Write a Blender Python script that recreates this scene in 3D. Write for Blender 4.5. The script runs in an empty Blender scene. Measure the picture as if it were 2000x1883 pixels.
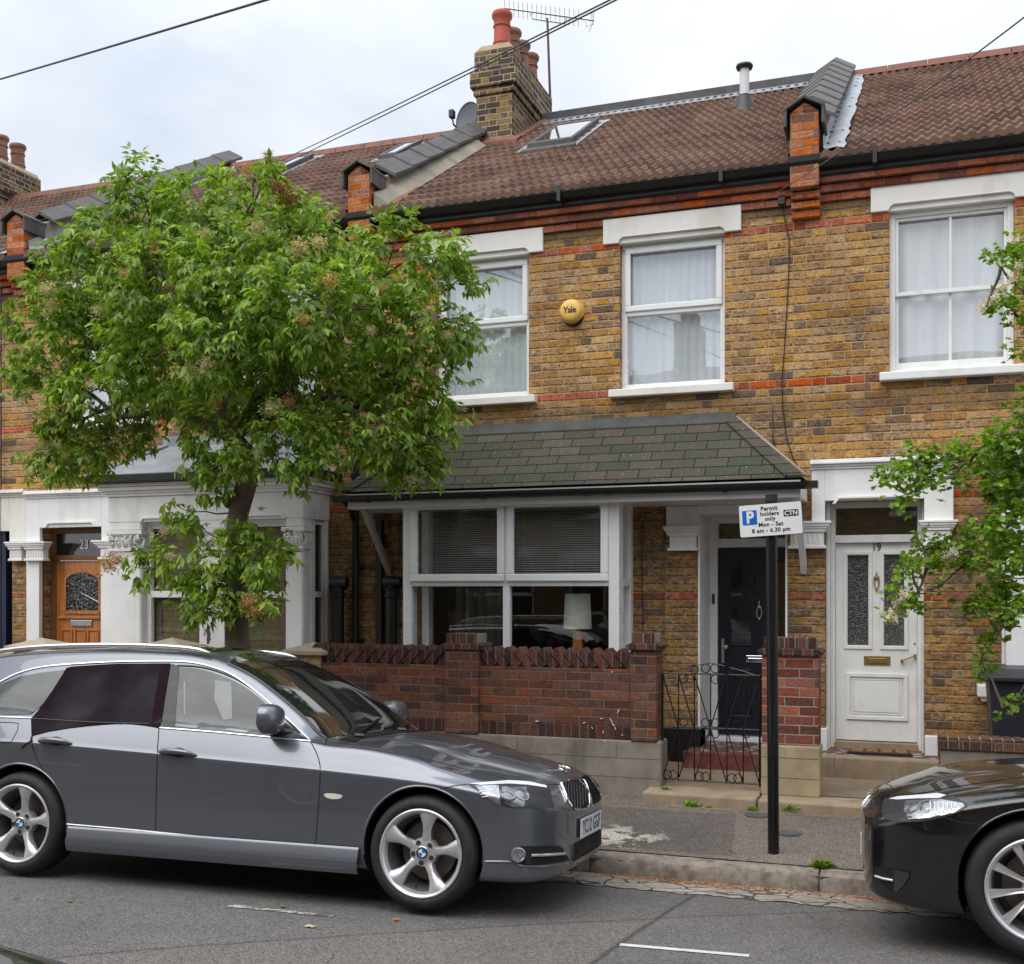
import bpy, bmesh, math, random
import numpy as np
from mathutils import Vector, Matrix, Quaternion
from mathutils.bvhtree import BVHTree
from mathutils.geometry import delaunay_2d_cdt
random.seed(7); RNG = np.random.default_rng(7)
SC = bpy.context.scene
COL = SC.collection
R = math.radians
# ------------------------------------------------------------------ camera frame
CAMZ = 1.90
FPX = 2200.0
YH = 1152.0
TH = math.atan(2200/6150.0)
FWD = Vector((-math.sin(TH), math.cos(TH), 0)); RGT = Vector((math.cos(TH), math.sin(TH), 0))
CAM = Vector((0, 0, CAMZ))
def ray(px, py):
    return FWD + RGT*((px-1000)/FPX) + Vector((0, 0, (YH-py)/FPX))
def P(px, py, Y):                      # point of the plane at depth Y seen at a photo position
    d = ray(px, py); return CAM + d*(Y/d.y)
def X(px, Y): return P(px, YH, Y).x
def Z(px, py, Y): return P(px, py, Y).z
# ------------------------------------------------------------------ object helpers
def tag(o, label=None, cat=None, group=None, kind=None):
    if label: o['label'] = label
    if cat: o['category'] = cat
    if group: o['group'] = group
    if kind: o['kind'] = kind
    return o
def empty(name, loc=(0, 0, 0), rz=0.0, parent=None):
    o = bpy.data.objects.new(name, None); COL.objects.link(o)
    o.location = loc; o.rotation_euler = (0, 0, rz); o.empty_display_size = .2
    if parent: o.parent = parent
    return o
def children(o): return [c for c in COL.objects if c.parent == o]
def copy_tree(o, parent=None):
    kids = [c for c in COL.objects if c.parent == o]
    c = o.copy(); COL.objects.link(c); c.parent = parent
    for k in kids: copy_tree(k, c)
    return c
def setmats(me, mats):
    for m in (mats if isinstance(mats, (list, tuple)) else [mats]): me.materials.append(m)
class MB:
    """mesh builder"""
    def __init__(s): s.v = []; s.f = []; s.m = []
    def quad(s, a, b, c, d, mi=0):
        i = len(s.v); s.v += [tuple(a), tuple(b), tuple(c), tuple(d)]; s.f.append((i, i+1, i+2, i+3)); s.m.append(mi)
    def poly(s, pts, mi=0):
        i = len(s.v); s.v += [tuple(p) for p in pts]; s.f.append(tuple(range(i, i+len(pts)))); s.m.append(mi)
    def box(s, x0, x1, y0, y1, z0, z1, mi=0):
        if x0 > x1: x0, x1 = x1, x0
        if y0 > y1: y0, y1 = y1, y0
        if z0 > z1: z0, z1 = z1, z0
        i = len(s.v)
        s.v += [(x0,y0,z0),(x1,y0,z0),(x1,y1,z0),(x0,y1,z0),(x0,y0,z1),(x1,y0,z1),(x1,y1,z1),(x0,y1,z1)]
        for f in ((0,3,2,1),(4,5,6,7),(0,1,5,4),(1,2,6,5),(2,3,7,6),(3,0,4,7)):
            s.f.append(tuple(i+k for k in f)); s.m.append(mi)
        return s
    def prism(s, pts, off, mi=0):
        """closed polygon pts (3d) extruded by vector off"""
        n = len(pts); i = len(s.v); off = Vector(off)
        s.v += [tuple(Vector(p)) for p in pts] + [tuple(Vector(p)+off) for p in pts]
        s.f.append(tuple(range(i, i+n))[::-1]); s.m.append(mi)
        s.f.append(tuple(range(i+n, i+2*n))); s.m.append(mi)
        for k in range(n):
            j = (k+1) % n
            s.f.append((i+k, i+j, i+n+j, i+n+k)); s.m.append(mi)
        return s
    def tube(s, pts, r, seg=8, mi=0, cap=True, flat=None):
        pts = [Vector(p) for p in pts]; n = len(pts)
        rr = r if isinstance(r, (list, tuple)) else [r]*n
        up = Vector((0, 0, 1)); prev = None; base = len(s.v)
        for k, p in enumerate(pts):
            t = (pts[min(k+1, n-1)] - pts[max(k-1, 0)])
            if t.length < 1e-9: t = Vector((0, 0, 1))
            t.normalize()
            if prev is None:
                a = up if abs(t.z) < .9 else Vector((1, 0, 0))
                nrm = t.cross(a).normalized()
            else:
                nrm = (prev - t*prev.dot(t))
                nrm = nrm.normalized() if nrm.length > 1e-6 else t.orthogonal().normalized()
            prev = nrm; b = t.cross(nrm)
            for q in range(seg):
                an = 2*math.pi*q/seg
                s.v.append(tuple(p + (nrm*math.cos(an) + b*math.sin(an))*rr[k]))
        for k in range(n-1):
            for q in range(seg):
                a = base+k*seg+q; b2 = base+k*seg+(q+1) % seg
                s.f.append((a, b2, b2+seg, a+seg)); s.m.append(mi)
        if cap:
            s.f.append(tuple(range(base, base+seg))[::-1]); s.m.append(mi)
            s.f.append(tuple(range(base+(n-1)*seg, base+n*seg))); s.m.append(mi)
        return s
    def lathe(s, prof, c=(0, 0, 0), seg=24, axis='z', mi=0, a0=0, a1=2*math.pi, mis=None):
        """prof: list of (r,h)"""
        c = Vector(c); base = len(s.v); n = len(prof); full = abs(a1-a0-2*math.pi) < 1e-6
        cols = seg if full else seg+1
        for q in range(cols):
            an = a0+(a1-a0)*q/seg; ca, sa = math.cos(an), math.sin(an)
            for (r, h) in prof:
                if axis == 'z': p = Vector((r*ca, r*sa, h))
                elif axis == 'y': p = Vector((r*ca, h, r*sa))
                else: p = Vector((h, r*ca, r*sa))
                s.v.append(tuple(c+p))
        for q in range(seg):
            q2 = (q+1) % cols
            for k in range(n-1):
                s.f.append((base+q*n+k, base+q2*n+k, base+q2*n+k+1, base+q*n+k+1)); s.m.append(mis[k] if mis else mi)
        return s
    def blob(s, c, rx, ry, rz, nu=16, nv=10, mi=0):
        c = Vector(c)
        prof = []
        base = len(s.v)
        for j in range(nv+1):
            t = math.pi*j/nv
            for i in range(nu):
                p = 2*math.pi*i/nu
                s.v.append((c.x+rx*math.sin(t)*math.cos(p), c.y+ry*math.sin(t)*math.sin(p), c.z+rz*math.cos(t)))
        for j in range(nv):
            for i in range(nu):
                i2 = (i+1) % nu
                s.f.append((base+j*nu+i, base+(j+1)*nu+i, base+(j+1)*nu+i2, base+j*nu+i2)); s.m.append(mi)
    def xform(s, M):
        s.v = [tuple(M @ Vector(p)) for p in s.v]; return s
    def add(s, o, M=None):
        i = len(s.v); s.v += [tuple(M @ Vector(p)) for p in o.v] if M else o.v
        s.f += [tuple(i+k for k in f) for f in o.f]; s.m += o.m; return s
    def build(s, name, mats, parent=None, smooth=False, bevel=0, bseg=2, angle=35, fixn=True):
        me = bpy.data.meshes.new(name)
        me.from_pydata(s.v, [], s.f)
        setmats(me, mats)
        me.polygons.foreach_set('material_index', s.m)
        if fixn or smooth:
            bm = bmesh.new(); bm.from_mesh(me)
            if smooth: bmesh.ops.remove_doubles(bm, verts=bm.verts, dist=1e-5)
            if fixn: bmesh.ops.recalc_face_normals(bm, faces=bm.faces)
            bm.to_mesh(me); bm.free()
        if smooth:
            me.polygons.foreach_set('use_smooth', [True]*len(me.polygons))
            if angle < 180: me.set_sharp_from_angle(angle=R(angle))
        o = bpy.data.objects.new(name, me); COL.objects.link(o)
        if parent:
            o.parent = parent
            # geometry is written in world coordinates: undo the parent's place
            if getattr(s, 'local', False) is False:
                o.matrix_parent_inverse = WM(parent).inverted()
        if bevel:
            b = o.modifiers.new('bevel', 'BEVEL'); b.width = bevel; b.segments = bseg; b.limit_method = 'ANGLE'
            b.angle_limit = R(40); b.harden_normals = False
        return o
def WM(o):
    M = o.matrix_basis.copy()
    if o.parent: M = WM(o.parent) @ o.matrix_parent_inverse @ M
    return M
def local(mb): mb.local = True; return mb
def wall_holes(mb, x0, x1, z0, z1, y, holes, rev, mi=0, mir=None):
    mir = mi if mir is None else mir
    xs = sorted(set([x0, x1]+[h[0] for h in holes]+[h[1] for h in holes])); zs = sorted(set([z0, z1]+[h[2] for h in holes]+[h[3] for h in holes]))
    xs = [a for a in xs if x0 <= a <= x1]; zs = [a for a in zs if z0 <= a <= z1]
    for i in range(len(xs)-1):
        for j in range(len(zs)-1):
            cx, cz = (xs[i]+xs[i+1])/2, (zs[j]+zs[j+1])/2
            if any(h[0] < cx < h[1] and h[2] < cz < h[3] for h in holes): continue
            mb.quad((xs[i], y, zs[j]), (xs[i+1], y, zs[j]), (xs[i+1], y, zs[j+1]), (xs[i], y, zs[j+1]), mi)
    for h in holes:
        a, b, c, d = h[:4]; r = h[4] if len(h) > 4 else rev
        mb.quad((a, y, c), (a, y, d), (a, y+r, d), (a, y+r, c), mir)
        mb.quad((b, y, c), (b, y+r, c), (b, y+r, d), (b, y, d), mir)
        mb.quad((a, y, d), (b, y, d), (b, y+r, d), (a, y+r, d), mir)
        mb.quad((a, y, c), (a, y+r, c), (b, y+r, c), (b, y, c), mir)
def text_mesh(txt, size, ext=.001, align='CENTER', sx=1.0, space=1.0, bold=0.0):
    cu = bpy.data.curves.new('lettering', 'FONT'); cu.body = txt; cu.size = size; cu.extrude = ext
    cu.align_x = align; cu.align_y = 'CENTER'; cu.space_character = space; cu.offset = bold
    cu.resolution_u = 4
    o = bpy.data.objects.new('lettering', cu); COL.objects.link(o)
    dg = bpy.context.evaluated_depsgraph_get()
    me = bpy.data.meshes.new_from_object(o.evaluated_get(dg))
    bpy.data.objects.remove(o); bpy.data.curves.remove(cu)
    if sx != 1.0:
        for v in me.vertices: v.co.x *= sx
    return me
def text_obj(name, txt, size, mat, M, parent, **k):
    me = text_mesh(txt, size, **k); me.name = name; me.materials.clear(); me.materials.append(mat)
    me.transform(M)
    o = bpy.data.objects.new(name, me); COL.objects.link(o); o.parent = parent
    o.matrix_parent_inverse = WM(parent).inverted()
    return o
# ------------------------------------------------------------------ material helpers
def build_each(name, mats, parent, boxes, **k):
    for b in boxes:
        q = MB(); q.box(*b); o = q.build(name, mats, parent, **k)
    return o
class NT:
    def __init__(s, name):
        s.mat = bpy.data.materials.new(name); s.mat.use_nodes = True
        s.t = s.mat.node_tree; s.n = s.t.nodes; s.l = s.t.links
        s.n.clear(); s.out = s.n.new('ShaderNodeOutputMaterial')
        s.geo = None
    def new(s, t, **k):
        n = s.n.new(t)
        for a, b in k.items():
            if a == 'op': n.operation = b
            else: setattr(n, a, b)
        return n
    def put(s, sock, v):
        if isinstance(v, bpy.types.NodeSocket): s.l.new(v, sock)
        elif v is not None:
            if isinstance(v, (tuple, list)) and len(v) == 3 and sock.type == 'RGBA': v = (*v, 1)
            sock.default_value = v
    def m(s, op, a, b=None, c=None, clamp=False):
        n = s.new('ShaderNodeMath', op=op); n.use_clamp = clamp
        s.put(n.inputs[0], a); s.put(n.inputs[1], b); s.put(n.inputs[2], c); return n.outputs[0]
    def pos(s):
        if s.geo is None: s.geo = s.new('ShaderNodeNewGeometry')
        return s.geo.outputs['Position']
    def rnd(s):
        s.pos(); return s.geo.outputs['Random Per Island']
    def obj(s): return s.new('ShaderNodeTexCoord').outputs['Object']
    def sep(s, v): n = s.new('ShaderNodeSeparateXYZ'); s.put(n.inputs[0], v); return n.outputs
    def comb(s, x, y, z):
        n = s.new('ShaderNodeCombineXYZ'); s.put(n.inputs[0], x); s.put(n.inputs[1], y); s.put(n.inputs[2], z); return n.outputs[0]
    def noise(s, v=None, scale=5., detail=4., rough=.55, dist=0., col=False):
        n = s.new('ShaderNodeTexNoise'); s.put(n.inputs['Vector'], v if v is not None else s.pos())
        n.inputs['Scale'].default_value = scale; n.inputs['Detail'].default_value = detail
        n.inputs['Roughness'].default_value = rough; n.inputs['Distortion'].default_value = dist
        return n.outputs['Color' if col else 'Fac']
    def white(s, v): n = s.new('ShaderNodeTexWhiteNoise'); n.noise_dimensions = '3D'; s.put(n.inputs[0], v); return n.outputs
    def vor(s, v=None, scale=5., feature='F1', out='Distance'):
        n = s.new('ShaderNodeTexVoronoi'); n.feature = feature; s.put(n.inputs['Vector'], v if v is not None else s.pos()); n.inputs['Scale'].default_value = scale
        return n.outputs[out]
    def scale(s, v, sc):
        n = s.new('ShaderNodeVectorMath', op='MULTIPLY'); s.put(n.inputs[0], v); n.inputs[1].default_value = sc; return n.outputs[0]
    def ramp(s, f, stops, interp='LINEAR'):
        n = s.new('ShaderNodeValToRGB'); s.put(n.inputs[0], f); e = n.color_ramp; e.interpolation = interp
        while len(e.elements) < len(stops): e.elements.new(.5)
        for el, (p, c) in zip(e.elements, stops):
            el.position = p; el.color = (*c, 1) if len(c) == 3 else c
        return n.outputs[0]
    def fr(s, f, a, b, lo=0., hi=1.):
        n = s.new('ShaderNodeMapRange'); s.put(n.inputs[0], f)
        for i, v in enumerate((a, b, lo, hi)): n.inputs[i+1].default_value = v
        n.clamp = True; return n.outputs[0]
    def mix(s, f, a, b, mode='MIX'):
        n = s.new('ShaderNodeMix'); n.data_type = 'RGBA'; n.blend_type = mode
        s.put(n.inputs[0], f); s.put(n.inputs[6], a); s.put(n.inputs[7], b); return n.outputs[2]
    def bump(s, h, strength=.5, dist=.01, nrm=None):
        n = s.new('ShaderNodeBump'); s.put(n.inputs['Height'], h); n.inputs['Strength'].default_value = strength
        n.inputs['Distance'].default_value = dist
        if nrm is not None: s.put(n.inputs['Normal'], nrm)
        return n.outputs[0]
    def bsdf(s, col, rough=.6, metal=0., spec=.5, coat=0., coatr=.03, nrm=None, trans=0., sheen=0., alpha=None, sub=0.):
        b = s.new('ShaderNodeBsdfPrincipled')
        s.put(b.inputs['Base Color'], col); s.put(b.inputs['Roughness'], rough); s.put(b.inputs['Metallic'], metal)
        s.put(b.inputs['Specular IOR Level'], spec); s.put(b.inputs['Coat Weight'], coat); s.put(b.inputs['Coat Roughness'], coatr)
        s.put(b.inputs['Transmission Weight'], trans)
        if nrm is not None: s.put(b.inputs['Normal'], nrm)
        if alpha is not None: s.put(b.inputs['Alpha'], alpha)
        s.l.new(b.outputs[0], s.out.inputs[0]); return b
def plain(name, col, rough=.5, metal=0., spec=.5, coat=0., var=.12, vscale=6., bump=0., bscale=60., coatr=.03, dirt=None):
    t = NT(name)
    n = t.noise(scale=vscale, detail=5)
    f = t.fr(n, .3, .7, 1-var, 1+var)
    c = t.mix(1., col, t.comb(f, f, f), 'MULTIPLY')
    if dirt:
        dcol, amt, dsc = dirt
        d = t.noise(t.scale(t.pos(), (1, 1, .35)), scale=dsc, detail=7, rough=.65)
        c = t.mix(t.fr(d, .52, .75, 0, amt), c, dcol)
    nr = None
    if bump: nr = t.bump(t.noise(scale=bscale, detail=5), bump, .004)
    rg = t.fr(t.noise(scale=vscale*2.3, detail=4), .3, .7, max(rough-.08, 0), min(rough+.08, 1))
    t.bsdf(c, rg, metal, spec, coat, coatr, nr)
    return t.mat
def brick(name, stops, mortar, bands=(), bandstops=None, bw=.225, bh=.075, mort=.010, bond='flemish', soot_shade=True, off=0., worn=1., stockish=False):
    t = NT(name)
    p = t.pos()
    w = t.noise(p, scale=9, detail=3, col=True); ws = t.sep(w)
    x, y, z = t.sep(p)[:3]
    u = t.m('ADD', t.m('ADD', x, y), off)
    u = t.m('ADD', u, t.m('MULTIPLY', t.m('SUBTRACT', ws[0], .5), .016*worn)); v = t.m('ADD', z, t.m('MULTIPLY', t.m('SUBTRACT', ws[1], .5), .014*worn))
    vr = t.m('DIVIDE', v, bh); row = t.m('FLOOR', vr); fv = t.m('FRACT', vr)
    par = t.m('ABSOLUTE', t.m('MODULO', row, 2.))
    if bond == 'flemish':
        uu = t.m('ADD', t.m('DIVIDE', u, bw*1.5), t.m('MULTIPLY', par, .5))
        cell = t.m('FLOOR', uu); fu = t.m('FRACT', uu); ish = t.m('GREATER_THAN', fu, .6667)
        lf = t.m('ADD', t.m('MULTIPLY', ish, t.m('MULTIPLY', t.m('SUBTRACT', fu, .6667), 3.)), t.m('MULTIPLY', t.m('SUBTRACT', 1., ish), t.m('MULTIPLY', fu, 1.5)))
        wid = t.m('SUBTRACT', bw, t.m('MULTIPLY', ish, bw/2)); cid = t.m('ADD', t.m('MULTIPLY', cell, 2.), ish)
    elif bond == 'soldier':
        uu = t.m('DIVIDE', u, bh); cid = t.m('FLOOR', uu); lf = t.m('FRACT', uu); wid = bh; row = 0.; fv = .5
    else:
        uu = t.m('ADD', t.m('DIVIDE', u, bw), t.m('MULTIPLY', par, .5)); cid = t.m('FLOOR', uu); lf = t.m('FRACT', uu); wid = bw
    du = t.m('MULTIPLY', t.m('MINIMUM', lf, t.m('SUBTRACT', 1., lf)), wid)
    dv = t.m('MULTIPLY', t.m('MINIMUM', fv, t.m('SUBTRACT', 1., fv)), bh) if bond != 'soldier' else 1.
    edge = t.m('MINIMUM', du, dv)
    edge = t.m('ADD', edge, t.m('MULTIPLY', t.m('SUBTRACT', t.noise(p, scale=70, detail=3), .5), .006*worn))
    mask = t.fr(edge, mort/2-.0015, mort/2+.002)
    wn = t.white(t.comb(cid, row, 3.7))
    col = t.ramp(wn[0], stops, 'CONSTANT')
    if bands:
        bsel = 0.
        for b in bands: bsel = t.m('ADD', bsel, t.m('COMPARE', row, float(b), .1))
        col = t.mix(bsel, col, t.ramp(wn[0], bandstops, 'CONSTANT'))
    hs = t.new('ShaderNodeHueSaturation'); t.put(hs.inputs['Color'], col)
    t.put(hs.inputs['Value'], t.fr(t.sep(wn[1])[1], 0, 1, .86, 1.14)); t.put(hs.inputs['Saturation'], t.fr(t.sep(wn[1])[2], 0, 1, .85, 1.1)); col = hs.outputs[0]
    n1 = t.noise(p, scale=42, detail=7, rough=.75); n2 = t.noise(t.scale(p, (1, 1, 2.4)), scale=13, detail=6, rough=.75)
    f = t.fr(n1, .32, .68, .5, 1.42); col = t.mix(1., col, t.comb(f, f, f), 'MULTIPLY')
    col = t.mix(t.fr(n2, .53, .64, 0, .80*worn), col, t.mix(.35, (.03, .022, .018), col))
    if stockish:
        # burnt and weathered patches inside single bricks, joint shadow painted on lower arrises, pits
        b1 = t.noise(t.scale(p, (1, 1, 1.9)), scale=19, detail=5, rough=.7, dist=.4); pr_ = t.fr(t.sep(wn[1])[0], 0, 1, -.10, .045)
        bl_ = t.fr(t.m('ADD', b1, pr_), .535, .60, 0, .88)
        col = t.mix(bl_, col, t.mix(t.fr(t.noise(p, scale=31),   .4, .6), (.075,.05,.038), (.22,.15,.10)))
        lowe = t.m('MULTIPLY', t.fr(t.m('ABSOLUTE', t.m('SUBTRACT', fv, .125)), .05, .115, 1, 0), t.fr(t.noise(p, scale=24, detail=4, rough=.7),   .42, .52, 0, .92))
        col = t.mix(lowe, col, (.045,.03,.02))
        pit = t.vor(p, scale=52); col = t.mix(t.m('MULTIPLY', t.fr(pit, .10, .17, 1, 0), t.fr(t.noise(p, scale=11), .5, .6, 0, .8)), col, (.05,.03,.02))
    mo = t.mix(t.fr(t.noise(p, scale=4, detail=4), .4, .65), mortar, tuple(c*.55 for c in mortar))
    col = t.mix(mask, mo, col)
    if soot_shade:
        big = t.noise(t.scale(p, (1, 1, .6)), scale=1.3, detail=6, rough=.6)
        col = t.mix(t.fr(big, .5, .75, 0, .38), col, (.06, .045, .032))
        # weather stains that belong to the wall: under the eaves, under the sills
        zz = t.m('ADD', z, t.m('MULTIPLY', t.m('SUBTRACT', n2, .5), .15))
        st = t.m('ADD', t.fr(zz, 5.27, 5.33, 0, .62), t.m('MULTIPLY', t.fr(zz, 3.45, 3.5), t.fr(zz, 3.62, 3.7, .35, 0)))
        st = t.m('MAXIMUM', st, t.m('MULTIPLY', t.fr(zz, 2.55, 2.75, 1, 0), t.fr(n2, .42, .6, .12, .62)))  # ground floor: brown stains plus canopy shade painted into the brick
        col = t.mix(st, col, (.065, .05, .035))
    h = t.m('ADD', t.m('MULTIPLY', mask, .75), t.m('ADD', t.m('MULTIPLY', n1, .45), t.m('MULTIPLY', n2, -.35)))
    t.bsdf(col, .9, spec=.25, nrm=t.bump(h, .8, .008))
    return t.mat
M = {}
def C(r, g, b):                          # sRGB 0-255 to linear
    f = lambda c: ((c/255)/12.92 if c/255 <= .04045 else ((c/255+.055)/1.055)**2.4)
    return (f(r), f(g), f(b))
stock = [(0, (.47,.262,.088)), (.2, (.52,.295,.10)), (.38, (.42,.225,.075)), (.55, (.50,.295,.118)), (.7, (.38,.195,.070)), (.82, (.43,.27,.14)), (.91, (.33,.20,.115)), (.96, (.17,.11,.07))]
redst = [(0, (.50,.10,.04)), (.3, (.58,.13,.05)), (.6, (.44,.085,.035)), (.85, (.36,.08,.04))]
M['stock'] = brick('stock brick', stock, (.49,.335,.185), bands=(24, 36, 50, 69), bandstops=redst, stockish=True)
M['stock_old'] = brick('sooty stock brick', [(0, (.15,.10,.05)), (.25, (.08,.06,.045)), (.5, (.22,.15,.07)), (.65, (.06,.05,.04)), (.8, (.27,.18,.08)), (.9, (.15,.10,.06))], (.50,.43,.33), soot_shade=False, bw=.2)
M['redcourse'] = brick('red eaves brick', [(0, (.29,.075,.035)), (.3, (.36,.095,.042)), (.6, (.23,.06,.03)), (.85, (.16,.045,.03))], (.20,.13,.085), bond='stretcher', soot_shade=False, mort=.008)
M['orange'] = brick('orange pier brick', [(0, (.47,.14,.045)), (.3, (.54,.17,.055)), (.6, (.40,.11,.04)), (.85, (.26,.085,.045))], (.30,.25,.18), bond='stretcher', soot_shade=False, bw=.2)
M['wallred'] = brick('dark red garden brick', [(0, (.150,.060,.040)), (.25, (.185,.070,.043)), (.45, (.115,.052,.038)), (.6, (.165,.078,.052)), (.75, (.215,.080,.047)), (.9, (.090,.048,.038))], (.19,.155,.12), bond='stretcher', soot_shade=False, worn=.75)
M['postred'] = brick('red post brick', [(0, (.25,.060,.040)), (.25, (.30,.075,.045)), (.45, (.17,.055,.045)), (.6, (.36,.10,.05)), (.8, (.14,.06,.05))], (.34,.28,.21), bond='stretcher', soot_shade=False, worn=.7)
M['soldier'] = brick('dark brick on end', [(0, (.075,.03,.026)), (.3, (.10,.04,.032)), (.6, (.055,.028,.026)), (.85, (.13,.045,.032))], (.17,.14,.11), bond='soldier', soot_shade=False, worn=.6)
M['yellowpier'] = brick('pale yellow brick', [(0, (.52,.34,.16)), (.4, (.58,.40,.2)), (.7, (.46,.29,.13))], (.42,.34,.24), bond='stretcher', soot_shade=False, worn=.4)
M['white'] = plain('white painted stucco', (.80,.80,.80), .55, var=.05, vscale=3, bump=.3, bscale=25, dirt=((.40,.38,.34), .6, 2.6))
M['stone_white'] = plain('off white lintel paint', (.78,.76,.72), .6, var=.05, vscale=5, bump=.35, bscale=30, dirt=((.45,.40,.33), .5, 3.))
M['upvc'] = plain('white window plastic', (.83,.84,.85), .28, var=.02, vscale=2)
M['woodwhite'] = plain('white gloss woodwork', (.80,.81,.80), .35, var=.04, vscale=8, bump=.12, bscale=14, dirt=((.40,.36,.30), .3, 7.))
M['black'] = plain('black gutter paint', (.012,.012,.013), .38, var=.25, vscale=9, bump=.2, bscale=20)
M['blackmetal'] = plain('black gloss metal', (.008,.008,.009), .25, var=.2, vscale=9)
M['fascia'] = plain('grey white soffit board', (.66,.66,.66), .4, var=.05, vscale=2)
M['render'] = plain('weathered render', (.27,.235,.185), .9, var=.2, vscale=4, bump=.6, bscale=70, dirt=((.10,.085,.07), .7, 3.))
M['plinth'] = plain('buff render plinth', (.36,.29,.185), .9, var=.16, vscale=5, bump=.7, bscale=90, dirt=((.17,.13,.09), .6, 4.))
M['wallplinth'] = plain('grey render plinth', (.24,.215,.18), .9, var=.2, vscale=5, bump=.7, bscale=90, dirt=((.07,.06,.05), .75, 3.2))
M['coping'] = plain('dark coping slab', (.060,.056,.054), .62, var=.3, vscale=6, bump=.3, bscale=30, dirt=((.16,.13,.10), .5, 4.))
M['lead'] = plain('lead sheet', (.30,.325,.355), .42, metal=.25, var=.22, vscale=5, bump=.5, bscale=12)
M['darklead'] = plain('dark felt', (.075,.075,.08), .7, var=.25, vscale=5, bump=.4, bscale=20)
M['capstone'] = plain('pier cap stone', (.40,.33,.24), .85, var=.12, vscale=6, bump=.5, bscale=60)
M['terracotta'] = plain('red chimney pot clay', (.42,.085,.045), .6, var=.15, vscale=5, bump=.2, bscale=30)
M['oldpot'] = plain('sooty chimney pot clay', (.26,.125,.085), .75, var=.28, vscale=6, bump=.3, bscale=30, dirt=((.06,.045,.04), .6, 5.))
M['ridge'] = plain('red ridge tile', (.20,.080,.052), .75, var=.2, vscale=6, bump=.4, bscale=40)
M['chrome'] = plain('chrome', (.85,.86,.88), .08, metal=1., var=.02)
M['steel'] = plain('dull steel', (.45,.46,.47), .35, metal=.9, var=.1)
M['brass'] = plain('aged brass', (.32,.22,.08), .45, metal=.8, var=.2, vscale=30)
M['dark'] = plain('dark interior', (.02,.02,.021), .8, var=.1)
M['blackwood'] = plain('black painted door', (.010,.012,.022), .32, var=.15, vscale=20)
M['navy'] = plain('navy painted frame', (.01,.02,.06), .35, var=.15)
def mk_tile():
    t = NT('brown concrete roof tile'); p = t.pos(); x, y, z = t.sep(p)[:3]
    cell = t.white(t.comb(t.m('FLOOR', t.m('DIVIDE', x, .3)), t.m('FLOOR', t.m('DIVIDE', y, .27)), 1.))
    col = t.ramp(cell[0], [(0, (.118,.064,.043)), (.35, (.145,.078,.052)), (.7, (.092,.050,.036)), (.9, (.165,.097,.068))], 'CONSTANT')
    n = t.noise(p, scale=22, detail=6, rough=.7); f = t.fr(n, .3, .7, .72, 1.35)
    col = t.mix(1., col, t.comb(f, f, f), 'MULTIPLY')
    col = t.mix(t.fr(t.noise(p, scale=2.2, detail=6), .5, .72, 0, .35), col, (.07,.045,.035))
    col = t.mix(t.fr(t.noise(p, scale=120, detail=2),   .74, .80, 0, .4), col, (.33,.30,.27))
    t.bsdf(col, .78, spec=.25, nrm=t.bump(n, .3, .004)); return t.mat
M['tile'] = mk_tile()
def mk_shingle():
    t = NT('green felt shingle'); p = t.pos(); x, y, z = t.sep(p)[:3]
    r = t.m('DIVIDE', z, .0905); row = t.m('FLOOR', r); fv = t.m('FRACT', r)
    u = t.m('ADD', t.m('DIVIDE', t.m('ADD', x, t.m('MULTIPLY', y, 0.)), .30), t.m('MULTIPLY', row, .37)); cell = t.m('FLOOR', u); fu = t.m('FRACT', u)
    wn = t.white(t.comb(cell, row, 0.))
    col = t.ramp(wn[0], [(0, (.085,.078,.060)), (.2, (.070,.070,.052)), (.4, (.092,.078,.064)), (.6, (.062,.068,.052)), (.8, (.078,.070,.058)), (.92, (.10,.09,.07))], 'CONSTANT')
    n = t.noise(p, scale=90, detail=5, rough=.8); f = t.fr(n, .3, .7, .6, 1.4); col = t.mix(1., col, t.comb(f, f, f), 'MULTIPLY')
    moss = t.noise(t.scale(p, (1, 1, .5)), scale=3.2, detail=6, rough=.65)
    col = t.mix(t.fr(moss, .48, .70, 0, .5), col, (.040,.062,.038))
    col = t.mix(t.fr(t.noise(p, scale=60, detail=1), .74, .77), col, (.5,.5,.45))
    gap = t.m('MAXIMUM', t.m('LESS_THAN', fu, .03), t.m('LESS_THAN', fv, .09))
    col = t.mix(gap, col, (.012,.012,.012))
    h = t.m('ADD', t.m('SUBTRACT', 1., t.m('MULTIPLY', fv, .8)), t.m('MULTIPLY', gap, -1.))
    t.bsdf(col, .92, spec=.2, nrm=t.bump(t.m('ADD', h, t.m('MULTIPLY', n, .3)), .5, .01)); return t.mat
M['shingle'] = mk_shingle()
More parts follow.
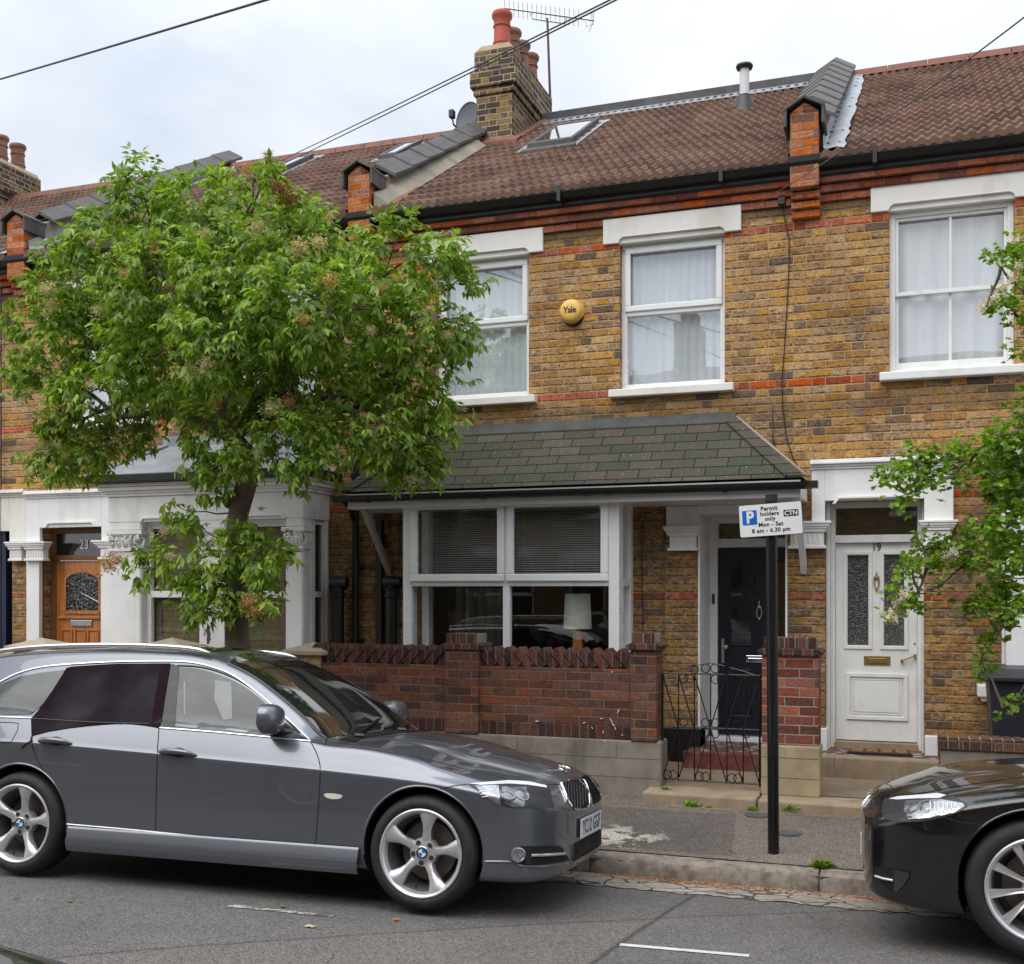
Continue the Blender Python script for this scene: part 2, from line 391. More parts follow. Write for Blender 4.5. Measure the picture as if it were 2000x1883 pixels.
def mk_ground(name, base, var, patches=None, stones=.5, cracks=True, stains=()):
    t = NT(name); p = t.pos()
    n1 = t.noise(p, scale=.9, detail=6, rough=.6); n2 = t.noise(p, scale=7, detail=6, rough=.65); n3 = t.noise(p, scale=130, detail=3, rough=.8)
    f = t.m('ADD', t.fr(n1, .3, .7, -var, var), t.fr(n2, .3, .7, -var*.6, var*.6)); f = t.m('ADD', f, 1.)
    col = t.mix(1., base, t.comb(f, f, f), 'MULTIPLY')
    x, y, z = t.sep(p)[:3]
    if patches:
        for fn in patches: col = fn(t, col, x, y)
    st = t.vor(p, scale=150, out='Color'); sv = t.sep(st)[0]
    g = t.fr(sv, 0, 1, 1-stones, 1+stones); col = t.mix(1., col, t.comb(g, g, g), 'MULTIPLY')
    col = t.mix(t.fr(t.noise(p, scale=75, detail=2), .66, .72, 0, .7), col, tuple(min(c*2.6, .6) for c in base))
    if cracks:
        v = t.vor(t.mix(.12, p, t.noise(p, scale=3, detail=3, col=True)), scale=.75, feature='DISTANCE_TO_EDGE')
        col = t.mix(t.m('MULTIPLY', t.fr(v, 0, .006, 1, 0), t.fr(n2, .5, .6)), col, tuple(c*.35 for c in base))
    h = t.m('ADD', t.m('MULTIPLY', n3, .6), t.m('MULTIPLY', sv, .5))
    t.bsdf(col, .88, spec=.35, nrm=t.bump(h, .55, .004)); return t.mat
def seam(a, b, dark, w=.02, line=None):
    # a different laying of asphalt on one side of a line a*x+b*y = c
    pass
def p_road(t, col, x, y):
    wob = t.m('MULTIPLY', t.m('SUBTRACT', t.noise(scale=3, detail=5), .5), .12)
    # old trench reinstatement between two seams across the street
    s1 = t.m('ADD', t.m('ADD', x, t.m('MULTIPLY', y, -1.15)), wob)       # left seam, oblique
    d1 = t.fr(s1, -8.44, -8.42)
    s2 = t.m('ADD', t.m('ADD', x, t.m('MULTIPLY', y, -.05)), t.m('MULTIPLY', wob, .35))
    d2 = t.fr(s2, -1.67, -1.64)
    mid = t.m('MULTIPLY', d1, t.m('SUBTRACT', 1., d2))
    col = t.mix(mid, col, t.mix(1., col, (1.10, 1.03, 1.01), 'MULTIPLY'))
    l1 = t.fr(t.m('ABSOLUTE', t.m('ADD', s1, 8.43)), 0, .035, .6, 0); l2 = t.fr(t.m('ABSOLUTE', t.m('ADD', s2, 1.655)), 0, .025, .75, 0)
    col = t.mix(t.m('MAXIMUM', l1, l2), col, (.022,.022,.022))
    # oil drips under the parked cars
    return col
M['asphalt'] = mk_ground('worn asphalt', (.132,.125,.118), .13, [p_road], .6)
def p_pave(t, col, x, y):
    wob = t.m('MULTIPLY', t.m('SUBTRACT', t.noise(scale=4, detail=4), .5), .05)
    s = t.m('ADD', t.m('ADD', x, t.m('MULTIPLY', y, .12)), wob)
    a = t.fr(s, -1.55, -1.53); b = t.fr(s, -.25, -.23, 1, 0)
    yy = t.m('ADD', y, wob); c = t.fr(yy, 7.55, 7.57); d = t.fr(yy, 8.72, 8.74, 1, 0)
    m = t.m('MULTIPLY', t.m('MULTIPLY', a, b), t.m('MULTIPLY', c, d))
    col = t.mix(m, col, t.mix(1., col, (.70, .70, .73), 'MULTIPLY'))
    # cement spill and paint drips near the kerb
    blot = t.noise(scale=5.5, detail=5, rough=.65)
    reg = t.m('MULTIPLY', t.fr(t.m('ABSOLUTE', t.m('ADD', x, 2.02)), .1, .5, 1, 0), t.fr(t.m('ABSOLUTE', t.m('SUBTRACT', y, 7.85)), .05, .45, 1, 0))
    col = t.mix(t.m('MULTIPLY', t.fr(t.m('ADD', blot, t.m('MULTIPLY', reg, .22)), .62, .66), t.m('MULTIPLY', reg, 1.2), clamp=True), col, (.42,.39,.34))
    return col
M['pave'] = mk_ground('pavement asphalt', (.155,.132,.112), .2, [p_pave], .65)
M['gardenground'] = mk_ground('garden concrete', (.25,.19,.13), .2, None, .3, False)
M['earth'] = mk_ground('far ground', (.10,.095,.085), .15, None, .2, False)
M['granite'] = plain('granite kerb', (.235,.20,.165), .88, var=.35, vscale=16, bump=1.0, bscale=26, dirt=((.075,.062,.05), .75, 9.))
M['sett'] = plain('grey stone setts', (.36,.33,.29), .8, var=.22, vscale=9, bump=.6, bscale=40, dirt=((.16,.13,.10), .6, 7.))
M['grit'] = plain('dirt joint', (.09,.075,.06), .95, var=.3, vscale=20, bump=.8, bscale=80)
M['stonestep'] = plain('worn york stone', (.31,.235,.16), .85, var=.2, vscale=5, bump=.5, bscale=40, dirt=((.12,.10,.07), .65, 4.))
M['redstep'] = plain('red painted step', (.15,.036,.032), .7, var=.25, vscale=12, dirt=((.25,.2,.16), .7, 12.))
def mk_paint():
    t = NT('worn road marking paint'); n = t.noise(scale=11, detail=7, rough=.7)
    col = t.mix(t.fr(n, .44, .52), (.46,.44,.40), (.11,.10,.09)); t.bsdf(col, .85); return t.mat
M['marking'] = mk_paint()
M['marking_good'] = plain('road marking paint', (.62,.61,.58), .75, var=.1, vscale=14, dirt=((.2,.19,.17), .7, 22.))
def mk_porch():
    t = NT('porch tiles'); x, y, z = t.sep(t.pos())[:3]
    a = t.m('FLOOR', t.m('DIVIDE', t.m('ADD', x, y), .075)); b = t.m('FLOOR', t.m('DIVIDE', t.m('SUBTRACT', x, y), .075))
    wn = t.white(t.comb(a, b, 0.)); col = t.ramp(wn[0], [(0, (.16,.06,.045)), (.45, (.05,.05,.07)), (.7, (.34,.32,.28)), (.85, (.10,.045,.04))], 'CONSTANT')
    t.bsdf(col, .6); return t.mat
M['porchtile'] = mk_porch()
def mk_curtain(name, c, trans=.25):
    t = NT(name); x, y, z = t.sep(t.pos())[:3]
    d = t.new('ShaderNodeBsdfDiffuse'); tr = t.new('ShaderNodeBsdfTranslucent'); mx = t.new('ShaderNodeMixShader'); mx.inputs[0].default_value = trans
    n = t.noise(t.scale(t.pos(), (7, 7, .4)), scale=2, detail=4); f = t.fr(n, .3, .7, .95, 1.04); col = t.mix(1., c, t.comb(f, f, f), 'MULTIPLY')
    t.put(d.inputs[0], col); t.put(tr.inputs[0], col); t.l.new(d.outputs[0], mx.inputs[1]); t.l.new(tr.outputs[0], mx.inputs[2]); t.l.new(mx.outputs[0], t.out.inputs[0]); return t.mat
M['net'] = mk_curtain('net curtain', (.95,.96,.97), .12); M['net19'] = mk_curtain('white cotton curtain', (.97,.96,.94), .08)
M['bamboo'] = plain('bamboo blind slats', (.16,.125,.06), .6, var=.3, vscale=20)
M['tape'] = plain('purple blind tape', (.18,.08,.14), .7)
M['slat'] = plain('grey metal slat', (.40,.40,.40), .4, var=.05)
M['shade'] = mk_curtain('lamp shade fabric', (.88,.90,.80), .35)
def mk_glass(name, tint=(.93,.95,.95), ior=1.5, boost=2.0, rough=0.0, wob=.0, bumpscale=9., bdist=.002):
    t = NT(name); t.pos(); vm = t.new('ShaderNodeVectorMath', op='DOT_PRODUCT'); t.put(vm.inputs[0], t.geo.outputs['Incoming']); t.put(vm.inputs[1], t.geo.outputs['Normal'])
    c_ = t.m('SUBTRACT', 1., t.m('ABSOLUTE', vm.outputs['Value']), clamp=True); f = t.m('ADD', .043*boost, t.m('MULTIPLY', t.m('POWER', c_, 5.), 1.-.043*boost), clamp=True)
    g = t.new('ShaderNodeBsdfGlossy'); g.inputs['Roughness'].default_value = rough
    tr = t.new('ShaderNodeBsdfTransparent'); t.put(tr.inputs[0], tint); mx = t.new('ShaderNodeMixShader')
    if wob:
        b = t.bump(t.noise(scale=bumpscale, detail=1), wob, bdist); t.l.new(b, g.inputs['Normal'])
    t.l.new(f, mx.inputs[0]); t.l.new(tr.outputs[0], mx.inputs[1]); t.l.new(g.outputs[0], mx.inputs[2]); t.l.new(mx.outputs[0], t.out.inputs[0]); return t.mat
M['glass'] = mk_glass('window glass', tint=(.88,.92,.95), boost=7, wob=.16, bumpscale=1.4, bdist=.012)
M['glass_ground'] = mk_glass('ground floor window glass', boost=1.7, wob=.05, bumpscale=2., bdist=.01)
M['glass_obscure'] = mk_glass('pebbled glass', tint=(.12,.12,.12), boost=3.2, rough=.12, wob=1., bumpscale=75., bdist=.02)
M['glass_lead'] = mk_glass('leaded glass', tint=(.16,.17,.17), boost=3.2, rough=.1, wob=.8, bumpscale=30., bdist=.02)
M['glass_door'] = mk_glass('door glass', tint=(.18,.18,.18), boost=3., rough=.03, wob=.4, bumpscale=25., bdist=.02)
def mk_wood():
    t = NT('varnished orange wood'); p = t.pos()
    n = t.noise(t.scale(p, (22, 22, 1.6)), scale=1.3, detail=6, rough=.7, dist=.6)
    col = t.ramp(n, [(.3, (.27,.085,.018)), (.5, (.43,.15,.033)), (.7, (.55,.22,.055))]); t.bsdf(col, .3, coat=.4, coatr=.15); return t.mat
M['wood'] = mk_wood()
M['woodframe'] = plain('brown stained timber', (.17,.075,.03), .5, var=.2, vscale=14)
M['barewood'] = plain('grey weathered timber', (.36,.31,.28), .7, var=.12, vscale=14, bump=.3)
def mk_mat():
    t = NT('coir mat'); x, y, z = t.sep(t.pos())[:3]
    n = t.noise(t.scale(t.pos(), (60, 8, 8)), scale=2, detail=3); col = t.ramp(n, [(.35, (.10,.045,.015)), (.65, (.38,.2,.07))]); t.bsdf(col, .95, nrm=t.bump(n, .8, .01)); return t.mat
M['coir'] = mk_mat(); M['rubber'] = plain('black rubber', (.02,.02,.02), .7)
M['bin'] = plain('dark blue grey bin plastic', (.022,.026,.036), .42, var=.08, vscale=5, bump=.15, bscale=120)
M['yellow'] = plain('yellow alarm cover', (.80,.50,.12), .35, var=.03)
M['signwhite'] = plain('white sign sheet', (.74,.75,.76), .35, var=.02); M['signblue'] = plain('blue sign film', (.004,.12,.52), .35, var=.02); M['signblack'] = plain('black sign film', (.012,.012,.014), .4, var=.02)
M['dish'] = plain('grey satellite dish', (.17,.18,.2), .5, var=.05)
# --- vehicle
def mk_carpaint(name, c, metal, rough, flake=.0, coat=1., dirt=.1):
    t = NT(name); p = t.obj()
    n = t.noise(p, scale=5, detail=6); dn = t.fr(n, .45, .8, 0, dirt)
    col = t.mix(dn, c, (.16,.15,.14))
    fl = t.white(t.scale(p, (900, 900, 900)))[0] if flake else None
    if flake: f = t.fr(t.noise(p, scale=700, detail=1), .3, .7, 1-flake, 1+flake); col = t.mix(1., col, t.comb(f, f, f), 'MULTIPLY')
    t.bsdf(col, rough, metal, .5, coat, .025, nrm=t.bump(t.noise(p, scale=2.2, detail=1), .05, .02)); return t.mat
M['greypaint'] = mk_carpaint('metallic grey car paint', (.138,.150,.178), .60, .29, .12)
M['blackpaint'] = mk_carpaint('black car paint', (.004,.004,.005), .0, .25, .1, dirt=.012)
M['carglass'] = plain('dark tinted car glass', (.012,.014,.014), .03, spec=.9, coat=1., var=.02, coatr=.0)
def mk_sideglass():
    t = NT('light car side glass'); n = t.noise(t.scale(t.obj(), (1, 1, 2.5)), scale=2.5, detail=3)
    col = t.mix(t.fr(n, .40, .60), (.045,.055,.053), (.085,.098,.092)); t.bsdf(col, .05, spec=.5); return t.mat
M['sideglass'] = mk_sideglass()
M['sunshade'] = None
def mk_mesh():
    t = NT('dark mesh sunshade'); p = t.obj()
    w = t.new('ShaderNodeTexWave'); w.wave_type = 'RINGS'; t.put(w.inputs['Vector'], t.scale(p, (1.0, .2, 2.2))); w.inputs['Scale'].default_value = 26; w.inputs['Distortion'].default_value = 9; w.inputs['Detail'].default_value = 2; w.inputs['Detail Scale'].default_value = .7
    big = t.noise(p, scale=2.6, detail=2)
    col = t.mix(t.m('MULTIPLY', t.fr(w.outputs[0], .2, .9), t.fr(big, .42, .62, .0, .5)), (.012,.009,.012), (.10,.09,.10)); t.bsdf(col, .8, spec=.08, nrm=t.bump(big, .5, .03)); return t.mat
M['sunshade'] = mk_mesh()
M['trimblack'] = plain('satin black trim', (.012,.012,.013), .35, var=.1)
M['gap'] = plain('panel gap', (.004,.004,.004), .8, var=0)
M['tyre'] = plain('tyre rubber', (.013,.013,.014), .68, var=.25, vscale=14, bump=.2, bscale=80, dirt=((.05,.046,.04), .3, 6.))
M['alloy'] = plain('silver alloy', (.60,.61,.63), .33, metal=.65, var=.05, vscale=12, dirt=((.25,.23,.2), .25, 16.))
M['alloy_dark'] = plain('dusty wheel barrel', (.16,.155,.15), .5, metal=.5, var=.2)
M['disc'] = plain('brake disc iron', (.16,.13,.11), .5, metal=.6, var=.2, dirt=((.12,.05,.02), .6, 8.))
M['railsilver'] = plain('satin aluminium rail', (.72,.73,.75), .22, metal=.85, var=.03)
M['lampclear'] = mk_glass('lamp cover', tint=(.96,.97,.98), boost=2.2)
M['lampsilver'] = plain('lamp reflector', (.42,.44,.46), .22, metal=.8, var=.3, vscale=40)
M['lampgrey'] = plain('lamp housing', (.045,.048,.052), .35, metal=.3, var=.2, vscale=12)
M['lampwhite'] = plain('white lamp band', (.72,.74,.76), .3, var=.05)
M['lampsmooth'] = plain('lamp lens', (.22,.235,.25), .08, metal=.5, coat=1., var=.15, vscale=18)
M['plate'] = plain('white number plate', (.66,.68,.70), .35, var=.03)
M['roundel_blue'] = plain('blue enamel', (.01,.16,.50), .2, coat=1.); M['roundel_white'] = plain('white enamel', (.75,.77,.8), .2, coat=1.)
M['orange_lens'] = plain('marker lens', (.74,.70,.62), .15, coat=1.)
# --- plants
def mk_leaf(name, stops, trans=.35, rough=.42):
    t = NT(name); r = t.rnd(); col = t.ramp(r, stops)
    n = t.noise(scale=2.2, detail=3); f = t.fr(n, .35, .65, .8, 1.2); col = t.mix(1., col, t.comb(f, f, f), 'MULTIPLY')
    b = t.new('ShaderNodeBsdfPrincipled'); t.put(b.inputs['Base Color'], col); b.inputs['Roughness'].default_value = rough; b.inputs['Specular IOR Level'].default_value = .45
    tl = t.new('ShaderNodeBsdfTranslucent'); t.put(tl.inputs[0], t.mix(1., col, (1.5, 1.6, .45), 'MULTIPLY'))
    mx = t.new('ShaderNodeMixShader'); mx.inputs[0].default_value = trans
    t.l.new(b.outputs[0], mx.inputs[1]); t.l.new(tl.outputs[0], mx.inputs[2]); t.l.new(mx.outputs[0], t.out.inputs[0]); return t.mat
M['ashleaf'] = mk_leaf('ash leaf', [(0, (.085,.155,.02)), (.3, (.14,.24,.028)), (.65, (.22,.34,.042)), (.9, (.31,.43,.065)), (1, (.42,.42,.10))])
M['hawleaf'] = mk_leaf('hawthorn leaf', [(0, (.10,.20,.015)), (.4, (.16,.29,.022)), (.8, (.23,.37,.035)), (1, (.32,.42,.06))])
M['oppleaf'] = mk_leaf('street tree leaf', [(0, (.03,.07,.015)), (1, (.08,.14,.03))])
M['blossom'] = mk_leaf('cream blossom', [(0, (.42,.34,.18)), (.5, (.55,.46,.28)), (1, (.66,.60,.44))], .2, .8)
M['blossom_tan'] = mk_leaf('tan seed head', [(0, (.36,.20,.06)), (.5, (.50,.30,.10)), (1, (.58,.40,.17))], .2, .8)
M['blossom_brown'] = mk_leaf('brown dead flower head', [(0, (.16,.07,.03)), (.5, (.24,.11,.045)), (1, (.34,.17,.07))], .1, .9)
M['mayflower'] = mk_leaf('pale may blossom', [(0, (.62,.52,.44)), (.5, (.72,.64,.56)), (1, (.80,.76,.70))], .2, .8)
M['litter'] = mk_leaf('dry leaf litter', [(0, (.30,.09,.025)), (.5, (.42,.17,.05)), (1, (.55,.30,.13))], .05, .9)
M['bark'] = plain('grey brown bark', (.105,.075,.058), .9, var=.28, vscale=12, bump=1., bscale=26, dirt=((.19,.16,.13), .5, 9.))

def mk_setts():
    t = NT('old stone setts'); p = t.pos(); pp = t.scale(p, (.62, 1.15, 0))
    wv = t.mix(.06, pp, t.noise(p, scale=5, detail=3, col=True))
    e = t.vor(wv, scale=7.5, feature='DISTANCE_TO_EDGE'); c = t.sep(t.vor(wv, scale=7.5, out='Color'))[0]
    m = t.fr(e, .012, .035); n = t.noise(p, scale=40, detail=6, rough=.7)
    col = t.mix(t.fr(c, 0, 1), (.27,.235,.20), (.36,.32,.28)); f = t.fr(n, .3, .7, .65, 1.3); col = t.mix(1., col, t.comb(f, f, f), 'MULTIPLY')
    col = t.mix(t.fr(t.noise(p, scale=3, detail=4), .5, .7, 0, .5), col, (.13,.105,.08)); col = t.mix(m, (.05,.038,.03), col)
    t.bsdf(col, .85, nrm=t.bump(t.m('ADD', t.m('MULTIPLY', m, .8), t.m('MULTIPLY', n, .35)), .9, .012)); return t.mat
M['setts2'] = mk_setts()
M['flashing2'] = plain('weathered dark flashing', (.062,.066,.062), .75, var=.25, vscale=5, bump=.4, bscale=20, dirt=((.05,.06,.045), .5, 5.))
M['roomwall'] = plain('grey living room wall', (.24,.235,.225), .9, var=.1)
M['seatghost'] = plain('pale seat behind glass', (.17,.185,.175), .05, var=.1, spec=.5)
M['greycurtain'] = mk_curtain('grey curtain', (.30,.30,.29), .1)
M['hem'] = plain('dark purple hem', (.018,.008,.014), .85, spec=.05)
M['seamgrey'] = plain('grey seam', (.12,.11,.12), .6)
# ================================================================== SETTING
YK = 7.35          # kerb line, house side
ZG = -.02          # gutter
def road_z(y):
    # cambered street: steep shoulder, flat crown; kerbs at y=YK and y=YK-7.1
    c = YK-3.55; a = abs(y-c)
    if a > 3.17: return ZG+.02*(3.55-min(a, 3.55))
    return ZG+.0076+.245*(1-(a/3.17)**1.5)
def strip(name, ys, zf, x0, x1, nx, mat, kind='structure', wav=0.):
    mb = MB(); n = len(ys)
    for i in range(nx+1):
        x = x0+(x1-x0)*i/nx
        for y in ys: mb.v.append((x, y, zf(y)+(wav*math.sin(x*1.7+y*2.3) if wav else 0)))
    for i in range(nx):
        for k in range(n-1):
            mb.f.append((i*n+k, (i+1)*n+k, (i+1)*n+k+1, i*n+k+1)); mb.m.append(0)
    o = mb.build(name, mat, smooth=True, angle=180)
    return tag(o, kind=kind)
XL, XR = -60, 40
g = MB(); g.quad((-400, -400, -.35), (400, -400, -.35), (400, 400, -.35), (-400, 400, -.35)); tag(g.build('ground', M['earth']), kind='structure')
YO = YK-7.1
strip('road', list(np.linspace(YO-.02, YK-.0, 120)), road_z, XL, XR, 60, M['asphalt'])
PAVF = .115; PAVB = .183
pz = lambda y: PAVF+(PAVB-PAVF)*(y-YK)/1.65
strip('pavement', [YK+.13, 7.9, 8.4, 8.98, 9.30], pz, XL, XR, 40, M['pave'])
strip('far_side_pavement', [YO-.13, YO-1.0, YO-1.9], lambda y: PAVF+(PAVB-PAVF)*(YO-y)/1.65, XL, XR, 8, M['pave'])
strip('garden_ground', [9.26, 9.4, 10.0, 12.0], lambda y: .262+.01*(y-9), XL, XR, 20, M['gardenground'])
# granite kerb stones
rk = random.Random(5)
mb = MB(); x = -14.0; edges = []
while x < 6:
    L = rk.uniform(.85, 1.35)
    if x < X(1599, YK) < x+L+.3: L = X(1599, YK)-x
    edges.append((x, x+L)); x += L
def kerbstone(mb, x0, x1, yf, s=1):
    n = max(int((x1-x0)/.05), 4)
    prof = [(0.0, -.12), (0.0, -.01), (.004, .05), (.014, .088), (.034, .102), (.075, .109), (.135, .113)]
    base = len(mb.v); m = len(prof)
    for i in range(n+1):
        x = x0+.006+(x1-x0-.012)*i/n; e = .012 if i in (0, n) else 0
        for j, (dy, dz) in enumerate(prof):
            j1 = rk.uniform(-.011, .011) if 0 < j < 4 else rk.uniform(-.002, .002)
            mb.v.append((x, yf+s*(dy+j1+e*(1 if j < 5 else 0)), dz-e*.4*(1 if j > 1 else 0)+rk.uniform(-.0015, .0015)))
    for i in range(n):
        for j in range(m-1): mb.f.append((base+i*m+j, base+(i+1)*m+j, base+(i+1)*m+j+1, base+i*m+j+1)); mb.m.append(0)
    mb.f.append(tuple(base+j for j in range(m))); mb.m.append(0)
    mb.f.append(tuple(base+n*m+j for j in range(m))[::-1]); mb.m.append(0)
for a, b in edges: kerbstone(mb, a, b, YK)
mb.box(-14, 6, YK+.02, YK+.125, -.1, .085, 1)
mb.box(XL, -14.0, YK, YK+.135, -.1, .113); mb.box(6.6, XR, YK, YK+.135, -.1, .113)
tag(mb.build('kerb', [M['granite'], M['grit']], smooth=True, angle=38), kind='structure')
mb = MB(); mb.box(XL, XR, YO-.135, YO, -.1, .113); tag(mb.build('far_side_kerb', M['granite'], bevel=.02), kind='structure')
# stone sett channel: one worn strip, its outer edge ragged
mb = MB(); n = 260
for k in range(n+1):
    x = -9.1+12.2*k/n; e = .315+rk.uniform(-.025, .02)
    for y in (YK-e, YK-.2, YK-.1, YK): mb.v.append((x, y, road_z(y)+.005+(.003 if y > YK-.3 else 0)))
for k in range(n):
    for j in range(3): mb.f.append((k*4+j, (k+1)*4+j, (k+1)*4+j+1, k*4+j+1)); mb.m.append(0)
tag(mb.build('gutter_setts', M['setts2'], smooth=True, angle=180), kind='structure')
# bay markings (thermoplastic dashes)
def gpt(px, py):
    lo, hi = 2.5, YK
    for _ in range(50):
        mid = (lo+hi)/2
        if P(px, py, mid).z > road_z(mid): lo = mid
        else: hi = mid
    p = P(px, py, lo); return (p.x, p.y, road_z(p.y))
def marking(name, a, b, w, mat):
    mb = MB(); A = Vector(gpt(*a)); B = Vector(gpt(*b)); d = (B-A); n = 14
    nr = Vector((-d.y, d.x, 0)).normalized()*w/2
    for i in range(n):
        p, q = A+d*i/n, A+d*(i+1)/n
        quad = []
        for pt in (p-nr, q-nr, q+nr, p+nr): quad.append((pt.x, pt.y, road_z(pt.y)+.004))
        mb.quad(*quad)
    tag(mb.build(name, mat), kind='structure')
marking('road_marking', (1211, 1846), (1463, 1868), .052, M['marking_good'])
marking('road_marking', (448, 1770), (652, 1790), .06, M['marking'])
# pavement covers
for (px_, py_) in ((1480, 1597), (1540, 1627)):
    p = P(px_, py_, 0.1); d = ray(px_, py_); t_ = (.155-CAMZ)/d.z; q = CAM+d*t_
    mb = MB(); mb.lathe([(0, 0), (.08, 0), (.08, -.02)], (q.x, q.y, pz(q.y)+.004), 20)
    mb.lathe([(.084, 0), (.10, .001), (.10, -.02)], (q.x, q.y, pz(q.y)+.003), 20)
    tag(mb.build('utility_cover', M['darklead']), ('dark round utility cover in the pavement %s' % ('between gate and parking sign pole' if px_ < 1500 else 'close behind the foot of the parking sign pole')), 'utility cover', 'pavement covers')
# leaf litter along the kerb
def litter(name, n, fx, fy, fz, size, mat, seed):
    rg = random.Random(seed); mb = MB()
    for i in range(n):
        x, y = fx(rg), fy(rg); s = size*rg.uniform(.4, 1.2); an = rg.uniform(0, 6.3); z = fz(y)+.006+rg.uniform(0, .012)
        c, s_ = math.cos(an)*s, math.sin(an)*s; h = rg.uniform(-.4, .4)*s
        mb.quad((x-c, y-s_, z), (x+s_*.5, y-c*.5, z+h*.3+.002), (x+c, y+s_, z+abs(h)*.5), (x-s_*.5, y+c*.5, z+.002))
    return mb.build(name, mat, fixn=False)
o = litter('leaf_litter', 1500, lambda r: r.choice((r.gauss(-1.05, .28), r.gauss(-1.55, .25), r.uniform(-2.3, .1), r.gauss(-.1, .18))), lambda r: YK-.015-abs(r.gauss(0, .05)), road_z, .011, M['litter'], 3)
tag(o, 'orange and brown dry leaf litter lying along the foot of the kerb', 'leaf litter', kind='stuff')
o = litter('leaf_litter', 700, lambda r: r.uniform(-2.6, .6), lambda r: 8.86+abs(r.gauss(0, .02))-.05, lambda y: pz(y), .008, M['litter'], 4)
tag(o, 'pale dry crumbs of leaf along the foot of the garden thresholds', 'leaf litter', kind='stuff')
for (px_, py_, s, c, lb) in ((607, 1812, .03, 'blossom', 'yellow fallen leaf on the asphalt near the broken white dash'), (553, 1773, .022, 'ashleaf', 'green fallen leaf lying on the broken white dash'), (137, 1763, .016, 'ashleaf', 'small green fallen leaf below the estate car rear wheel'), (775, 1799, .02, 'litter', 'orange fallen leaf in front of the estate car front wheel')):
    q = gpt(px_, py_); mb = MB(); n = 8
    pts = [(q[0]+math.cos(a*math.pi/4)*s*(1.3 if a % 2 == 0 else .8), q[1]+math.sin(a*math.pi/4)*s*.7, q[2]+.006+(.006 if a % 3 == 0 else 0)) for a in range(8)]
    mb.prism(pts, (0, 0, .0015)); tag(mb.build('fallen_leaf', M[c]), lb, 'leaf', 'fallen leaves on the road')
# sky + light
w = bpy.data.worlds.new('World'); SC.world = w; w.use_nodes = True
nt = w.node_tree; nt.nodes.clear()
def wn(t): return nt.nodes.new(t)
out = wn('ShaderNodeOutputWorld'); bg = wn('ShaderNodeBackground'); nt.links.new(bg.outputs[0], out.inputs[0])
SUN_EL, SUN_AZ = 52, 205      # azimuth of the sun, degrees clockwise from +Y
sky = wn('ShaderNodeTexSky'); sky.sky_type = 'NISHITA'; sky.sun_disc = False; sky.sun_elevation = R(SUN_EL); sky.sun_rotation = R(SUN_AZ); sky.air_density = 1.; sky.dust_density = 2.
tc = wn('ShaderNodeTexCoord'); sp = wn('ShaderNodeSeparateXYZ'); nt.links.new(tc.outputs['Generated'], sp.inputs[0])
def wmath(op, a, b=None, clamp=False):
    n = wn('ShaderNodeMath'); n.operation = op; n.use_clamp = clamp
    for i, v in enumerate((a, b)):
        if isinstance(v, bpy.types.NodeSocket): nt.links.new(v, n.inputs[i])
        elif v is not None: n.inputs[i].default_value = v
    return n.outputs[0]
# cloud layer: project direction on a plane overhead
zc = wmath('ADD', wmath('MAXIMUM', sp.outputs[2], 0.), .18)
cv = wn('ShaderNodeCombineXYZ'); nt.links.new(wmath('DIVIDE', sp.outputs[0], zc), cv.inputs[0]); nt.links.new(wmath('DIVIDE', sp.outputs[1], zc), cv.inputs[1])
n1 = wn('ShaderNodeTexNoise'); nt.links.new(cv.outputs[0], n1.inputs['Vector']); n1.inputs['Scale'].default_value = 1.1; n1.inputs['Detail'].default_value = 8; n1.inputs['Roughness'].default_value = .55; n1.inputs['Distortion'].default_value = .5
mr = wn('ShaderNodeMapRange'); nt.links.new(n1.outputs[0], mr.inputs[0]); mr.inputs[1].default_value = .34; mr.inputs[2].default_value = .62
cr = wn('ShaderNodeValToRGB'); nt.links.new(mr.outputs[0], cr.inputs[0]); cr.color_ramp.elements[0].color = (6.7, 7.35, 8.4, 1); cr.color_ramp.elements[1].color = (10.0, 10.15, 10.5, 1)
hi = wmath('ADD', .82, wmath('MULTIPLY', wmath('POWER', wmath('MAXIMUM', sp.outputs[2], 0.), 3.), 1.2))
sc_ = wn('ShaderNodeMix'); sc_.data_type = 'RGBA'; sc_.blend_type = 'MULTIPLY'; sc_.inputs[0].default_value = 1.
cb = wn('ShaderNodeCombineXYZ')
for i in range(3): nt.links.new(hi, cb.inputs[i])
nt.links.new(cr.outputs[0], sc_.inputs[6]); nt.links.new(cb.outputs[0], sc_.inputs[7])
mx = wn('ShaderNodeMix'); mx.data_type = 'RGBA'; mx.inputs[0].default_value = .90
nt.links.new(sky.outputs[0], mx.inputs[6]); nt.links.new(sc_.outputs[2], mx.inputs[7]); nt.links.new(mx.outputs[2], bg.inputs[0]); bg.inputs[1].default_value = .1
sl = bpy.data.lights.new('sun', 'SUN'); sl.energy = 1.5; sl.angle = R(60); sl.color = (1, .96, .9)
so = bpy.data.objects.new('sun', sl); COL.objects.link(so)
az = R(SUN_AZ); sd = Vector((math.sin(az)*math.cos(R(SUN_EL)), math.cos(az)*math.cos(R(SUN_EL)), math.sin(R(SUN_EL))))
so.rotation_euler = (-sd).to_track_quat('-Z', 'Y').to_euler(); so.location = sd*30
vs = SC.view_settings; vs.view_transform = 'Standard'; vs.look = 'None'; vs.gamma = 1; vs.exposure = .40; SC.display_settings.display_device = 'sRGB'
cd = bpy.data.cameras.new('camera'); co = bpy.data.objects.new('camera', cd); COL.objects.link(co); SC.camera = co
co.location = CAM; co.rotation_euler = (R(90), 0, TH); cd.sensor_width = 36; cd.sensor_fit = 'HORIZONTAL'; cd.lens = FPX/2000*36
cd.shift_y = (YH-941.5)/2000; cd.clip_end = 1500; cd.clip_start = .05
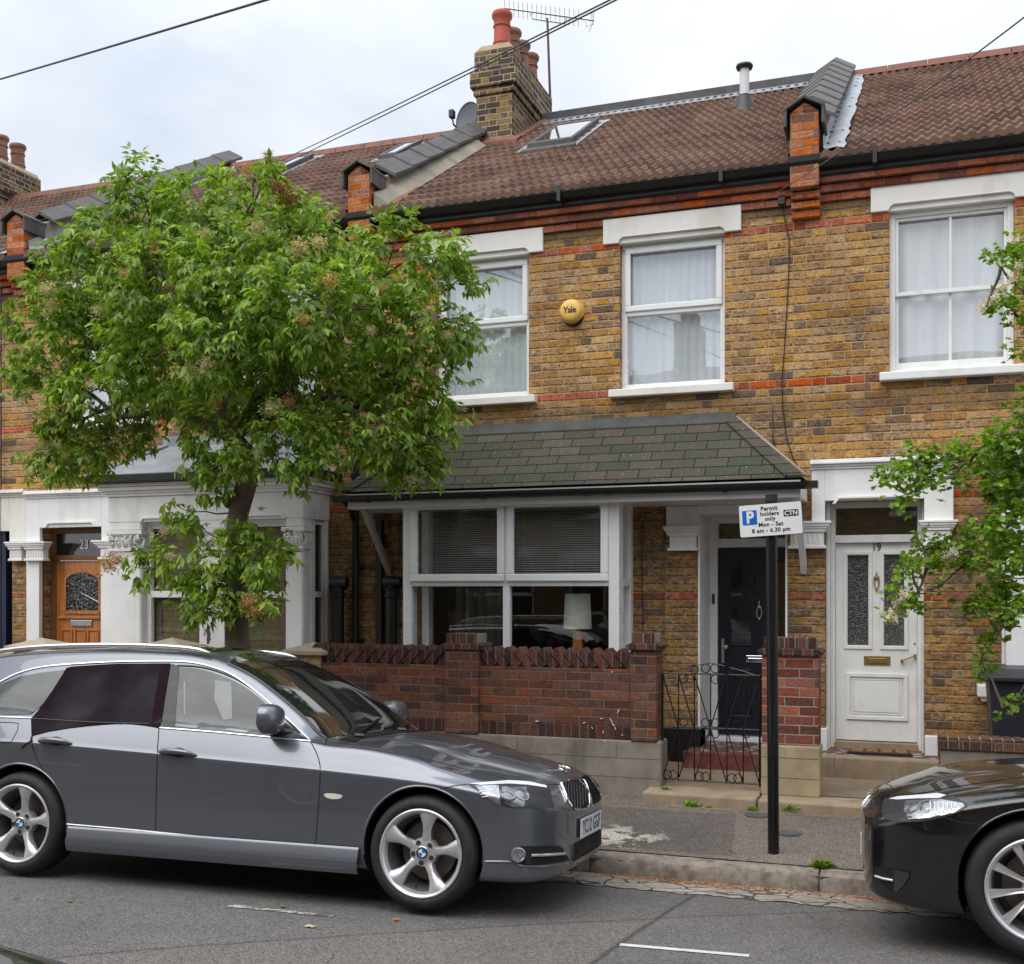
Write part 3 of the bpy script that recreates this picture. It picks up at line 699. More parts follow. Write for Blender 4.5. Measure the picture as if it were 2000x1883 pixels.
# ================================================================== HOUSES
YF = 10.55; YB = 10.0; YR = 14.5; ZE = 5.78; ZR = 8.21
PX_ = [-14.26, -9.81, -5.37, -.93, 3.52]      # party wall lines
def roofz(y): return ZE+(ZR-ZE)*(y-10.4)/(YR-10.4)
def tiled_roof(x0, x1, holes=()):
    """rolled concrete tiles: real rolls and steps"""
    mb = MB(); pitch = .10; ncr = 17; y0 = 10.33
    L = YR-y0; nx = int((x1-x0)/pitch*8); rg = random.Random(int(x0*10)+50)
    prof = [0, .2, .75, 1, 1, .75, .2, 0]
    prev = None
    for k in range(ncr):
        ya = y0+L*k/ncr; yb = y0+L*(k+1)/ncr+.02
        jit = {}
        base = len(mb.v)
        for i in range(nx+1):
            x = x0+(x1-x0)*i/nx; h = prof[i % 8]*.030; tile = i//24
            if tile not in jit: jit[tile] = rg.uniform(-.004, .005)
            j = jit[tile]
            for (yy, lift) in ((ya-.006, -.015+h*.6), (ya-.006, .038+h+j), (yb, .002+h)):
                mb.v.append((x, yy, roofz(yy)+lift))
        for i in range(nx):
            a = base+i*3; b = a+3
            mb.f += [(a, b, b+1, a+1), (a+1, b+1, b+2, a+2)]; mb.m += [0, 0]
    return mb
def rafter_box(mb, x0, x1, ya, yb, h0, h1, mi=0):
    """box lying on the roof plane"""
    p = []
    for x in (x0, x1):
        for (y, h) in ((ya, h0), (ya, h1), (yb, h1), (yb, h0)): p.append((x, y, roofz(y)+h))
    i = len(mb.v); mb.v += p
    for f in ((0,1,2,3), (7,6,5,4), (0,4,5,1), (1,5,6,2), (2,6,7,3), (3,7,4,0)): mb.f.append(tuple(i+k for k in f)); mb.m.append(mi)
def window_upvc(parent, x0, x1, z0, z1, y, split=.47, f=.055, cas=.04, lab=None):
    """two-light plastic window: top-hung light over fixed pane, net curtain behind"""
    yf = y+.085; w = MB(); W_ = .07
    zm = z0+(z1-z0)*(1-split)
    def ring(mb, a, b, c, d, t, ya, yb):
        mb.box(a, b, ya, yb, d-t, d); mb.box(a, b, ya, yb, c, c+t); mb.box(a, a+t, ya, yb, c+t, d-t); mb.box(b-t, b, ya, yb, c+t, d-t)
    ring(w, x0, x1, z0, z1, f, yf, yf+W_)
    w.box(x0+f, x1-f, yf, yf+W_, zm-.03, zm+.03)
    fo = w.build('window_frame', M['upvc'], parent, bevel=.006)
    c = MB(); ring(c, x0+f-.02, x1-f+.02, zm+.012, z1-f+.02, .055, yf-.022, yf+.02); c.build('opening_light', M['upvc'], fo, bevel=.007)
    g = MB(); g.quad((x0+.05, yf+.04, z0+.05), (x1-.05, yf+.04, z0+.05), (x1-.05, yf+.04, z1-.05), (x0+.05, yf+.04, z1-.05)); g.build('pane', M['glass'], fo)
    curtain(fo, x0+.02, x1-.02, z0+.03, z1-.03, yf+.10, amp=.011)
    return fo
def curtain(parent, x0, x1, z0, z1, y, mat='net', amp=.022, wl=.085, gap=0.0, name='curtain'):
    mb = MB(); n = int((x1-x0)/.009); rg = random.Random(int(x0*100))
    ph = [rg.uniform(0, 6) for _ in range(4)]; zs = [z0, z0+(z1-z0)*.3, z0+(z1-z0)*.7, z1]
    for i in range(n+1):
        x = x0+(x1-x0)*i/n; u = x-x0
        for j, z in enumerate(zs):
            k = 1+.25*math.sin(j*1.3+u*3)
            d = amp*k*(math.sin(u*2*math.pi/wl+ph[0]+.9*math.sin(u*5+ph[1])+.2*j)+.5*math.sin(u*2*math.pi/(wl*2.7)+ph[2]))
            mb.v.append((x, y+d, z))
    for i in range(n):
        for j in range(3): mb.f.append((i*4+j, (i+1)*4+j, (i+1)*4+j+1, i*4+j+1)); mb.m.append(0)
    return mb.build(name, M[mat], parent, smooth=True, angle=180, fixn=False)
def room(parent, x0, x1, z0, z1, y0, y1):
    mb = MB(); mb.quad((x0, y1, z0), (x1, y1, z0), (x1, y1, z1), (x0, y1, z1)); mb.quad((x0, y0, z0), (x0, y1, z0), (x0, y1, z1), (x0, y0, z1)); mb.quad((x1, y0, z0), (x1, y0, z1), (x1, y1, z1), (x1, y1, z0))
    mb.quad((x0, y0, z0), (x1, y0, z0), (x1, y1, z0), (x0, y1, z0)); mb.quad((x0, y0, z1), (x0, y1, z1), (x1, y1, z1), (x1, y0, z1))
    return mb.build('room', M['dark'], parent, fixn=False)
def lintel(parent, x0, x1, z0, z1, y=YF, notch=.15):
    """stucco lintel with a moulded label under it, chamfer-stopped above the opening"""
    mb = MB(); d = .035
    ox0, ox1 = x0+notch, x1-notch
    c = .035; h = .055
    pts = [(x0, z0), (x0, z1), (x1, z1), (x1, z0), (ox1, z0), (ox1-.015, z0+c), (ox1-c-.02, z0+h), (ox0+c+.02, z0+h), (ox0+.015, z0+c), (ox0, z0)]
    mb.prism([(a, y-d, b) for a, b in pts], (0, d+.10, 0))
    mb.prism([(a, y-d+.028, b) for a, b in [(ox0-.005, z0-.002), (ox0+.015, z0+c), (ox0+c+.02, z0+h), (ox1-c-.02, z0+h), (ox1-.015, z0+c), (ox1+.005, z0-.002)]], (0, .12, 0))
    mb.box(ox0+c+.01, ox1-c-.01, y-d-.004, y, z0+h-.004, z0+h+.008)
    return mb.build('lintel', M['stone_white'], parent, bevel=.005)
def sill(parent, x0, x1, z0, z1, mat='stone_white', y=YF):
    mb = MB(); mb.prism([(x0, y-.09, z0), (x0, y-.09, z1-.012), (x0, y+.09, z1+.01), (x0, y+.09, z0), ], (x1-x0, 0, 0)); return mb.build('sill', M[mat], parent, bevel=.008)
def cap_pilaster(parent, x0, x1, y, z0, z1, mat='white', depth=.12, name='pilaster_cap'):
    """moulded flat cap with a fluted neck"""
    mb = MB(); H = z1-z0; cx = (x0+x1)/2; hw = (x1-x0)/2
    for (f0, f1, e) in ((.90, 1.0, 1.0), (.80, .90, .92), (.72, .80, .84), (.60, .72, .76)):
        mb.box(cx-hw*e, cx+hw*e, y-depth*e, y+.02, z0+H*f0, z0+H*f1)
    mb.box(cx-hw*.68, cx+hw*.68, y-depth*.6, y+.02, z0+H*.12, z0+H*.60)
    mb.box(cx-hw*.78, cx+hw*.78, y-depth*.72, y+.02, z0, z0+H*.12)
    n = 6
    for i in range(n):
        xx = cx-hw*.6+hw*1.2*(i+.5)/n; r = hw*.06
        mb.box(xx-r, xx+r, y-depth*.6-.008, y-depth*.6+.004, z0+H*.2, z0+H*.54)
    return mb.build(name, M[mat], parent, bevel=.004, bseg=1)
def parapet_and_pier(parent, xp, z0pier=5.19):
    w = .125
    p = MB()
    # orange brick kneeler: corbelled foot, shaft, gabled head
    yf = 10.345
    p.box(xp-w, xp+w, yf, 10.58, 5.50, 6.17); 
    for k in range(4):
        z = 5.265+k*.075; p.box(xp-w, xp+w, yf+.14-.036*k, 10.58, z+.004, z+.066)
    p.box(xp-w+.004, xp+w-.004, yf+.15, 10.57, 5.265, 5.55)
    p.prism([(xp-w, yf+.001, 6.168), (xp+w, yf+.001, 6.168), (xp, yf+.001, 6.26)], (0, .3, 0))
    p.build('kneeler_pier', M['orange'], parent, bevel=.006, bseg=1)
    c = MB(); t = .028; e = .05; hw = w+.055
    zc = 6.275
    for s in (-1, 1):
        c.prism([(xp, yf-.05, zc), (xp+s*hw, yf-.05, zc-.10), (xp+s*hw, yf-.05, zc-.10+t+.005), (xp, yf-.05, zc+t)], (0, .36, 0))
        c.prism([(xp+s*(hw-.005), yf-.045, zc-.08), (xp+s*hw, yf-.045, zc-.24), (xp+s*(hw-.03), yf-.045, zc-.24), (xp+s*(hw-.03), yf-.045, zc-.08)], (0, .33, 0))
    c.build('pier_cap', M['coping'], parent, bevel=.004, bseg=1)
    # rendered upstand following the slope
    u = MB(); ww = .155
    pts = [(10.585, roofz(10.5)-.1), (10.585, 6.2), (10.85, 6.33), (YR+.12, 8.38), (YR+.12, roofz(YR)-.3)]
    u.prism([(xp-ww, y, z) for y, z in pts], (2*ww, 0, 0)); 
    u.build('parapet', M['render'], parent, bevel=.01)
    # gabled coping slabs, slightly lapped
    s_ = MB(); n = 9; hw = .235
    for k in range(n):
        ya = 10.72+(YR+.16-10.72)*k/n; yb = 10.72+(YR+.16-10.72)*(k+1)/n+.01
        f = lambda y: 6.30+(8.42-6.30)*(y-10.8)/(YR+.12-10.8)
        l = .018
        for sg in (-1, 1):
            a = [(xp, ya, f(ya)+.135+l), (xp+sg*hw, ya, f(ya)+l), (xp+sg*hw, ya, f(ya)-.04+l), (xp, ya, f(ya)+.09+l)]
            b = [(xp, yb, f(yb)+.135), (xp+sg*hw, yb, f(yb)), (xp+sg*hw, yb, f(yb)-.04), (xp, yb, f(yb)+.09)]
            i = len(s_.v); s_.v += a+b
            for fc in ((0,1,2,3), (7,6,5,4), (0,4,5,1), (1,5,6,2), (2,6,7,3), (3,7,4,0)): s_.f.append(tuple(i+q for q in fc)); s_.m.append(0)
    s_.build('coping', M['coping'], parent, bevel=.004, bseg=1)
    # end face slab at the top
    return
def flashing(parent, xp, side, mat='lead', w=.19, wobble=.02):
    mb = MB(); rg = random.Random(3); n = 26
    for i in range(n+1):
        y = 10.38+(YR-10.45)*i/n; r_ = rg.uniform(-1, 1)
        x0 = xp+side*.158; x1 = xp+side*(.158+w+r_*wobble)
        for (x, z) in ((x0, roofz(y)+.17), (x0+side*.004, roofz(y)+.07), (x0+side*.03, roofz(y)+.055), (x0+side*w*.6, roofz(y)+.06+rg.uniform(0, .012)), (x1, roofz(y)+.045+rg.uniform(0, .015))): mb.v.append((x, y, z))
    for i in range(n):
        for j in range(4): mb.f.append((i*5+j, (i+1)*5+j, (i+1)*5+j+1, i*5+j+1)); mb.m.append(0)
    return mb.build('flashing', M[mat], parent, smooth=True, angle=60, fixn=False)
def chimney(parent, xr, y0, y1, zt, wide=.49, npots=4, first_red=True):
    """brick stack with corbelled head, mortar flaunching and a row of pots"""
    x0, x1 = xr-wide, xr; zb = 7.0
    m = MB()
    m.box(x0, x1, y0, y1, zb, zt-.62)
    m.box(x0-.03, x1+.03, y0-.03, y1+.03, zt-.62, zt-.53)
    m.box(x0-.065, x1+.065, y0-.065, y1+.065, zt-.53, zt-.33)
    m.box(x0-.02, x1+.02, y0-.02, y1+.02, zt-.33, zt-.06)
    o = m.build('chimney', M['stock_old'], parent, bevel=.008, bseg=1)
    f = MB(); f.prism([(x0-.015, y0-.015, zt-.06), (x1+.015, y0-.015, zt-.06), (x1-.06, y0+.03, zt+.03), (x0+.06, y0+.03, zt+.03)], (0, y1-y0, 0)); f.build('flaunching', M['plinth'], o, bevel=.01)
    for k in range(npots):
        red = (k == 0 and first_red)
        c = ((x0+x1)/2+.02, y0+.24+(y1-y0-.48)*k/(npots-1), zt)
        h = .52 if red else .46; r = .105
        p = MB(); p.lathe([(r+.01, 0), (r+.008, .09), (r+.008, .10), (r+.018, .108), (r+.018, .122), (r+.006, .13), (r-.002, h*.62), (r+.012, h*.64), (r+.012, h*.66), (r, h*.68), (r+.004, h*.82), (r+.026, h*.87), (r+.030, h*.95), (r+.018, h), (r-.018, h), (r-.03, h-.1), (r-.03, .1)], c, 28)
        p.build('chimney_pot', M['terracotta' if red else 'oldpot'], o, smooth=True, angle=40)
    return o
def skylight(parent, x0, x1, ya, yb):
    m = MB(); t = .05
    for (a, b, c, d) in ((x0, x1, ya, ya+.075), (x0, x1, yb-.075, yb), (x0, x0+t, ya+.075, yb-.075), (x1-t, x1, ya+.075, yb-.075)): rafter_box(m, a, b, c, d, .0, .125)
    rafter_box(m, x0-.05, x1+.05, ya-.12, ya, .03, .07)
    o = m.build('skylight', M['coping'], parent, bevel=.006, bseg=1)
    g = MB(); g.quad(*[(x, y, roofz(y)+.115) for x, y in ((x0+t, ya+.06), (x1-t, ya+.06), (x1-t, yb-.06), (x0+t, yb-.06))]); g.build('pane', M['carglass'], o)
    f = MB(); rafter_box(f, x0-.11, x0, ya-.05, yb+.1, .04, .055); rafter_box(f, x1, x1+.07, ya-.05, yb+.1, .04, .055); rafter_box(f, x0-.11, x1+.11, yb, yb+.14, .045, .06); f.build('flashing', M['lead'], o)
def house_shell(i, holes, label, wallz0=.0, reveal=.1, gutter=True, flash=(), ridge='clay'):
    x0, x1 = PX_[i], PX_[i+1]
    h = empty('terraced_house', ((x0+x1)/2, YF, .25)); tag(h, label, 'house', 'row of brick terraced houses')
    w = MB(); wall_holes(w, x0, x1, wallz0, 5.74, YF, holes, reveal)
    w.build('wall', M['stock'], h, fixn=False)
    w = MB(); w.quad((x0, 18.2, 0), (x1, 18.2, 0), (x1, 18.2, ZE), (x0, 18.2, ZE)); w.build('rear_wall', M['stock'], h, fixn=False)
    r = tiled_roof(x0+.14, x1-.14)
    r.build('roof', M['tile'], h, fixn=False)
    b = MB(); b.quad((x0, YR, ZR), (x1, YR, ZR), (x1, 18.5, ZE), (x0, 18.5, ZE)); b.quad((x0, 10.5, ZE-.06), (x1, 10.5, ZE-.06), (x1, YR, ZR-.05), (x0, YR, ZR-.05)); b.build('rear_roof', M['tile'], h, fixn=False)
    e = MB()
    for k, (z, d) in enumerate(((5.40, .03), (5.475, .06), (5.55, .10))): e.box(x0+(.126 if k else .0), x1-.126, YF-d, YF+.05, z+.003, z+.071)
    e.build('eaves_course', M['redcourse'], h, bevel=.005, bseg=1)
    g_ = MB()
    prof = [(10.45, 5.60), (10.43, 5.625), (10.43, 5.655), (10.36, 5.665), (10.345, 5.69), (10.33, 5.72), (10.325, 5.775), (10.335, 5.78), (10.335, 5.775), (10.42, 5.70), (10.5, 5.70), (10.5, 5.60)]
    g_.prism([(x0+.0, y, z) for y, z in prof], (x1-x0, 0, 0))
    for s in range(3):
        xx = x0+.6+s*1.55; g_.box(xx-.018, xx+.018, 10.318, 10.40, 5.63, 5.782)
    g_.build('gutter', M['black'], h, bevel=.006)
    rd = MB()
    if ridge == 'clay':
        n = 9
        for k in range(n):
            a = x0+.16+(x1-x0-.32)*k/n; c = x0+.16+(x1-x0-.32)*(k+1)/n-.006
            rd.prism([(a, YR-.17, ZR-.05), (a, YR-.12, ZR+.045), (a, YR-.03, ZR+.085), (a, YR+.06, ZR+.075), (a, YR+.15, ZR-.03)], (c-a, 0, 0))
        rd.build('ridge', M['ridge'], h, bevel=.008)
    else:
        rd.box(x0+.16, x1-.16, YR-.06, YR+.5, ZR-.2, ZR+.12); rd.build('ridge', M['darklead'], h, bevel=.01)
        f = MB(); rafter_box(f, x0+.16, x1-.16, YR-.28, YR-.02, .035, .05); f.build('flashing', M['lead'], h, bevel=.004)
    if i == 3: parapet_and_pier(h, x1)
    parapet_and_pier(h, x0)
    for (xp, s) in flash: flashing(h, xp, s)
    return h
# ------------------------------------------------------------------ openings of the middle house (21)
HB = (X(1210, YF), X(1415.5, YF)); wB = HB[1]-HB[0]
zt_up = Z(1210, 475.7, YF); zs_up = Z(1416, 748, YF)
HA1 = X(1033, YF); HA = (HA1-wB, HA1)
ZG0 = .45
DX = (X(1363, YF), X(1538, YF)); bx = (-4.71, -2.54); ZBT = 2.80
h21 = house_shell(2, [(HB[0], HB[1], zs_up, zt_up, .2), (HA[0], HA[1], zs_up, zt_up, .2), (bx[0]+.05, bx[1]-.05, .9, ZBT, .1), (DX[0], DX[1], .4, 2.66, .62)],
                  'middle brick terraced house with green shingle porch roof, yellow alarm box and black front door', flash=(), ridge='felt')
for (a, b) in (HA, HB):
    wf = window_upvc(h21, a, b, zs_up, zt_up, YF)
    lintel(h21, a-.155, b+.155, zt_up-.004, zt_up+.235)
    sill(h21, a-.09, b+.09, zs_up-.085, zs_up)
    room(h21, a-.3, b+.3, zs_up-.1, zt_up+.1, YF+.42, YF+2)
xs0, xs1 = X(1040, 13.2), X(1128, 13.2)
def onroof(px, py):
    d = ray(px, py); # CAMZ + t*d.z = roofz(t*d.y)
    k = (ZR-ZE)/(YR-10.4); t_ = (ZE-k*10.4-CAMZ)/(d.z-k*d.y); return CAM+d*t_
a = onroof(1022, 303); b = onroof(1108, 291); c = onroof(1130, 257)
skylight(h21, a.x+.04, b.x+.06, a.y+.02, (c.y+onroof(1060, 262).y)/2)
p = onroof(1454, 214)
v = MB(); v.lathe([(.16, -.08), (.085, .14), (.075, .14), (.075, .16)], (p.x, p.y, p.z), 20); v.build('vent_base', M['black'], h21, smooth=True)
v = MB(); v.lathe([(.056, .13), (.056, .47)], (p.x, p.y, p.z), 20); vp = v.build('vent_pipe', M['fascia'], h21, smooth=True)
v = MB(); v.lathe([(.056, .47), (.09, .475), (.10, .50), (.095, .52), (.07, .53), (.0, .54)], (p.x, p.y, p.z), 20); v.build('vent_cowl', M['black'], vp, smooth=True)
chimney(h21, -4.79, 13.4, 14.98, 8.82)
# eaves of chimney: tile fillet
f = MB(); rafter_box(f, -4.79, -4.66, 13.2, 14.6, .02, .07); rafter_box(f, -5.2, -4.66, 13.22, 13.40, .02, .08); f.build('chimney_fillet', M['ridge'], h21, bevel=.01)
# mortar fillet on the left party wall (no lead here)
f = MB(); f.prism([(-5.22, 10.38, roofz(10.38)+.02), (-5.22, 10.38, roofz(10.38)+.20), (-5.02, 10.38, roofz(10.38)+.05)], (0, YR-1.4-10.38, roofz(YR-1.4)-roofz(10.38))); f.build('mortar_fillet', M['render'], h21, bevel=.008)
f = MB()
for k in range(3): f.prism([(-5.2, 10.4+k*.33, roofz(10.4+k*.33)+.1), (-4.98-.03*k, 10.4+k*.33, roofz(10.4+k*.33)+.06), (-4.98-.03*k, 10.4+k*.33, roofz(10.4+k*.33)+.035), (-5.2, 10.4+k*.33, roofz(10.4+k*.33)+.03)], (0, .32, .19))
f.build('creasing_tile', M['ridge'], h21, bevel=.004)
# --- bay window
bay = MB(); zb = .95; t = .075; yb = YB
def bar(mb, x0, x1, y0, y1, z0, z1): mb.box(x0, x1, y0, y1, z0, z1)
xm = X(988, YB)
ztr = Z(1000, 1138, YB); zh = Z(1000, 973, YB)
bay.box(bx[0], bx[0]+.09, yb, yb+.09, zb, zh); bay.box(bx[1]-.10, bx[1], yb, yb+.09, zb, zh)
bay.box(bx[0]+.09, bx[1]-.10, yb+.004, yb+.08, zh-.06, zh); bay.box(bx[0]+.09, bx[1]-.10, yb+.004, yb+.08, ztr-.035, ztr+.035)
bay.box(xm-.035, xm+.035, yb+.006, yb+.08, zb, zh-.06); bay.box(bx[0]+.09, bx[1]-.10, yb+.004, yb+.08, zb, zb+.07)
# returns
for xx, s in ((bx[0], 1), (bx[1], -1)):
    a_, b_ = (xx, xx+.08) if s > 0 else (xx-.08, xx)
    bay.box(a_, b_, yb+.09, yb+.17, zb, zh); bay.box(a_, b_, YF-.10, YF, zb, zh)
    for z_ in (zh-.07, ztr-.035, zb): bay.box(a_+.003, b_-.003, yb+.17, YF-.10, z_, z_+.07)
bo = bay.build('bay_window', M['upvc'], h21, bevel=.007)
op = MB()
for (a, b) in ((bx[0]+.09, xm-.012), (xm+.012, bx[1]-.10)):
    z0_, z1_ = ztr+.012, zh-.02
    for q in ((a, b, z1_-.07, z1_), (a, b, z0_, z0_+.07), (a, a+.07, z0_+.07, z1_-.07), (b-.07, b, z0_+.07, z1_-.07)): op.box(q[0], q[1], yb-.028, yb+.02, q[2], q[3])
op.build('opening_light', M['upvc'], bo, bevel=.008)
gl = MB(); gl.quad((bx[0]+.06, yb+.05, zb+.03), (bx[1]-.06, yb+.05, zb+.03), (bx[1]-.06, yb+.05, zh-.04), (bx[0]+.06, yb+.05, zh-.04))
for xx in (bx[0]+.04, bx[1]-.04): gl.quad((xx, yb+.06, zb), (xx, YF-.02, zb), (xx, YF-.02, zh), (xx, yb+.06, zh))
gl.build('pane', M['glass_ground'], bo, fixn=False)
bl = MB()
for (a, b) in ((bx[0]+.12, xm-.05), (xm+.05, bx[1]-.13)):
    n = 30
    for k in range(n):
        z_ = ztr+.07+(zh-.1-ztr-.07)*k/(n-1); bl.quad((a, yb+.085, z_-.002), (b, yb+.085, z_-.002), (b, yb+.103, z_+.007), (a, yb+.103, z_+.007))
    for q in (.12, .5, .88): bl.box(a+(b-a)*q-.002, a+(b-a)*q+.002, yb+.080, yb+.083, ztr+.05, zh-.08)
    bl.box(a, b, yb+.08, yb+.105, ztr+.045, ztr+.062)
bl.build('venetian_blind', M['slat'], bo, fixn=False)
room(h21, bx[0]-.3, bx[1]+.3, .5, ZBT, YF-.02, YF+3.2).data.materials[0] = M['roomwall']
curtain(bo, bx[0]+.12, bx[0]+.62, zb+.02, ztr-.05, YF+.55, 'greycurtain', .03, .13)
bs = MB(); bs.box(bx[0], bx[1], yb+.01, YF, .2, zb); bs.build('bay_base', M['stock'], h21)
cu = MB()
# --- porch canopy roof
yc = 9.86; zc0, zc1 = 2.86, 3.50; xc0, xc1 = PX_[2]+.02, -.90; rise = YF-yc
cn = MB(); xh0, xh1 = xc0+.7, xc1-.7
cn.quad((xc0, yc, zc0), (xc1, yc, zc0), (xh1, YF, zc1), (xh0, YF, zc1))
cn.poly([(xc0, yc, zc0), (xh0, YF, zc1), (xc0, YF, zc0)]); cn.poly([(xc1, yc, zc0), (xc1, YF, zc0), (xh1, YF, zc1)])
canopy = cn.build('canopy', M['shingle'], h21, fixn=False)
for (xa, xb) in ((xc1, xh1), (xc0, xh0)):
    s = 1 if xa > xb else -1; hp = MB()
    hp.prism([(xa, yc, zc0+.012), (xa-s*.15, yc, zc0+.012), (xb-s*.11, YF-.01, zc1+.012), (xb+s*.02, YF-.01, zc1+.012)], (0, 0, .012))
    hp.build('hip_strip', M['shingle'], canopy)
fl = MB(); fl.prism([(xh0-.04, YF-.004, zc1-.02), (xh0-.04, YF-.004, zc1+.055), (xh0-.04, YF-.014, zc1+.055), (xh0-.04, YF-.07, zc1-.045), (xh0-.04, YF-.07, zc1-.06)], (xh1-xh0+.08, 0, 0)); fl.build('flashing', M['flashing2'], canopy, bevel=.004)
mf = MB(); mf.prism([(xc1+.0, yc+.08, zc0+.03), (xc1+.03, yc+.08, zc0+.02), (xh1+.045, YF-.005, zc1+.01), (xh1+.0, YF-.005, zc1+.02)], (0, 0, .012)); mf.build('mortar_fillet', M['render'], canopy)
fs = MB(); fs.box(xc0+.1, xc1-.02, yc+.02, yc+.045, zc0-.17, zc0-.02); fs.box(xc0+.1, xc1-.02, yc+.045, YF, zc0-.168, zc0-.155); fs.box(xc1-.045, xc1-.02, yc+.045, YF, zc0-.155, zc0-.03)
fs.build('soffit', M['fascia'], canopy, bevel=.004)
gt = MB(); zg_ = zc0-.045
gt.lathe([(.052, xc0-.26), (.052, xc1+.06)], (0, yc-.035, zg_+.01), 16, axis='x', a0=math.pi/2*0+math.pi*.5, a1=math.pi*1.5+0) if False else None
prof = [(yc-.035+.062*math.cos(a_), zg_+.062*math.sin(a_)) for a_ in [math.pi+math.pi*k/10 for k in range(11)]]
prof += [(yc-.035+.054*math.cos(a_), zg_+.054*math.sin(a_)) for a_ in [2*math.pi-math.pi*k/10 for k in range(11)]]
gt.prism([(xc0-.02, y, z) for y, z in prof], (xc1-xc0+.07, 0, 0))
for xx in (xc0+.35, xc0+1.55, xc0+2.55, xc0+2.75, -1.55):
    prof2 = [(yc-.035+.068*math.cos(a_), zg_+.068*math.sin(a_)-.001) for a_ in [math.pi+math.pi*k/10 for k in range(11)]]+[(yc+.03, zg_+.01)]
    gt.prism([(xx-.02, y, z) for y, z in prof2], (.045, 0, 0))
gt.box(xc1+.03, xc1+.13, yc-.085, yc+.02, zg_-.055, zg_+.005)
gt.build('gutter', M['black'], canopy, smooth=True, angle=40)
for (xx, xw) in ((X(700, yc+.03), None), (X(1550, yc+.03), None)):
    br = MB(); x_ = xx
    br.prism([(x_, yc+.06, zc0-.17), (x_, yc+.13, zc0-.17), (x_, YF-.03, zc0-.72), (x_, YF-.03, zc0-.82)], (.055, 0, 0)); br.build('bracket', M['barewood'] if xx < -3 else M['woodwhite'], canopy, bevel=.004)
# --- porch recess and door (21)
YD = 11.13; zd0 = .50
pr = MB()
pr.box(DX[0]-.0, DX[0]+.02, YF-.0, YD, .42, 2.66); pr.box(DX[1]-.02, DX[1], YF, YD, .42, 2.66); pr.box(DX[0]+.02, DX[1]-.02, YF, YD, 2.60, 2.66)
pr.build('porch_lining', M['white'], h21, bevel=.003)
dl0 = X(1403, YD); dl1 = dl0+.80; zdt = zd0+1.81
fr_ = MB(); fr_.box(dl0-.085, dl0-.004, YD-.03, YD+.08, zd0-.03, 2.62); fr_.box(dl1+.004, dl1+.1, YD-.03, YD+.08, zd0-.03, 2.62); fr_.box(dl0-.004, dl1+.004, YD-.03, YD+.08, zdt+.006, zdt+.09); fr_.box(dl0-.004, dl1+.004, YD-.03, YD+.08, 2.55, 2.62)
fr_.box(dl0-.085, dl1+.1, YD-.09, YD+.06, zd0-.13, zd0-.03)
d21 = fr_.build('front_door', M['upvc'], h21, bevel=.006); d21['label'] = 'black panelled front door in white frame'
lf = MB(); lf.box(dl0, dl1, YD+.01, YD+.06, zd0-.02, zdt)
def moulding(mb, x0, x1, z0, z1, y, t=.022, d=.014, arch=0.):
    if arch:
        n = 8; cx = (x0+x1)/2; hw = (x1-x0)/2
        pts = [(x0, z0), (x0, z1-arch)]+[(cx+hw*math.cos(math.pi-math.pi*k/n), z1-arch+arch*math.sin(math.pi-math.pi*k/n)) for k in range(n+1)]+[(x1, z1-arch), (x1, z0)]
        for k in range(len(pts)):
            a, b = pts[k], pts[(k+1) % len(pts)]
            if (Vector(a)-Vector(b)).length < 1e-5: continue
            dv = (Vector(b)-Vector(a)).normalized(); nv = Vector((-dv.y, dv.x))*t/2
            mb.prism([(a[0]+nv.x, y, a[1]+nv.y), (b[0]+nv.x, y, b[1]+nv.y), (b[0]-nv.x, y, b[1]-nv.y), (a[0]-nv.x, y, a[1]-nv.y)], (0, -d, 0))
        return
    mb.box(x0, x1, y-d, y, z1-t, z1); mb.box(x0, x1, y-d, y, z0, z0+t); mb.box(x0, x0+t, y-d, y, z0+t, z1-t); mb.box(x1-t, x1, y-d, y, z0+t, z1-t)
W2 = dl1-dl0
gx = []
for s in (0, 1):
    a = dl0+.12+s*(W2*.5+.0)-.0*s; b = a+W2*.5-.20
    moulding(lf, a-.02, b+.02, zd0+.86, zdt-.12, YD+.01, arch=.12); moulding(lf, a-.0, b+.0, zd0+.14, zd0+.62, YD+.01, .03, .012); gx.append((a, b))
    lf.box(a+.04, b-.04, YD+.003, YD+.01, zd0+.20, zd0+.56)
lo = lf.build('leaf', M['blackwood'], d21, bevel=.006)
for (a, b) in gx:
    n = 8; cx = (a+b)/2; hw = (b-a)/2-.005
    pts = [(cx-hw, zd0+.88), (cx+hw, zd0+.88)]+[(cx+hw*math.cos(math.pi*k/n), zdt-.25+.11*math.sin(math.pi*k/n)) for k in range(n+1)]
    q = MB(); q.prism([(x_, YD+.004, z_) for x_, z_ in pts], (0, .004, 0)); q.build('door_pane', M['carglass'], d21)
q = MB(); q.quad((dl0+.0, YD+.03, zdt+.09), (dl1-.0, YD+.03, zdt+.09), (dl1, YD+.03, 2.55), (dl0, YD+.03, 2.55)); q.build('fanlight', M['carglass'], d21)
q = MB(); q.box((dl0+dl1)/2-.13, (dl0+dl1)/2+.13, YD-.012, YD+.012, zd0+.69, zd0+.76); q.box((dl0+dl1)/2-.11, (dl0+dl1)/2+.11, YD-.018, YD-.01, zd0+.705, zd0+.735); q.build('letterbox', M['chrome'], d21, bevel=.004)
q = MB(); xx = dl0+.045; q.box(xx-.014, xx+.014, YD-.006, YD+.012, zd0+.68, zd0+.92); q.tube([(xx, YD, zd0+.84), (xx, YD-.05, zd0+.84), (xx+.03, YD-.055, zd0+.84)], .009, 8); q.blob((xx+.04, YD-.055, zd0+.84), .022, .016, .022); q.build('handle', M['steel'], d21, smooth=True)
kx, kz = (dl0+dl1)/2-.0, zd0+1.20
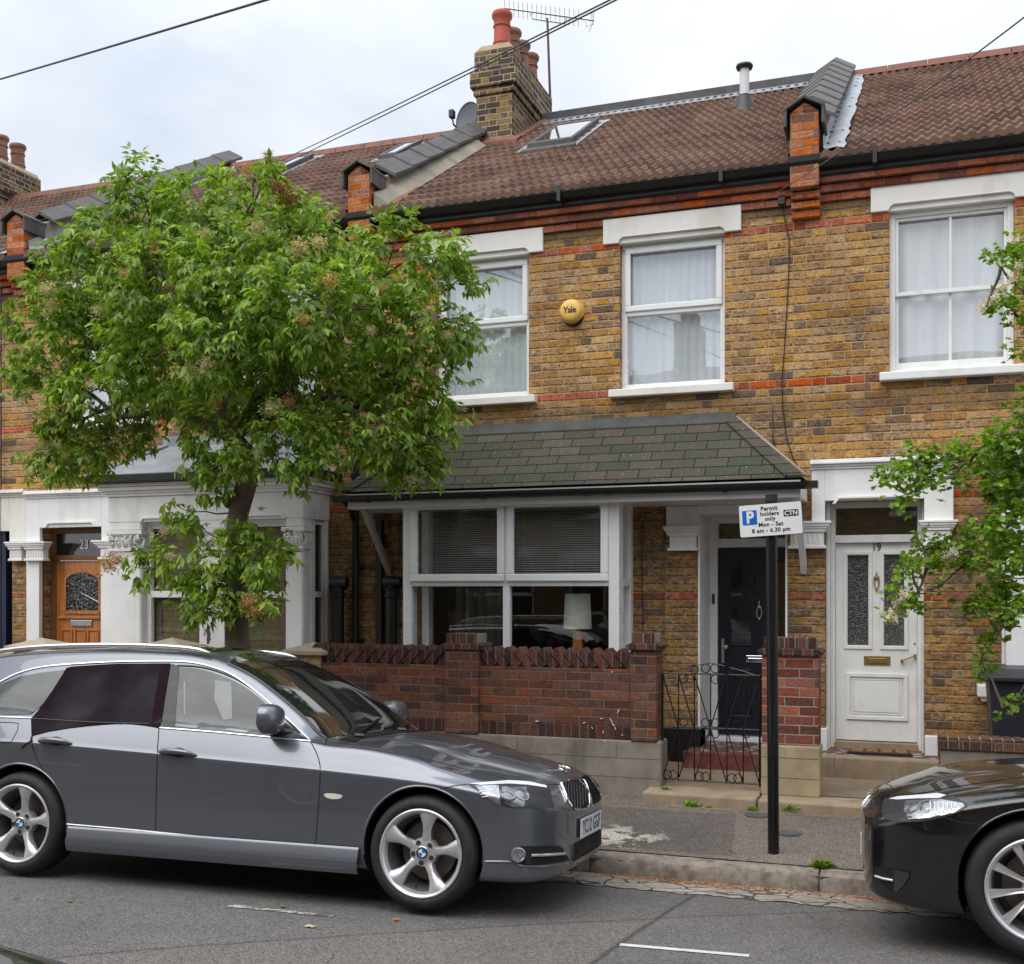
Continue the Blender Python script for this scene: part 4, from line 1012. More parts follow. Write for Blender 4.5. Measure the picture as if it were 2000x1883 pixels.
q = MB(); q.tube([(kx, YD, kz+.10), (kx, YD-.02, kz+.09), (kx, YD-.022, kz+.03)], .006, 8)
q.tube([(kx+.024*math.sin(a_), YD-.024, kz-.02-.055*math.cos(a_)) for a_ in [2*math.pi*k/16 for k in range(17)]], .0045, 6); q.blob((kx, YD-.02, kz-.085), .008, .008, .014); q.blob((kx, YD-.01, kz+.035), .022, .012, .014); q.build('knocker', M['chrome'], d21, smooth=True)
q = MB(); q.box(dl0-.055, dl0-.03, YD-.045, YD-.03, zd0+1.26, zd0+1.36); q.build('doorbell', M['black'], d21, bevel=.006)
# stucco head above door 21 + pilaster with caps
q = MB(); q.box(X(1302, YF), X(1372, YF)-.02, YF-.03, YF+.01, 2.42, zc0-.17); q.build('pilaster_head', M['white'], h21, bevel=.01)
q = MB(); q.box(DX[0]+.02, DX[1]-.0, YF-.012, YF+.05, 2.60, zc0-.17); q.build('door_head', M['white'], h21)
cap_pilaster(h21, X(1299, YF), X(1373, YF), YF, Z(1340, 1076, YF), Z(1340, 1029, YF))
q = MB(); q.box(X(1292, YF), DX[0]+.02, YF-.02, YF+.3, .2, .60); q.build('black_plinth', M['black'], h21, bevel=.01)
# pipes beside the bay
def pipe(parent, x, y, z0, z1, r, mat='black', name='downpipe', joints=()):
    q = MB(); q.tube([(x, y, z0), (x, y, z1)], r, 14)
    for j in joints: q.tube([(x, y, j), (x, y, j+.06)], r*1.18, 14); q.box(x-r*1.6, x+r*1.6, y, YF+.0, j+.015, j+.045)
    return q.build(name, M[mat], parent, smooth=True, angle=50)
xp1 = X(694, YF-.08); pipe(h21, xp1, YF-.075, .2, 5.62, .037, joints=(1.35, 2.1, 3.05, 4.4))
q = MB(); q.tube([(xc0+.03, yc+.02, zc0-.06), (xc0-.0, yc+.25, zc0-.12), (xp1, YF-.12, zc0-.22)], .032, 10); q.build('branch_pipe', M['black'], h21, smooth=True)
xp2 = X(743, YF-.05); q = MB(); q.box(xp2-.035, xp2+.035, YF-.10, YF-.03, .2, 2.62); q.build('square_downpipe', M['black'], h21, bevel=.005)
for k, pxx in enumerate((660, 765)):
    xx = X(pxx, YF-.22); yy = YF-.22; zt = Z(pxx, 1133, yy)
    q = MB(); q.tube([(xx, yy, .2), (xx, yy, zt-.16)], .062, 18); q.lathe([(.062, -.18), (.078, -.17), (.078, -.145), (.066, -.14), (.066, -.11), (.08, -.105), (.08, -.09), (.06, -.08)], (xx, yy, zt), 18)
    so_ = q.build('stub_pipe', M['black'], h21, smooth=True)
    q = MB(); q.tube([(xx-.08, yy-.01, zt-.03), (xx+.095, yy+.02, zt-.03)], .066, 16, cap=False); q.tube([(xx-.079, yy-.01, zt-.03), (xx+.094, yy+.02, zt-.03)], .058, 16, cap=False); q.tube([(xx, yy, zt-.12), (xx, yy, zt-.05)], .055, 14); q.build('cowl', M['black'], so_, smooth=True)
# --- front steps of 21
q = MB(); q.box(X(1340, 10.3), -1.05, 10.25, 11.2, .2, .425); q.build('porch_floor', M['porchtile'], h21, bevel=.004)
q = MB(); q.box(X(1340, 10.3)-.01, -1.05, 10.2, 10.262, .2, .428); q.build('step', M['redstep'], h21, bevel=.008)

# ------------------------------------------------------------------ house 19 (right)
C0 = X(1736.6, YF); C1 = X(1981.3, YF); D19 = (X(1612, YF), X(1805, YF)); zt19 = Z(1736, 412.7, YF); zs19 = Z(1736, 727, YF)
h19 = house_shell(3, [(C0, C1, zs19, zt19, .12), (D19[0], D19[1], .4, Z(1700, 990, YF)+.06, .3), (.75, 3.0, .9, 2.8, .1), (2.1, 3.1, zs19, zt19, .12)],
                  'right hand brick terraced house with white front door numbered 19', flash=((PX_[3], 1),))
# sash window with bars
def sash(parent, x0, x1, z0, z1, bar=True, cur='net19'):
    y = YF+.06; q = MB()
    q.box(x0, x0+.05, y, y+.1, z0, z1); q.box(x1-.05, x1, y, y+.1, z0, z1); q.box(x0+.05, x1-.05, y, y+.1, z1-.05, z1); q.box(x0+.05, x1-.05, y, y+.1, z0, z0+.03)
    wf = q.build('window_frame', M['woodwhite'], parent, bevel=.004)
    zm = (z0+z1)/2-.01; s = MB(); cx = (x0+x1)/2
    for (a, b, c, d, yy) in ((x0+.05, x1-.05, zm-.02, z1-.05, y+.02), (x0+.05, x1-.05, z0+.03, zm+.02, y+.055)):
        s.box(a, a+.028, yy, yy+.03, c, d); s.box(b-.028, b, yy, yy+.03, c, d); s.box(a+.028, b-.028, yy, yy+.03, d-.028, d); s.box(a+.028, b-.028, yy, yy+.03, c, c+(.035 if yy == y+.02 else .065))
        if bar: s.box(cx-.012, cx+.012, yy+.004, yy+.026, c+.035, d-.028)
    s.build('sash', M['woodwhite'], wf, bevel=.003, bseg=1)
    g = MB(); g.quad((x0+.05, y+.07, z0+.05), (x1-.05, y+.07, z0+.05), (x1-.05, y+.07, z1-.05), (x0+.05, y+.07, z1-.05)); g.build('pane', M['glass'], wf)
    curtain(wf, x0+.03, x1-.03, z0+.03, z1-.03, y+.13, cur, .02, .19)
sash(h19, C0, C1, zs19, zt19); sash(h19, 2.1, 3.1, zs19, zt19)
lintel(h19, C0-.155, C1+.155, zt19-.004, zt19+.23); sill(h19, C0-.08, C1+.08, zs19-.085, zs19, 'woodwhite'); lintel(h19, 1.95, 3.25, zt19-.004, zt19+.23); sill(h19, 2.0, 3.2, zs19-.085, zs19)
room(h19, C0-.3, 3.3, zs19-.1, zt19+.1, YF+.45, YF+2)
# white frieze with cornice over the door
zf0 = Z(1700, 990, YF); zf1 = Z(1700, 915, YF)
q = MB(); fx0, fx1 = PX_[3]+.05, X(1862, YF)
q.box(fx0, D19[0]-.0, YF-.045, YF+.02, Z(1580, 1021, YF), zf1); q.box(D19[1], fx1, YF-.045, YF+.02, Z(1830, 1019, YF), zf1); q.box(D19[0], D19[1], YF-.045, YF+.02, zf0+.06, zf1)
for k, (dz, dy) in enumerate(((0, .06), (.022, .075), (.044, .10), (.066, .085))): q.box(fx0-.01, fx1+.02, YF-dy, YF+.02, zf1+dz, zf1+dz+.0215)
q.build('frieze', M['white'], h19, bevel=.005)
q = MB(); a, b = X(1626, YF), X(1795, YF); q.prism([(a, YF-.05, zf0+.03), (a+.05, YF-.05, zf0+.095), (b-.05, YF-.05, zf0+.095), (b, YF-.05, zf0+.03), (b-.03, YF-.05, zf0+.03), (b-.065, YF-.05, zf0+.075), (a+.065, YF-.05, zf0+.075), (a+.03, YF-.05, zf0+.03)], (0, -.02, 0)); q.build('label_mould', M['white'], h19, bevel=.003)
cap_pilaster(h19, X(1530, YF), X(1625, YF), YF, Z(1580, 1072, YF), Z(1580, 1019, YF)); cap_pilaster(h19, X(1794, YF), X(1871, YF), YF, Z(1830, 1066, YF), Z(1830, 1017, YF))
build_each('white_plinth', M['woodwhite'], h19, [(X(1806, YF), X(1832, YF), YF-.05, YF+.1, .2, Z(1818, 1436, YF)), (X(1600, YF)-.0, D19[0]+.02, YF-.03, YF+.1, .3, .65), (X(1832, YF), X(1945, YF), YF-.012, YF+.01, Z(1880, 1441, YF)-.03, Z(1880, 1441, YF))], bevel=.01)
# door 19
YD9 = 10.80; z9 = Z(1714, 1449, YD9); z9t = Z(1714, 1061, YD9); a9, b9 = X(1632.7, YD9), X(1791, YD9)
q = MB(); ztop = zf0+.06
q.box(D19[0], a9-.045, YD9-.16, YD9+.1, .4, ztop); q.box(a9-.045, a9-.003, YD9-.04, YD9+.1, .4, ztop); q.box(b9+.003, b9+.04, YD9-.04, YD9+.1, .4, ztop); q.box(b9+.04, D19[1]+.0, YD9-.16, YD9+.1, .4, ztop)
q.box(a9-.003, b9+.003, YD9-.05, YD9+.1, z9t+.005, z9t+.075); q.box(a9-.003, b9+.003, YD9-.03, YD9+.1, ztop-.05, ztop)
d19 = q.build('front_door', M['woodwhite'], h19, bevel=.005); d19['label'] = 'white panelled front door with pebbled glass'
q = MB(); W9 = b9-a9; H9 = z9t-z9
# leaf built round its two glazed openings
g0, g1 = z9+H9*.485, z9+H9*.94
gl9 = ((a9+.175*W9-.02, a9+.405*W9), (a9+.60*W9, a9+.83*W9+.01))
ho = [(u0, u1, g0, g1, .03) for u0, u1 in gl9]
wall_holes(q, a9, b9, z9+.01, z9t, YD9, ho, .03); q.quad((a9, YD9, z9), (a9, YD9, z9t), (a9, YD9+.05, z9t), (a9, YD9+.05, z9))
for u0, u1 in gl9: moulding(q, u0-.035, u1+.035, g0-.035, g1+.035, YD9, .03, .014)
pz0, pz1 = z9+H9*.11, z9+H9*.345
moulding(q, a9+.13*W9, b9-.11*W9, pz0, pz1, YD9, .035, .02); moulding(q, a9+.20*W9, b9-.18*W9, pz0+.05, pz1-.05, YD9, .014, .010)
q.box(a9+.23*W9, b9-.21*W9, YD9-.012, YD9+.002, pz0+.07, pz1-.07)
lo = q.build('leaf', M['woodwhite'], d19, bevel=.003, bseg=1, fixn=False)
for u0, u1 in gl9:
    q = MB(); q.box(u0, u1, YD9+.022, YD9+.03, g0, g1); q.build('door_pane', M['glass_obscure'], d19)
q = MB(); q.quad((a9, YD9+.03, z9t+.07), (b9, YD9+.03, z9t+.07), (b9, YD9+.03, ztop-.05), (a9, YD9+.03, ztop-.05)); q.build('fanlight', M['carglass'], d19)
q = MB(); lx0, lx1, lz0, lz1 = X(1687.5, YD9), X(1739, YD9), Z(1713, 1299.5, YD9), Z(1713, 1281, YD9); q.box(lx0, lx1, YD9-.010, YD9+.004, lz0, lz1); q.box(lx0+.03, lx1-.03, YD9-.018, YD9-.008, lz0+.02, lz1-.02); q.build('letterbox', M['brass'], d19, bevel=.004)
kx, kz = X(1712, YD9), Z(1712, 1136, YD9)
q = MB(); q.blob((kx, YD9-.012, kz+.035), .026, .014, .018); q.tube([(kx, YD9-.01, kz+.09), (kx, YD9-.014, kz+.05)], [.004, .01], 8)
q.tube([(kx+.026*math.sin(t_)*(1-.35*(.5+.5*math.cos(t_))), YD9-.02, kz-.012-.05*math.cos(t_)) for t_ in [2*math.pi*k/18 for k in range(19)]], .0055, 6); q.blob((kx, YD9-.016, kz-.07), .009, .01, .02); q.build('knocker', M['brass'], d19, smooth=True)
q = MB(); x_, z_ = X(1774, YD9), Z(1774, 1285, YD9); q.tube([(x_-.055, YD9-.045, z_-.025), (x_+.055, YD9-.045, z_+.02)], .008, 8); q.box(x_-.065, x_-.045, YD9-.05, YD9, z_-.04, z_-.012); q.box(x_+.045, x_+.065, YD9-.05, YD9, z_+.005, z_+.035); q.lathe([(0, 0), (.009, 0), (.009, .008)], (x_+.055, YD9-.008, z_+.13), 10, axis='y'); q.build('handle', M['brass'], d19, bevel=.002, bseg=1)
MX = lambda x, y, z: Matrix.Translation((x, y, z)) @ Matrix.Rotation(R(90), 4, 'X')
text_obj('door_number', '19', .10, M['rubber'], MX(X(1712, YD9), YD9-.006, Z(1712, 1069, YD9)), d19, ext=.004, sx=.85)
# steps of 19
q = MB(); q.box(X(1604, 10.3), X(1835, 10.3), 10.25, YD9, .2, .452); q.build('porch_floor', M['porchtile'], h19, bevel=.004)
q = MB(); q.prism([(X(1601, 10.2), 10.12, .2), (X(1601, 10.2), 10.12, .455), (X(1601, 10.2), 10.26, .457), (X(1601, 10.2), 10.26, .2)], (X(1835, 10.2)-X(1601, 10.2), 0, 0)); q.build('step', M['stonestep'], h19, bevel=.015)
q = MB(); q.box(a9-.01, b9+.01, YD9-.06, YD9+.05, .4, z9); q.build('door_sill', M['stonestep'], h19, bevel=.006)
# bay of 19 (white, mostly beyond the frame)
def old_bay(h, x0, x1, lay):
    """white stucco bay with leafy capitals and a lead roof. lay: (pier widths, window pairs)"""
    yb = YB; zs = .98; zl = lay['zl']; zc = lay['zc']; zk0, zk1 = lay['cap']
    piers = lay['piers']
    q = MB(); q.box(x0+.02, x1-.02, yb+.02, YF, .1, zs-.06); q.build('bay_base', M['white'], h)
    q = MB(); q.box(x0-.03, x1+.03, yb-.05, YF, zs-.06, zs); q.build('sill', M['white'], h, bevel=.008)
    for a, b in piers:
        q = MB(); q.box(a, b, yb, yb+.16, zs, zk0); q.box(a-.0, b+.0, yb, yb+.16, zk1, zl+.12)
        q.box(a-.012, b+.012, yb-.012, yb+.165, zs, zs+.22)
        q.build('bay_pier', M['white'], h, bevel=.015, bseg=1)
    # returns
    for a, b in ((x0, x0+.10), (x1-.10, x1)):
        q = MB(); q.box(a+.001, b-.001, yb+.16, yb+.25, zs, zl+.12); q.box(a+.001, b-.001, YF-.06, YF, zs, zl+.12)
        q.build('bay_return', M['white'], h, bevel=.015, bseg=1)
    q = MB(); q.box(x0-.006, x1+.006, yb-.006, YF, zl+.0, zc)
    for k, (dz, d) in enumerate(((0, .03), (.03, .05), (.06, .085), (.10, .105))): q.box(x0-d, x1+d, yb-d, YF, zc+dz, zc+dz+.036)
    q.build('entablature', M['white'], h, bevel=.006)
    for a, b in piers:
        cap_leafy(h, a, b, yb, zk0, zk1)
    for (a, b) in lay['wins']:
        z0_, z1_ = zs, zl; f = MB(); y_ = yb+.10
        f.box(a, a+.055, y_, y_+.06, z0_, z1_); f.box(b-.055, b, y_, y_+.06, z0_, z1_); f.box(a+.055, b-.055, y_, y_+.06, z1_-.07, z1_); f.box(a+.055, b-.055, y_, y_+.06, z0_, z0_+.06)
        zm = lay['zt']; f.box(a+.055, b-.055, y_-.004, y_+.06, zm-.035, zm+.035)
        fo = f.build('window_frame', M['upvc'], h, bevel=.005)
        g = MB(); g.quad((a, y_+.04, z0_), (b, y_+.04, z0_), (b, y_+.04, z1_), (a, y_+.04, z1_)); g.build('pane', M['glass_ground'], fo)
        bl = MB(); n = 26
        for k in range(n):
            z_ = z0_+.02+(z1_-z0_-.04)*k/n; bl.box(a+.05, b-.05, y_+.085+.003*(k % 2), y_+.10, z_, z_+(z1_-z0_)/n-.004)
        bl.build('bamboo_blind', M['bamboo'], fo)
        tp = MB()
        for u in (.17, .83): tp.box(a+(b-a)*u-.012, a+(b-a)*u+.012, y_+.078, y_+.083, z0_, z1_)
        tp.build('blind_tape', M['tape'], fo)
        lm = MB(); ya = yb-.008; lm.prism([(a-.01, ya, zl+.0), (a+.03, ya, zl+.05), (b-.03, ya, zl+.05), (b+.01, ya, zl+.0), (b-.02, ya, zl-.001), (b-.045, ya, zl+.03), (a+.045, ya, zl+.03), (a+.02, ya, zl-.001)], (0, -.02, 0)); lm.build('label_mould', M['white'], fo, bevel=.003)
    # side lights
    for xx, s in ((x0, 1), (x1, -1)):
        f = MB(); a_ = xx+s*.02; b_ = xx+s*.07; ya, yb2 = yb+.25, YF-.06
        f.box(a_, b_, ya, ya+.04, zs, zl); f.box(a_, b_, yb2-.04, yb2, zs, zl); f.box(a_, b_, ya+.04, yb2-.04, zl-.05, zl); f.box(a_, b_, ya+.04, yb2-.04, lay['zt']-.03, lay['zt']+.03)
        fo = f.build('side_window', M['upvc'], h, bevel=.004); g = MB(); xm_ = (a_+b_)/2; g.quad((xm_, ya, zs), (xm_, yb2, zs), (xm_, yb2, zl), (xm_, ya, zl)); g.build('pane', M['carglass'], fo)
    room(h, x0+.05, x1-.05, zs, zl, yb+.24, YF+2)
    # lead roof: hipped, with rolls
    r_ = MB(); e = .13; zt = zc+.14; zr = zt+.46
    A, B_ = (x0-e, yb-e), (x1+e, yb-e); r_.quad((A[0], A[1], zt+.09), (B_[0], B_[1], zt+.09), (x1-.35, YF, zr), (x0+.35, YF, zr)); r_.poly([(A[0], A[1], zt+.09), (x0+.35, YF, zr), (A[0], YF, zt+.09)]); r_.poly([(B_[0], B_[1], zt+.09), (B_[0], YF, zt+.09), (x1-.35, YF, zr)])
    r_.tube([(A[0]+.02, A[1]+.02, zt+.10), (x0+.35, YF-.02, zr+.01)], .022, 8); r_.tube([(B_[0]-.02, B_[1]+.02, zt+.10), (x1-.35, YF-.02, zr+.01)], .022, 8)
    xm_ = (x0+x1)/2; r_.tube([(xm_, A[1]+.02, zt+.10), (xm_, YF-.02, zr+.01)], .022, 8)
    r_.box(x0+.3, x1-.3, YF-.02, YF-.004, zr-.03, zr+.11)
    r_.build('bay_roof', M['lead'], h, fixn=False)
    g = MB(); g.box(x0-e-.03, x1+e+.03, yb-e-.05, yb-e+.02, zt-.0, zt+.085)
    for s_, xx in ((-1, x0-e-.03), (1, x1+e+.03)): g.box(min(xx, xx-s_*.07), max(xx, xx-s_*.07), yb-e+.02, YF, zt+.001, zt+.084)
    g.build('bay_gutter', M['black'], h, bevel=.01)
def cap_leafy(h, a, b, yb, z0, z1):
    q = MB(); H = z1-z0; d = .16; rg = random.Random(int(a*37))
    q.box(a-.03, b+.03, yb-.03, yb+d+.02, z1-.04, z1); q.box(a-.015, b+.015, yb-.015, yb+d+.01, z1-.055, z1-.04)
    q.box(a-.02, b+.02, yb-.02, yb+d+.012, z0-.008, z0+.02)
    q.box(a+.004, b-.004, yb+.004, yb+d, z0+.02, z1-.055)
    # curled leaves and scrolls
    for s in (-1, 1):
        cx = a if s < 0 else b
        for f in range(10):
            t0 = f*.62; r = .034-.0028*f; q.blob((cx-s*.03+r*math.cos(t0)*-s, yb-.012, z1-.095+r*math.sin(t0)), .014, .022, .014, 8, 6)
    n = 5
    for k in range(n):
        xx = a+(b-a)*(k+.5)/n
        pts = [(xx, yb+.002, z0+.03), (xx, yb-.018, z0+H*.3), (xx+rg.uniform(-.015, .015), yb-.035, z0+H*.5), (xx+rg.uniform(-.02, .02), yb-.045, z0+H*.55)]
        q.tube(pts, [.020, .022, .016, .008], 7)
        for m in range(3): q.blob((xx+rg.uniform(-.025, .025), yb-.02, z0+H*rg.uniform(.2, .75)), .014, .016, .02, 7, 5)
    for k in range(4):
        yy = yb+.02+d*k/4; xx = b+.004
        q.tube([(xx, yy, z0+.03), (xx+.018, yy, z0+H*.3), (xx+.03, yy, z0+H*.55)], [.018, .02, .008], 7); q.blob((xx+.012, yy, z0+H*.62), .014, .016, .02, 7, 5)
    q.build('leafy_capital', M['white'], h, smooth=True, angle=45)
old_bay(h19, .70, 3.02, dict(zl=2.52, zc=2.74, cap=(2.27, 2.52), zt=1.97, piers=[(.70, .93), (1.77, 1.95), (2.79, 3.02)], wins=[(.93, 1.77), (1.95, 2.79)]))
# cable running down between 21 and 19
def cable(name, pts, r, mat, parent=None, n=8):
    q = MB(); q.tube(pts, r, 6); return q.build(name, M[mat], parent, smooth=True, angle=180)
yw_ = YF-.012
cp = [(1527, 400), (1531, 420), (1541, 470), (1541, 520), (1537, 600), (1532, 680), (1527, 745), (1529, 800), (1536, 855), (1549, 895), (1560, 915)]
cable('wall_cable', [P(a, b, yw_) for a, b in cp], .005, 'black', h21)
cable('wall_cable', [P(a, b, yw_) for a, b in [(1509, 795), (1510, 860), (1516, 880), (1535, 905), (1553, 922)]], .005, 'black', h21)
cable('wall_cable', [P(a, b, yw_) for a, b in [(1525, 390), (1512, 386), (1480, 388), (1467, 396), (1465, 404), (1475, 411), (1500, 402), (1524, 384)]], .004, 'black', h21)
cable('wall_cable', [P(a, b, yw_) for a, b in [(1256, 1240), (1254, 1130), (1253, 1030), (1262, 1003), (1285, 996), (1305, 1000)]], .004, 'black', h21)
q = MB(); p = P(1527, 392, YF-.03); q.box(p.x-.035, p.x+.035, YF-.06, YF, p.z-.045, p.z+.045); q.build('junction_box', M['black'], h21, bevel=.008)

# ------------------------------------------------------------------ house 23 (left, behind the tree)
off = PX_[1]-PX_[3]
U0, U1 = C0+off, C1+off
D23 = (X(83, YF), X(203, YF)); zf23 = Z(150, 1020, YF)
h23 = house_shell(1, [(U0, U1, zs19, zt19, .12), (U0+2.1, U1+2.1, zs19, zt19, .12), (D23[0], D23[1], .4, Z(150, 1030, YF), .22), (-8.1, -5.95, .9, 2.6, .1)],
                  'brick terraced house behind the street tree with white bay and wooden door numbered 23', flash=((PX_[1], 1), (PX_[1], -1)))
for k in (0, 2.1):
    window_upvc(h23, U0+k, U1+k, zs19, zt19, YF); lintel(h23, U0+k-.155, U1+k+.155, zt19-.004, zt19+.23); sill(h23, U0+k-.08, U1+k+.08, zs19-.085, zs19)
room(h23, U0-.2, U1+2.3, zs19-.1, zt19+.1, YF+.45, YF+2)
a = onroof(512, 352); b = onroof(582, 335); skylight(h23, a.x, b.x-.1, a.y-.1, a.y+.9)
a = onroof(738, 322); b = onroof(830, 300); skylight(h23, a.x, b.x-.25, a.y, a.y+.8)
zl = Z(500, 1014, YB); zc = Z(400, 978, YB); 
PT = lambda u: X(u, YB)
old_bay(h23, PT(213), PT(591), dict(zl=zl, zc=Z(400, 965, YB), cap=(Z(240, 1075, YB), Z(240, 1040, YB)+.02), zt=Z(400, 1161, YB), piers=[(PT(213), PT(275)), (PT(388), PT(440)), (PT(557), PT(591))], wins=[(PT(275), PT(388)), (PT(440), PT(557))]))
# frieze over the door 23
zfr = Z(150, 972, YF); x25 = X(0, YF)-.5
q = MB(); q.box(PX_[1], D23[0], YF-.045, YF+.02, Z(70, 1058, YF), zfr); q.box(D23[1], PT(215), YF-.045, YF+.02, Z(215, 1057, YF), zfr); q.box(D23[0], D23[1], YF-.045, YF+.02, Z(150, 1030, YF), zfr)
for k, (dz, dy) in enumerate(((0, .06), (.022, .075), (.044, .10), (.066, .085))): q.box(PX_[1], PT(213), YF-dy, YF+.02, zfr+dz, zfr+dz+.0215)
q.box(X(58, YF), D23[0], YF-.055, YF+.02, .2, Z(70, 1096, YF)); q.box(D23[1], PT(216), YF-.055, YF+.02, .2, Z(70, 1096, YF))
q.build('frieze', M['white'], h23, bevel=.005)
q = MB(); a, b = X(93, YF), X(195, YF); zq = Z(150, 1030, YF); q.prism([(a, YF-.05, zq+.0), (a+.05, YF-.05, zq+.065), (b-.05, YF-.05, zq+.065), (b, YF-.05, zq+.0), (b-.03, YF-.05, zq+.0), (b-.065, YF-.05, zq+.045), (a+.065, YF-.05, zq+.045), (a+.03, YF-.05, zq+.0)], (0, -.02, 0)); q.build('label_mould', M['white'], h23, bevel=.003)
cap_pilaster(h23, X(54, YF), X(103, YF), YF-.02, Z(70, 1096, YF), Z(70, 1059, YF)); cap_pilaster(h23, X(193, YF), PT(215), YF-.02, Z(215, 1093, YF), Z(215, 1056, YF))
y2 = YF+.14; a2, b2 = X(100, y2), X(201, y2); zt2 = Z(150, 1032, y2)
q = MB(); q.box(a2, a2+.06, y2, y2+.08, .45, zt2); q.box(b2-.015, b2+.05, y2, y2+.08, .45, zt2); q.box(a2+.06, b2-.015, y2, y2+.08, zt2-.06, zt2); ztr2 = Z(150, 1086, y2); q.box(a2+.06, b2-.015, y2-.01, y2+.08, ztr2-.05, ztr2+.01)
d23 = q.build('front_door', M['woodframe'], h23, bevel=.006); d23['label'] = 'varnished orange wooden door with arched leaded glass'
q = MB(); la, lb = a2+.062, b2-.018; zl1 = ztr2-.055; 
wall_holes(q, la, lb, .5, zl1, y2+.02, [], .0)
gz0, gz1 = Z(150, 1196, y2), Z(150, 1115, y2); ga, gb = la+.12*(lb-la)+.05, lb-.03
n = 10; cx = (ga+gb)/2; hw = (gb-ga)/2
arch = [(ga, gz0), (gb, gz0)]+[(cx+hw*math.cos(math.pi*k/n), gz1-.13+.13*math.sin(math.pi*k/n)) for k in range(n+1)]
for k in range(len(arch)):
    a, b = Vector(arch[k]), Vector(arch[(k+1) % len(arch)])
    if (a-b).length < 1e-4: continue
    dv = (b-a).normalized(); nv = Vector((-dv.y, dv.x))*.02
    q.prism([(a.x+nv.x, y2+.02, a.y+nv.y), (b.x+nv.x, y2+.02, b.y+nv.y), (b.x-nv.x, y2+.02, b.y-nv.y), (a.x-nv.x, y2+.02, a.y-nv.y)], (0, -.02, 0))
q.box(la+.05, lb-.02, y2-.012, y2+.02, gz0-.075, gz0-.045)
pt_ = Z(150, 1226, y2)
for k in range(3):
    u0 = la+.08+k*(lb-la-.10)/3; u1 = u0+(lb-la-.10)/3-.03; moulding(q, u0, u1, .62, pt_-.02, y2+.02, .018, .014)
lo = q.build('leaf', M['wood'], d23, bevel=.004, bseg=1, fixn=False)
q = MB(); q.prism([(x_, y2+.012, z_) for x_, z_ in arch], (0, .004, 0)); q.build('door_pane', M['glass_lead'], d23)
q = MB()
for s in (-.5, 0, .5): q.tube([(cx+s*hw*.5, y2+.008, gz0+.02), (cx+s*hw, y2+.008, gz1-.1), (cx, y2+.008, gz1-.02)], .003, 5)
q.tube([(ga+.02, y2+.008, gz0+.12), (cx, y2+.008, gz0+.22), (gb-.02, y2+.008, gz0+.12)], .003, 5); q.tube([(cx+.06*math.cos(t_), y2+.008, gz0+.2+.1*math.sin(t_)) for t_ in [2*math.pi*k/14 for k in range(15)]], .003, 5); q.build('glazing_lead', M['steel'], d23)
q = MB(); q.quad((a2+.06, y2+.03, ztr2), (b2-.015, y2+.03, ztr2), (b2-.015, y2+.03, zt2-.06), (a2+.06, y2+.03, zt2-.06)); q.build('fanlight', M['carglass'], d23)
text_obj('door_number', '23', .16, M['plate'], MX(X(162, y2), y2+.022, Z(162, 1064, y2)), d23, ext=.001, sx=.85)
q = MB(); q.box(X(137, y2), X(179, y2), y2+.0, y2+.024, Z(150, 1223, y2), Z(150, 1211, y2)); q.build('letterbox', M['steel'], d23, bevel=.006)
# ------------------------------------------------------------------ house 25 (far left edge)
h25 = house_shell(0, [(-11.4, -10.05, .4, Z(10, 1038, YF), .5)], 'brick house at the far left edge with tall twin chimney pots', flash=())
q = MB(); q.box(-12.5, -10.05, YF-.045, YF+.02, Z(10, 1038, YF), Z(20, 972, YF)); q.box(-10.05, PX_[1], YF-.045, YF+.02, Z(40, 1058, YF), Z(20, 972, YF))
for k, (dz, dy) in enumerate(((0, .06), (.022, .075), (.044, .10), (.066, .085))): q.box(-12.5, PX_[1], YF-dy, YF+.02, Z(20, 972, YF)+dz, Z(20, 972, YF)+dz+.0215)
q.build('frieze', M['stone_white'], h25, bevel=.005); cap_pilaster(h25, X(22, YF), X(56, YF), YF-.0, Z(40, 1096, YF), Z(40, 1059, YF))
q = MB(); q.box(X(27, YF+.3)-.0, X(36, YF+.3)+.05, YF+.05, YF+.5, .3, 2.6); q.box(-11.2, -10.2, YF+.4, YF+.46, .4, 1.2); q.build('front_door', M['navy'], h25, bevel=.006)
q = MB(); q.box(-11.2, -10.2, YF+.46, YF+.5, 1.2, 2.6); q.build('porch_wall', M['fascia'], h25)
chimney(h25, -13.72, 13.4, 15.0, 8.78, first_red=False)
q = MB(); q.tube([(X(7, YF), YF-.04, .2), (X(7, YF), YF-.04, 5.6)], .008, 6); q.build('wall_cable', M['black'], h25)
# ================================================================== FRONT WALLS, GATE, SMALL THINGS
YW = 9.22
def thing(name, label, cat, loc=(0, 0, 0), group=None):
    return tag(empty(name, loc), label, cat, group)
# thresholds
mb = MB(); x0, x1 = X(1253, 8.95), X(1640, 8.95)
yt = 8.93; xs = [x0, X(1478, yt), X(1700, yt)+.6]
for k in range(2):
    a, b = xs[k]+.006, xs[k+1]-.006
    mb.box(a, b, yt, 9.42, .1, .258 if k else .266)
tag(mb.build('threshold_stones', M['stonestep'], bevel=.016), 'two long worn stone thresholds under the gate and the end post', 'threshold')
def teeth(mb, xa, xb, z0, lean):
    x = xa; L = .20; W = .076
    while x < xb:
        cx = x; cz = z0+.075
        ux, uz = (-lean*math.sin(R(42)), math.cos(R(42)))       # long axis
        vx, vz = (math.cos(R(42)), lean*math.sin(R(42)))
        pts = [(cx+ux*sa*L/2+vx*sb*W/2, YW+.007, cz+uz*sa*L/2+vz*sb*W/2) for sa, sb in ((-1, -1), (1, -1), (1, 1), (-1, 1))]
        mb.prism(pts, (0, .2, 0)); x += .113
gw = thing('garden_wall', 'dark red brick garden wall topped with a row of slanted bricks', 'garden wall', ((X(640, YW)+X(1290, YW))/2, YW, .2))
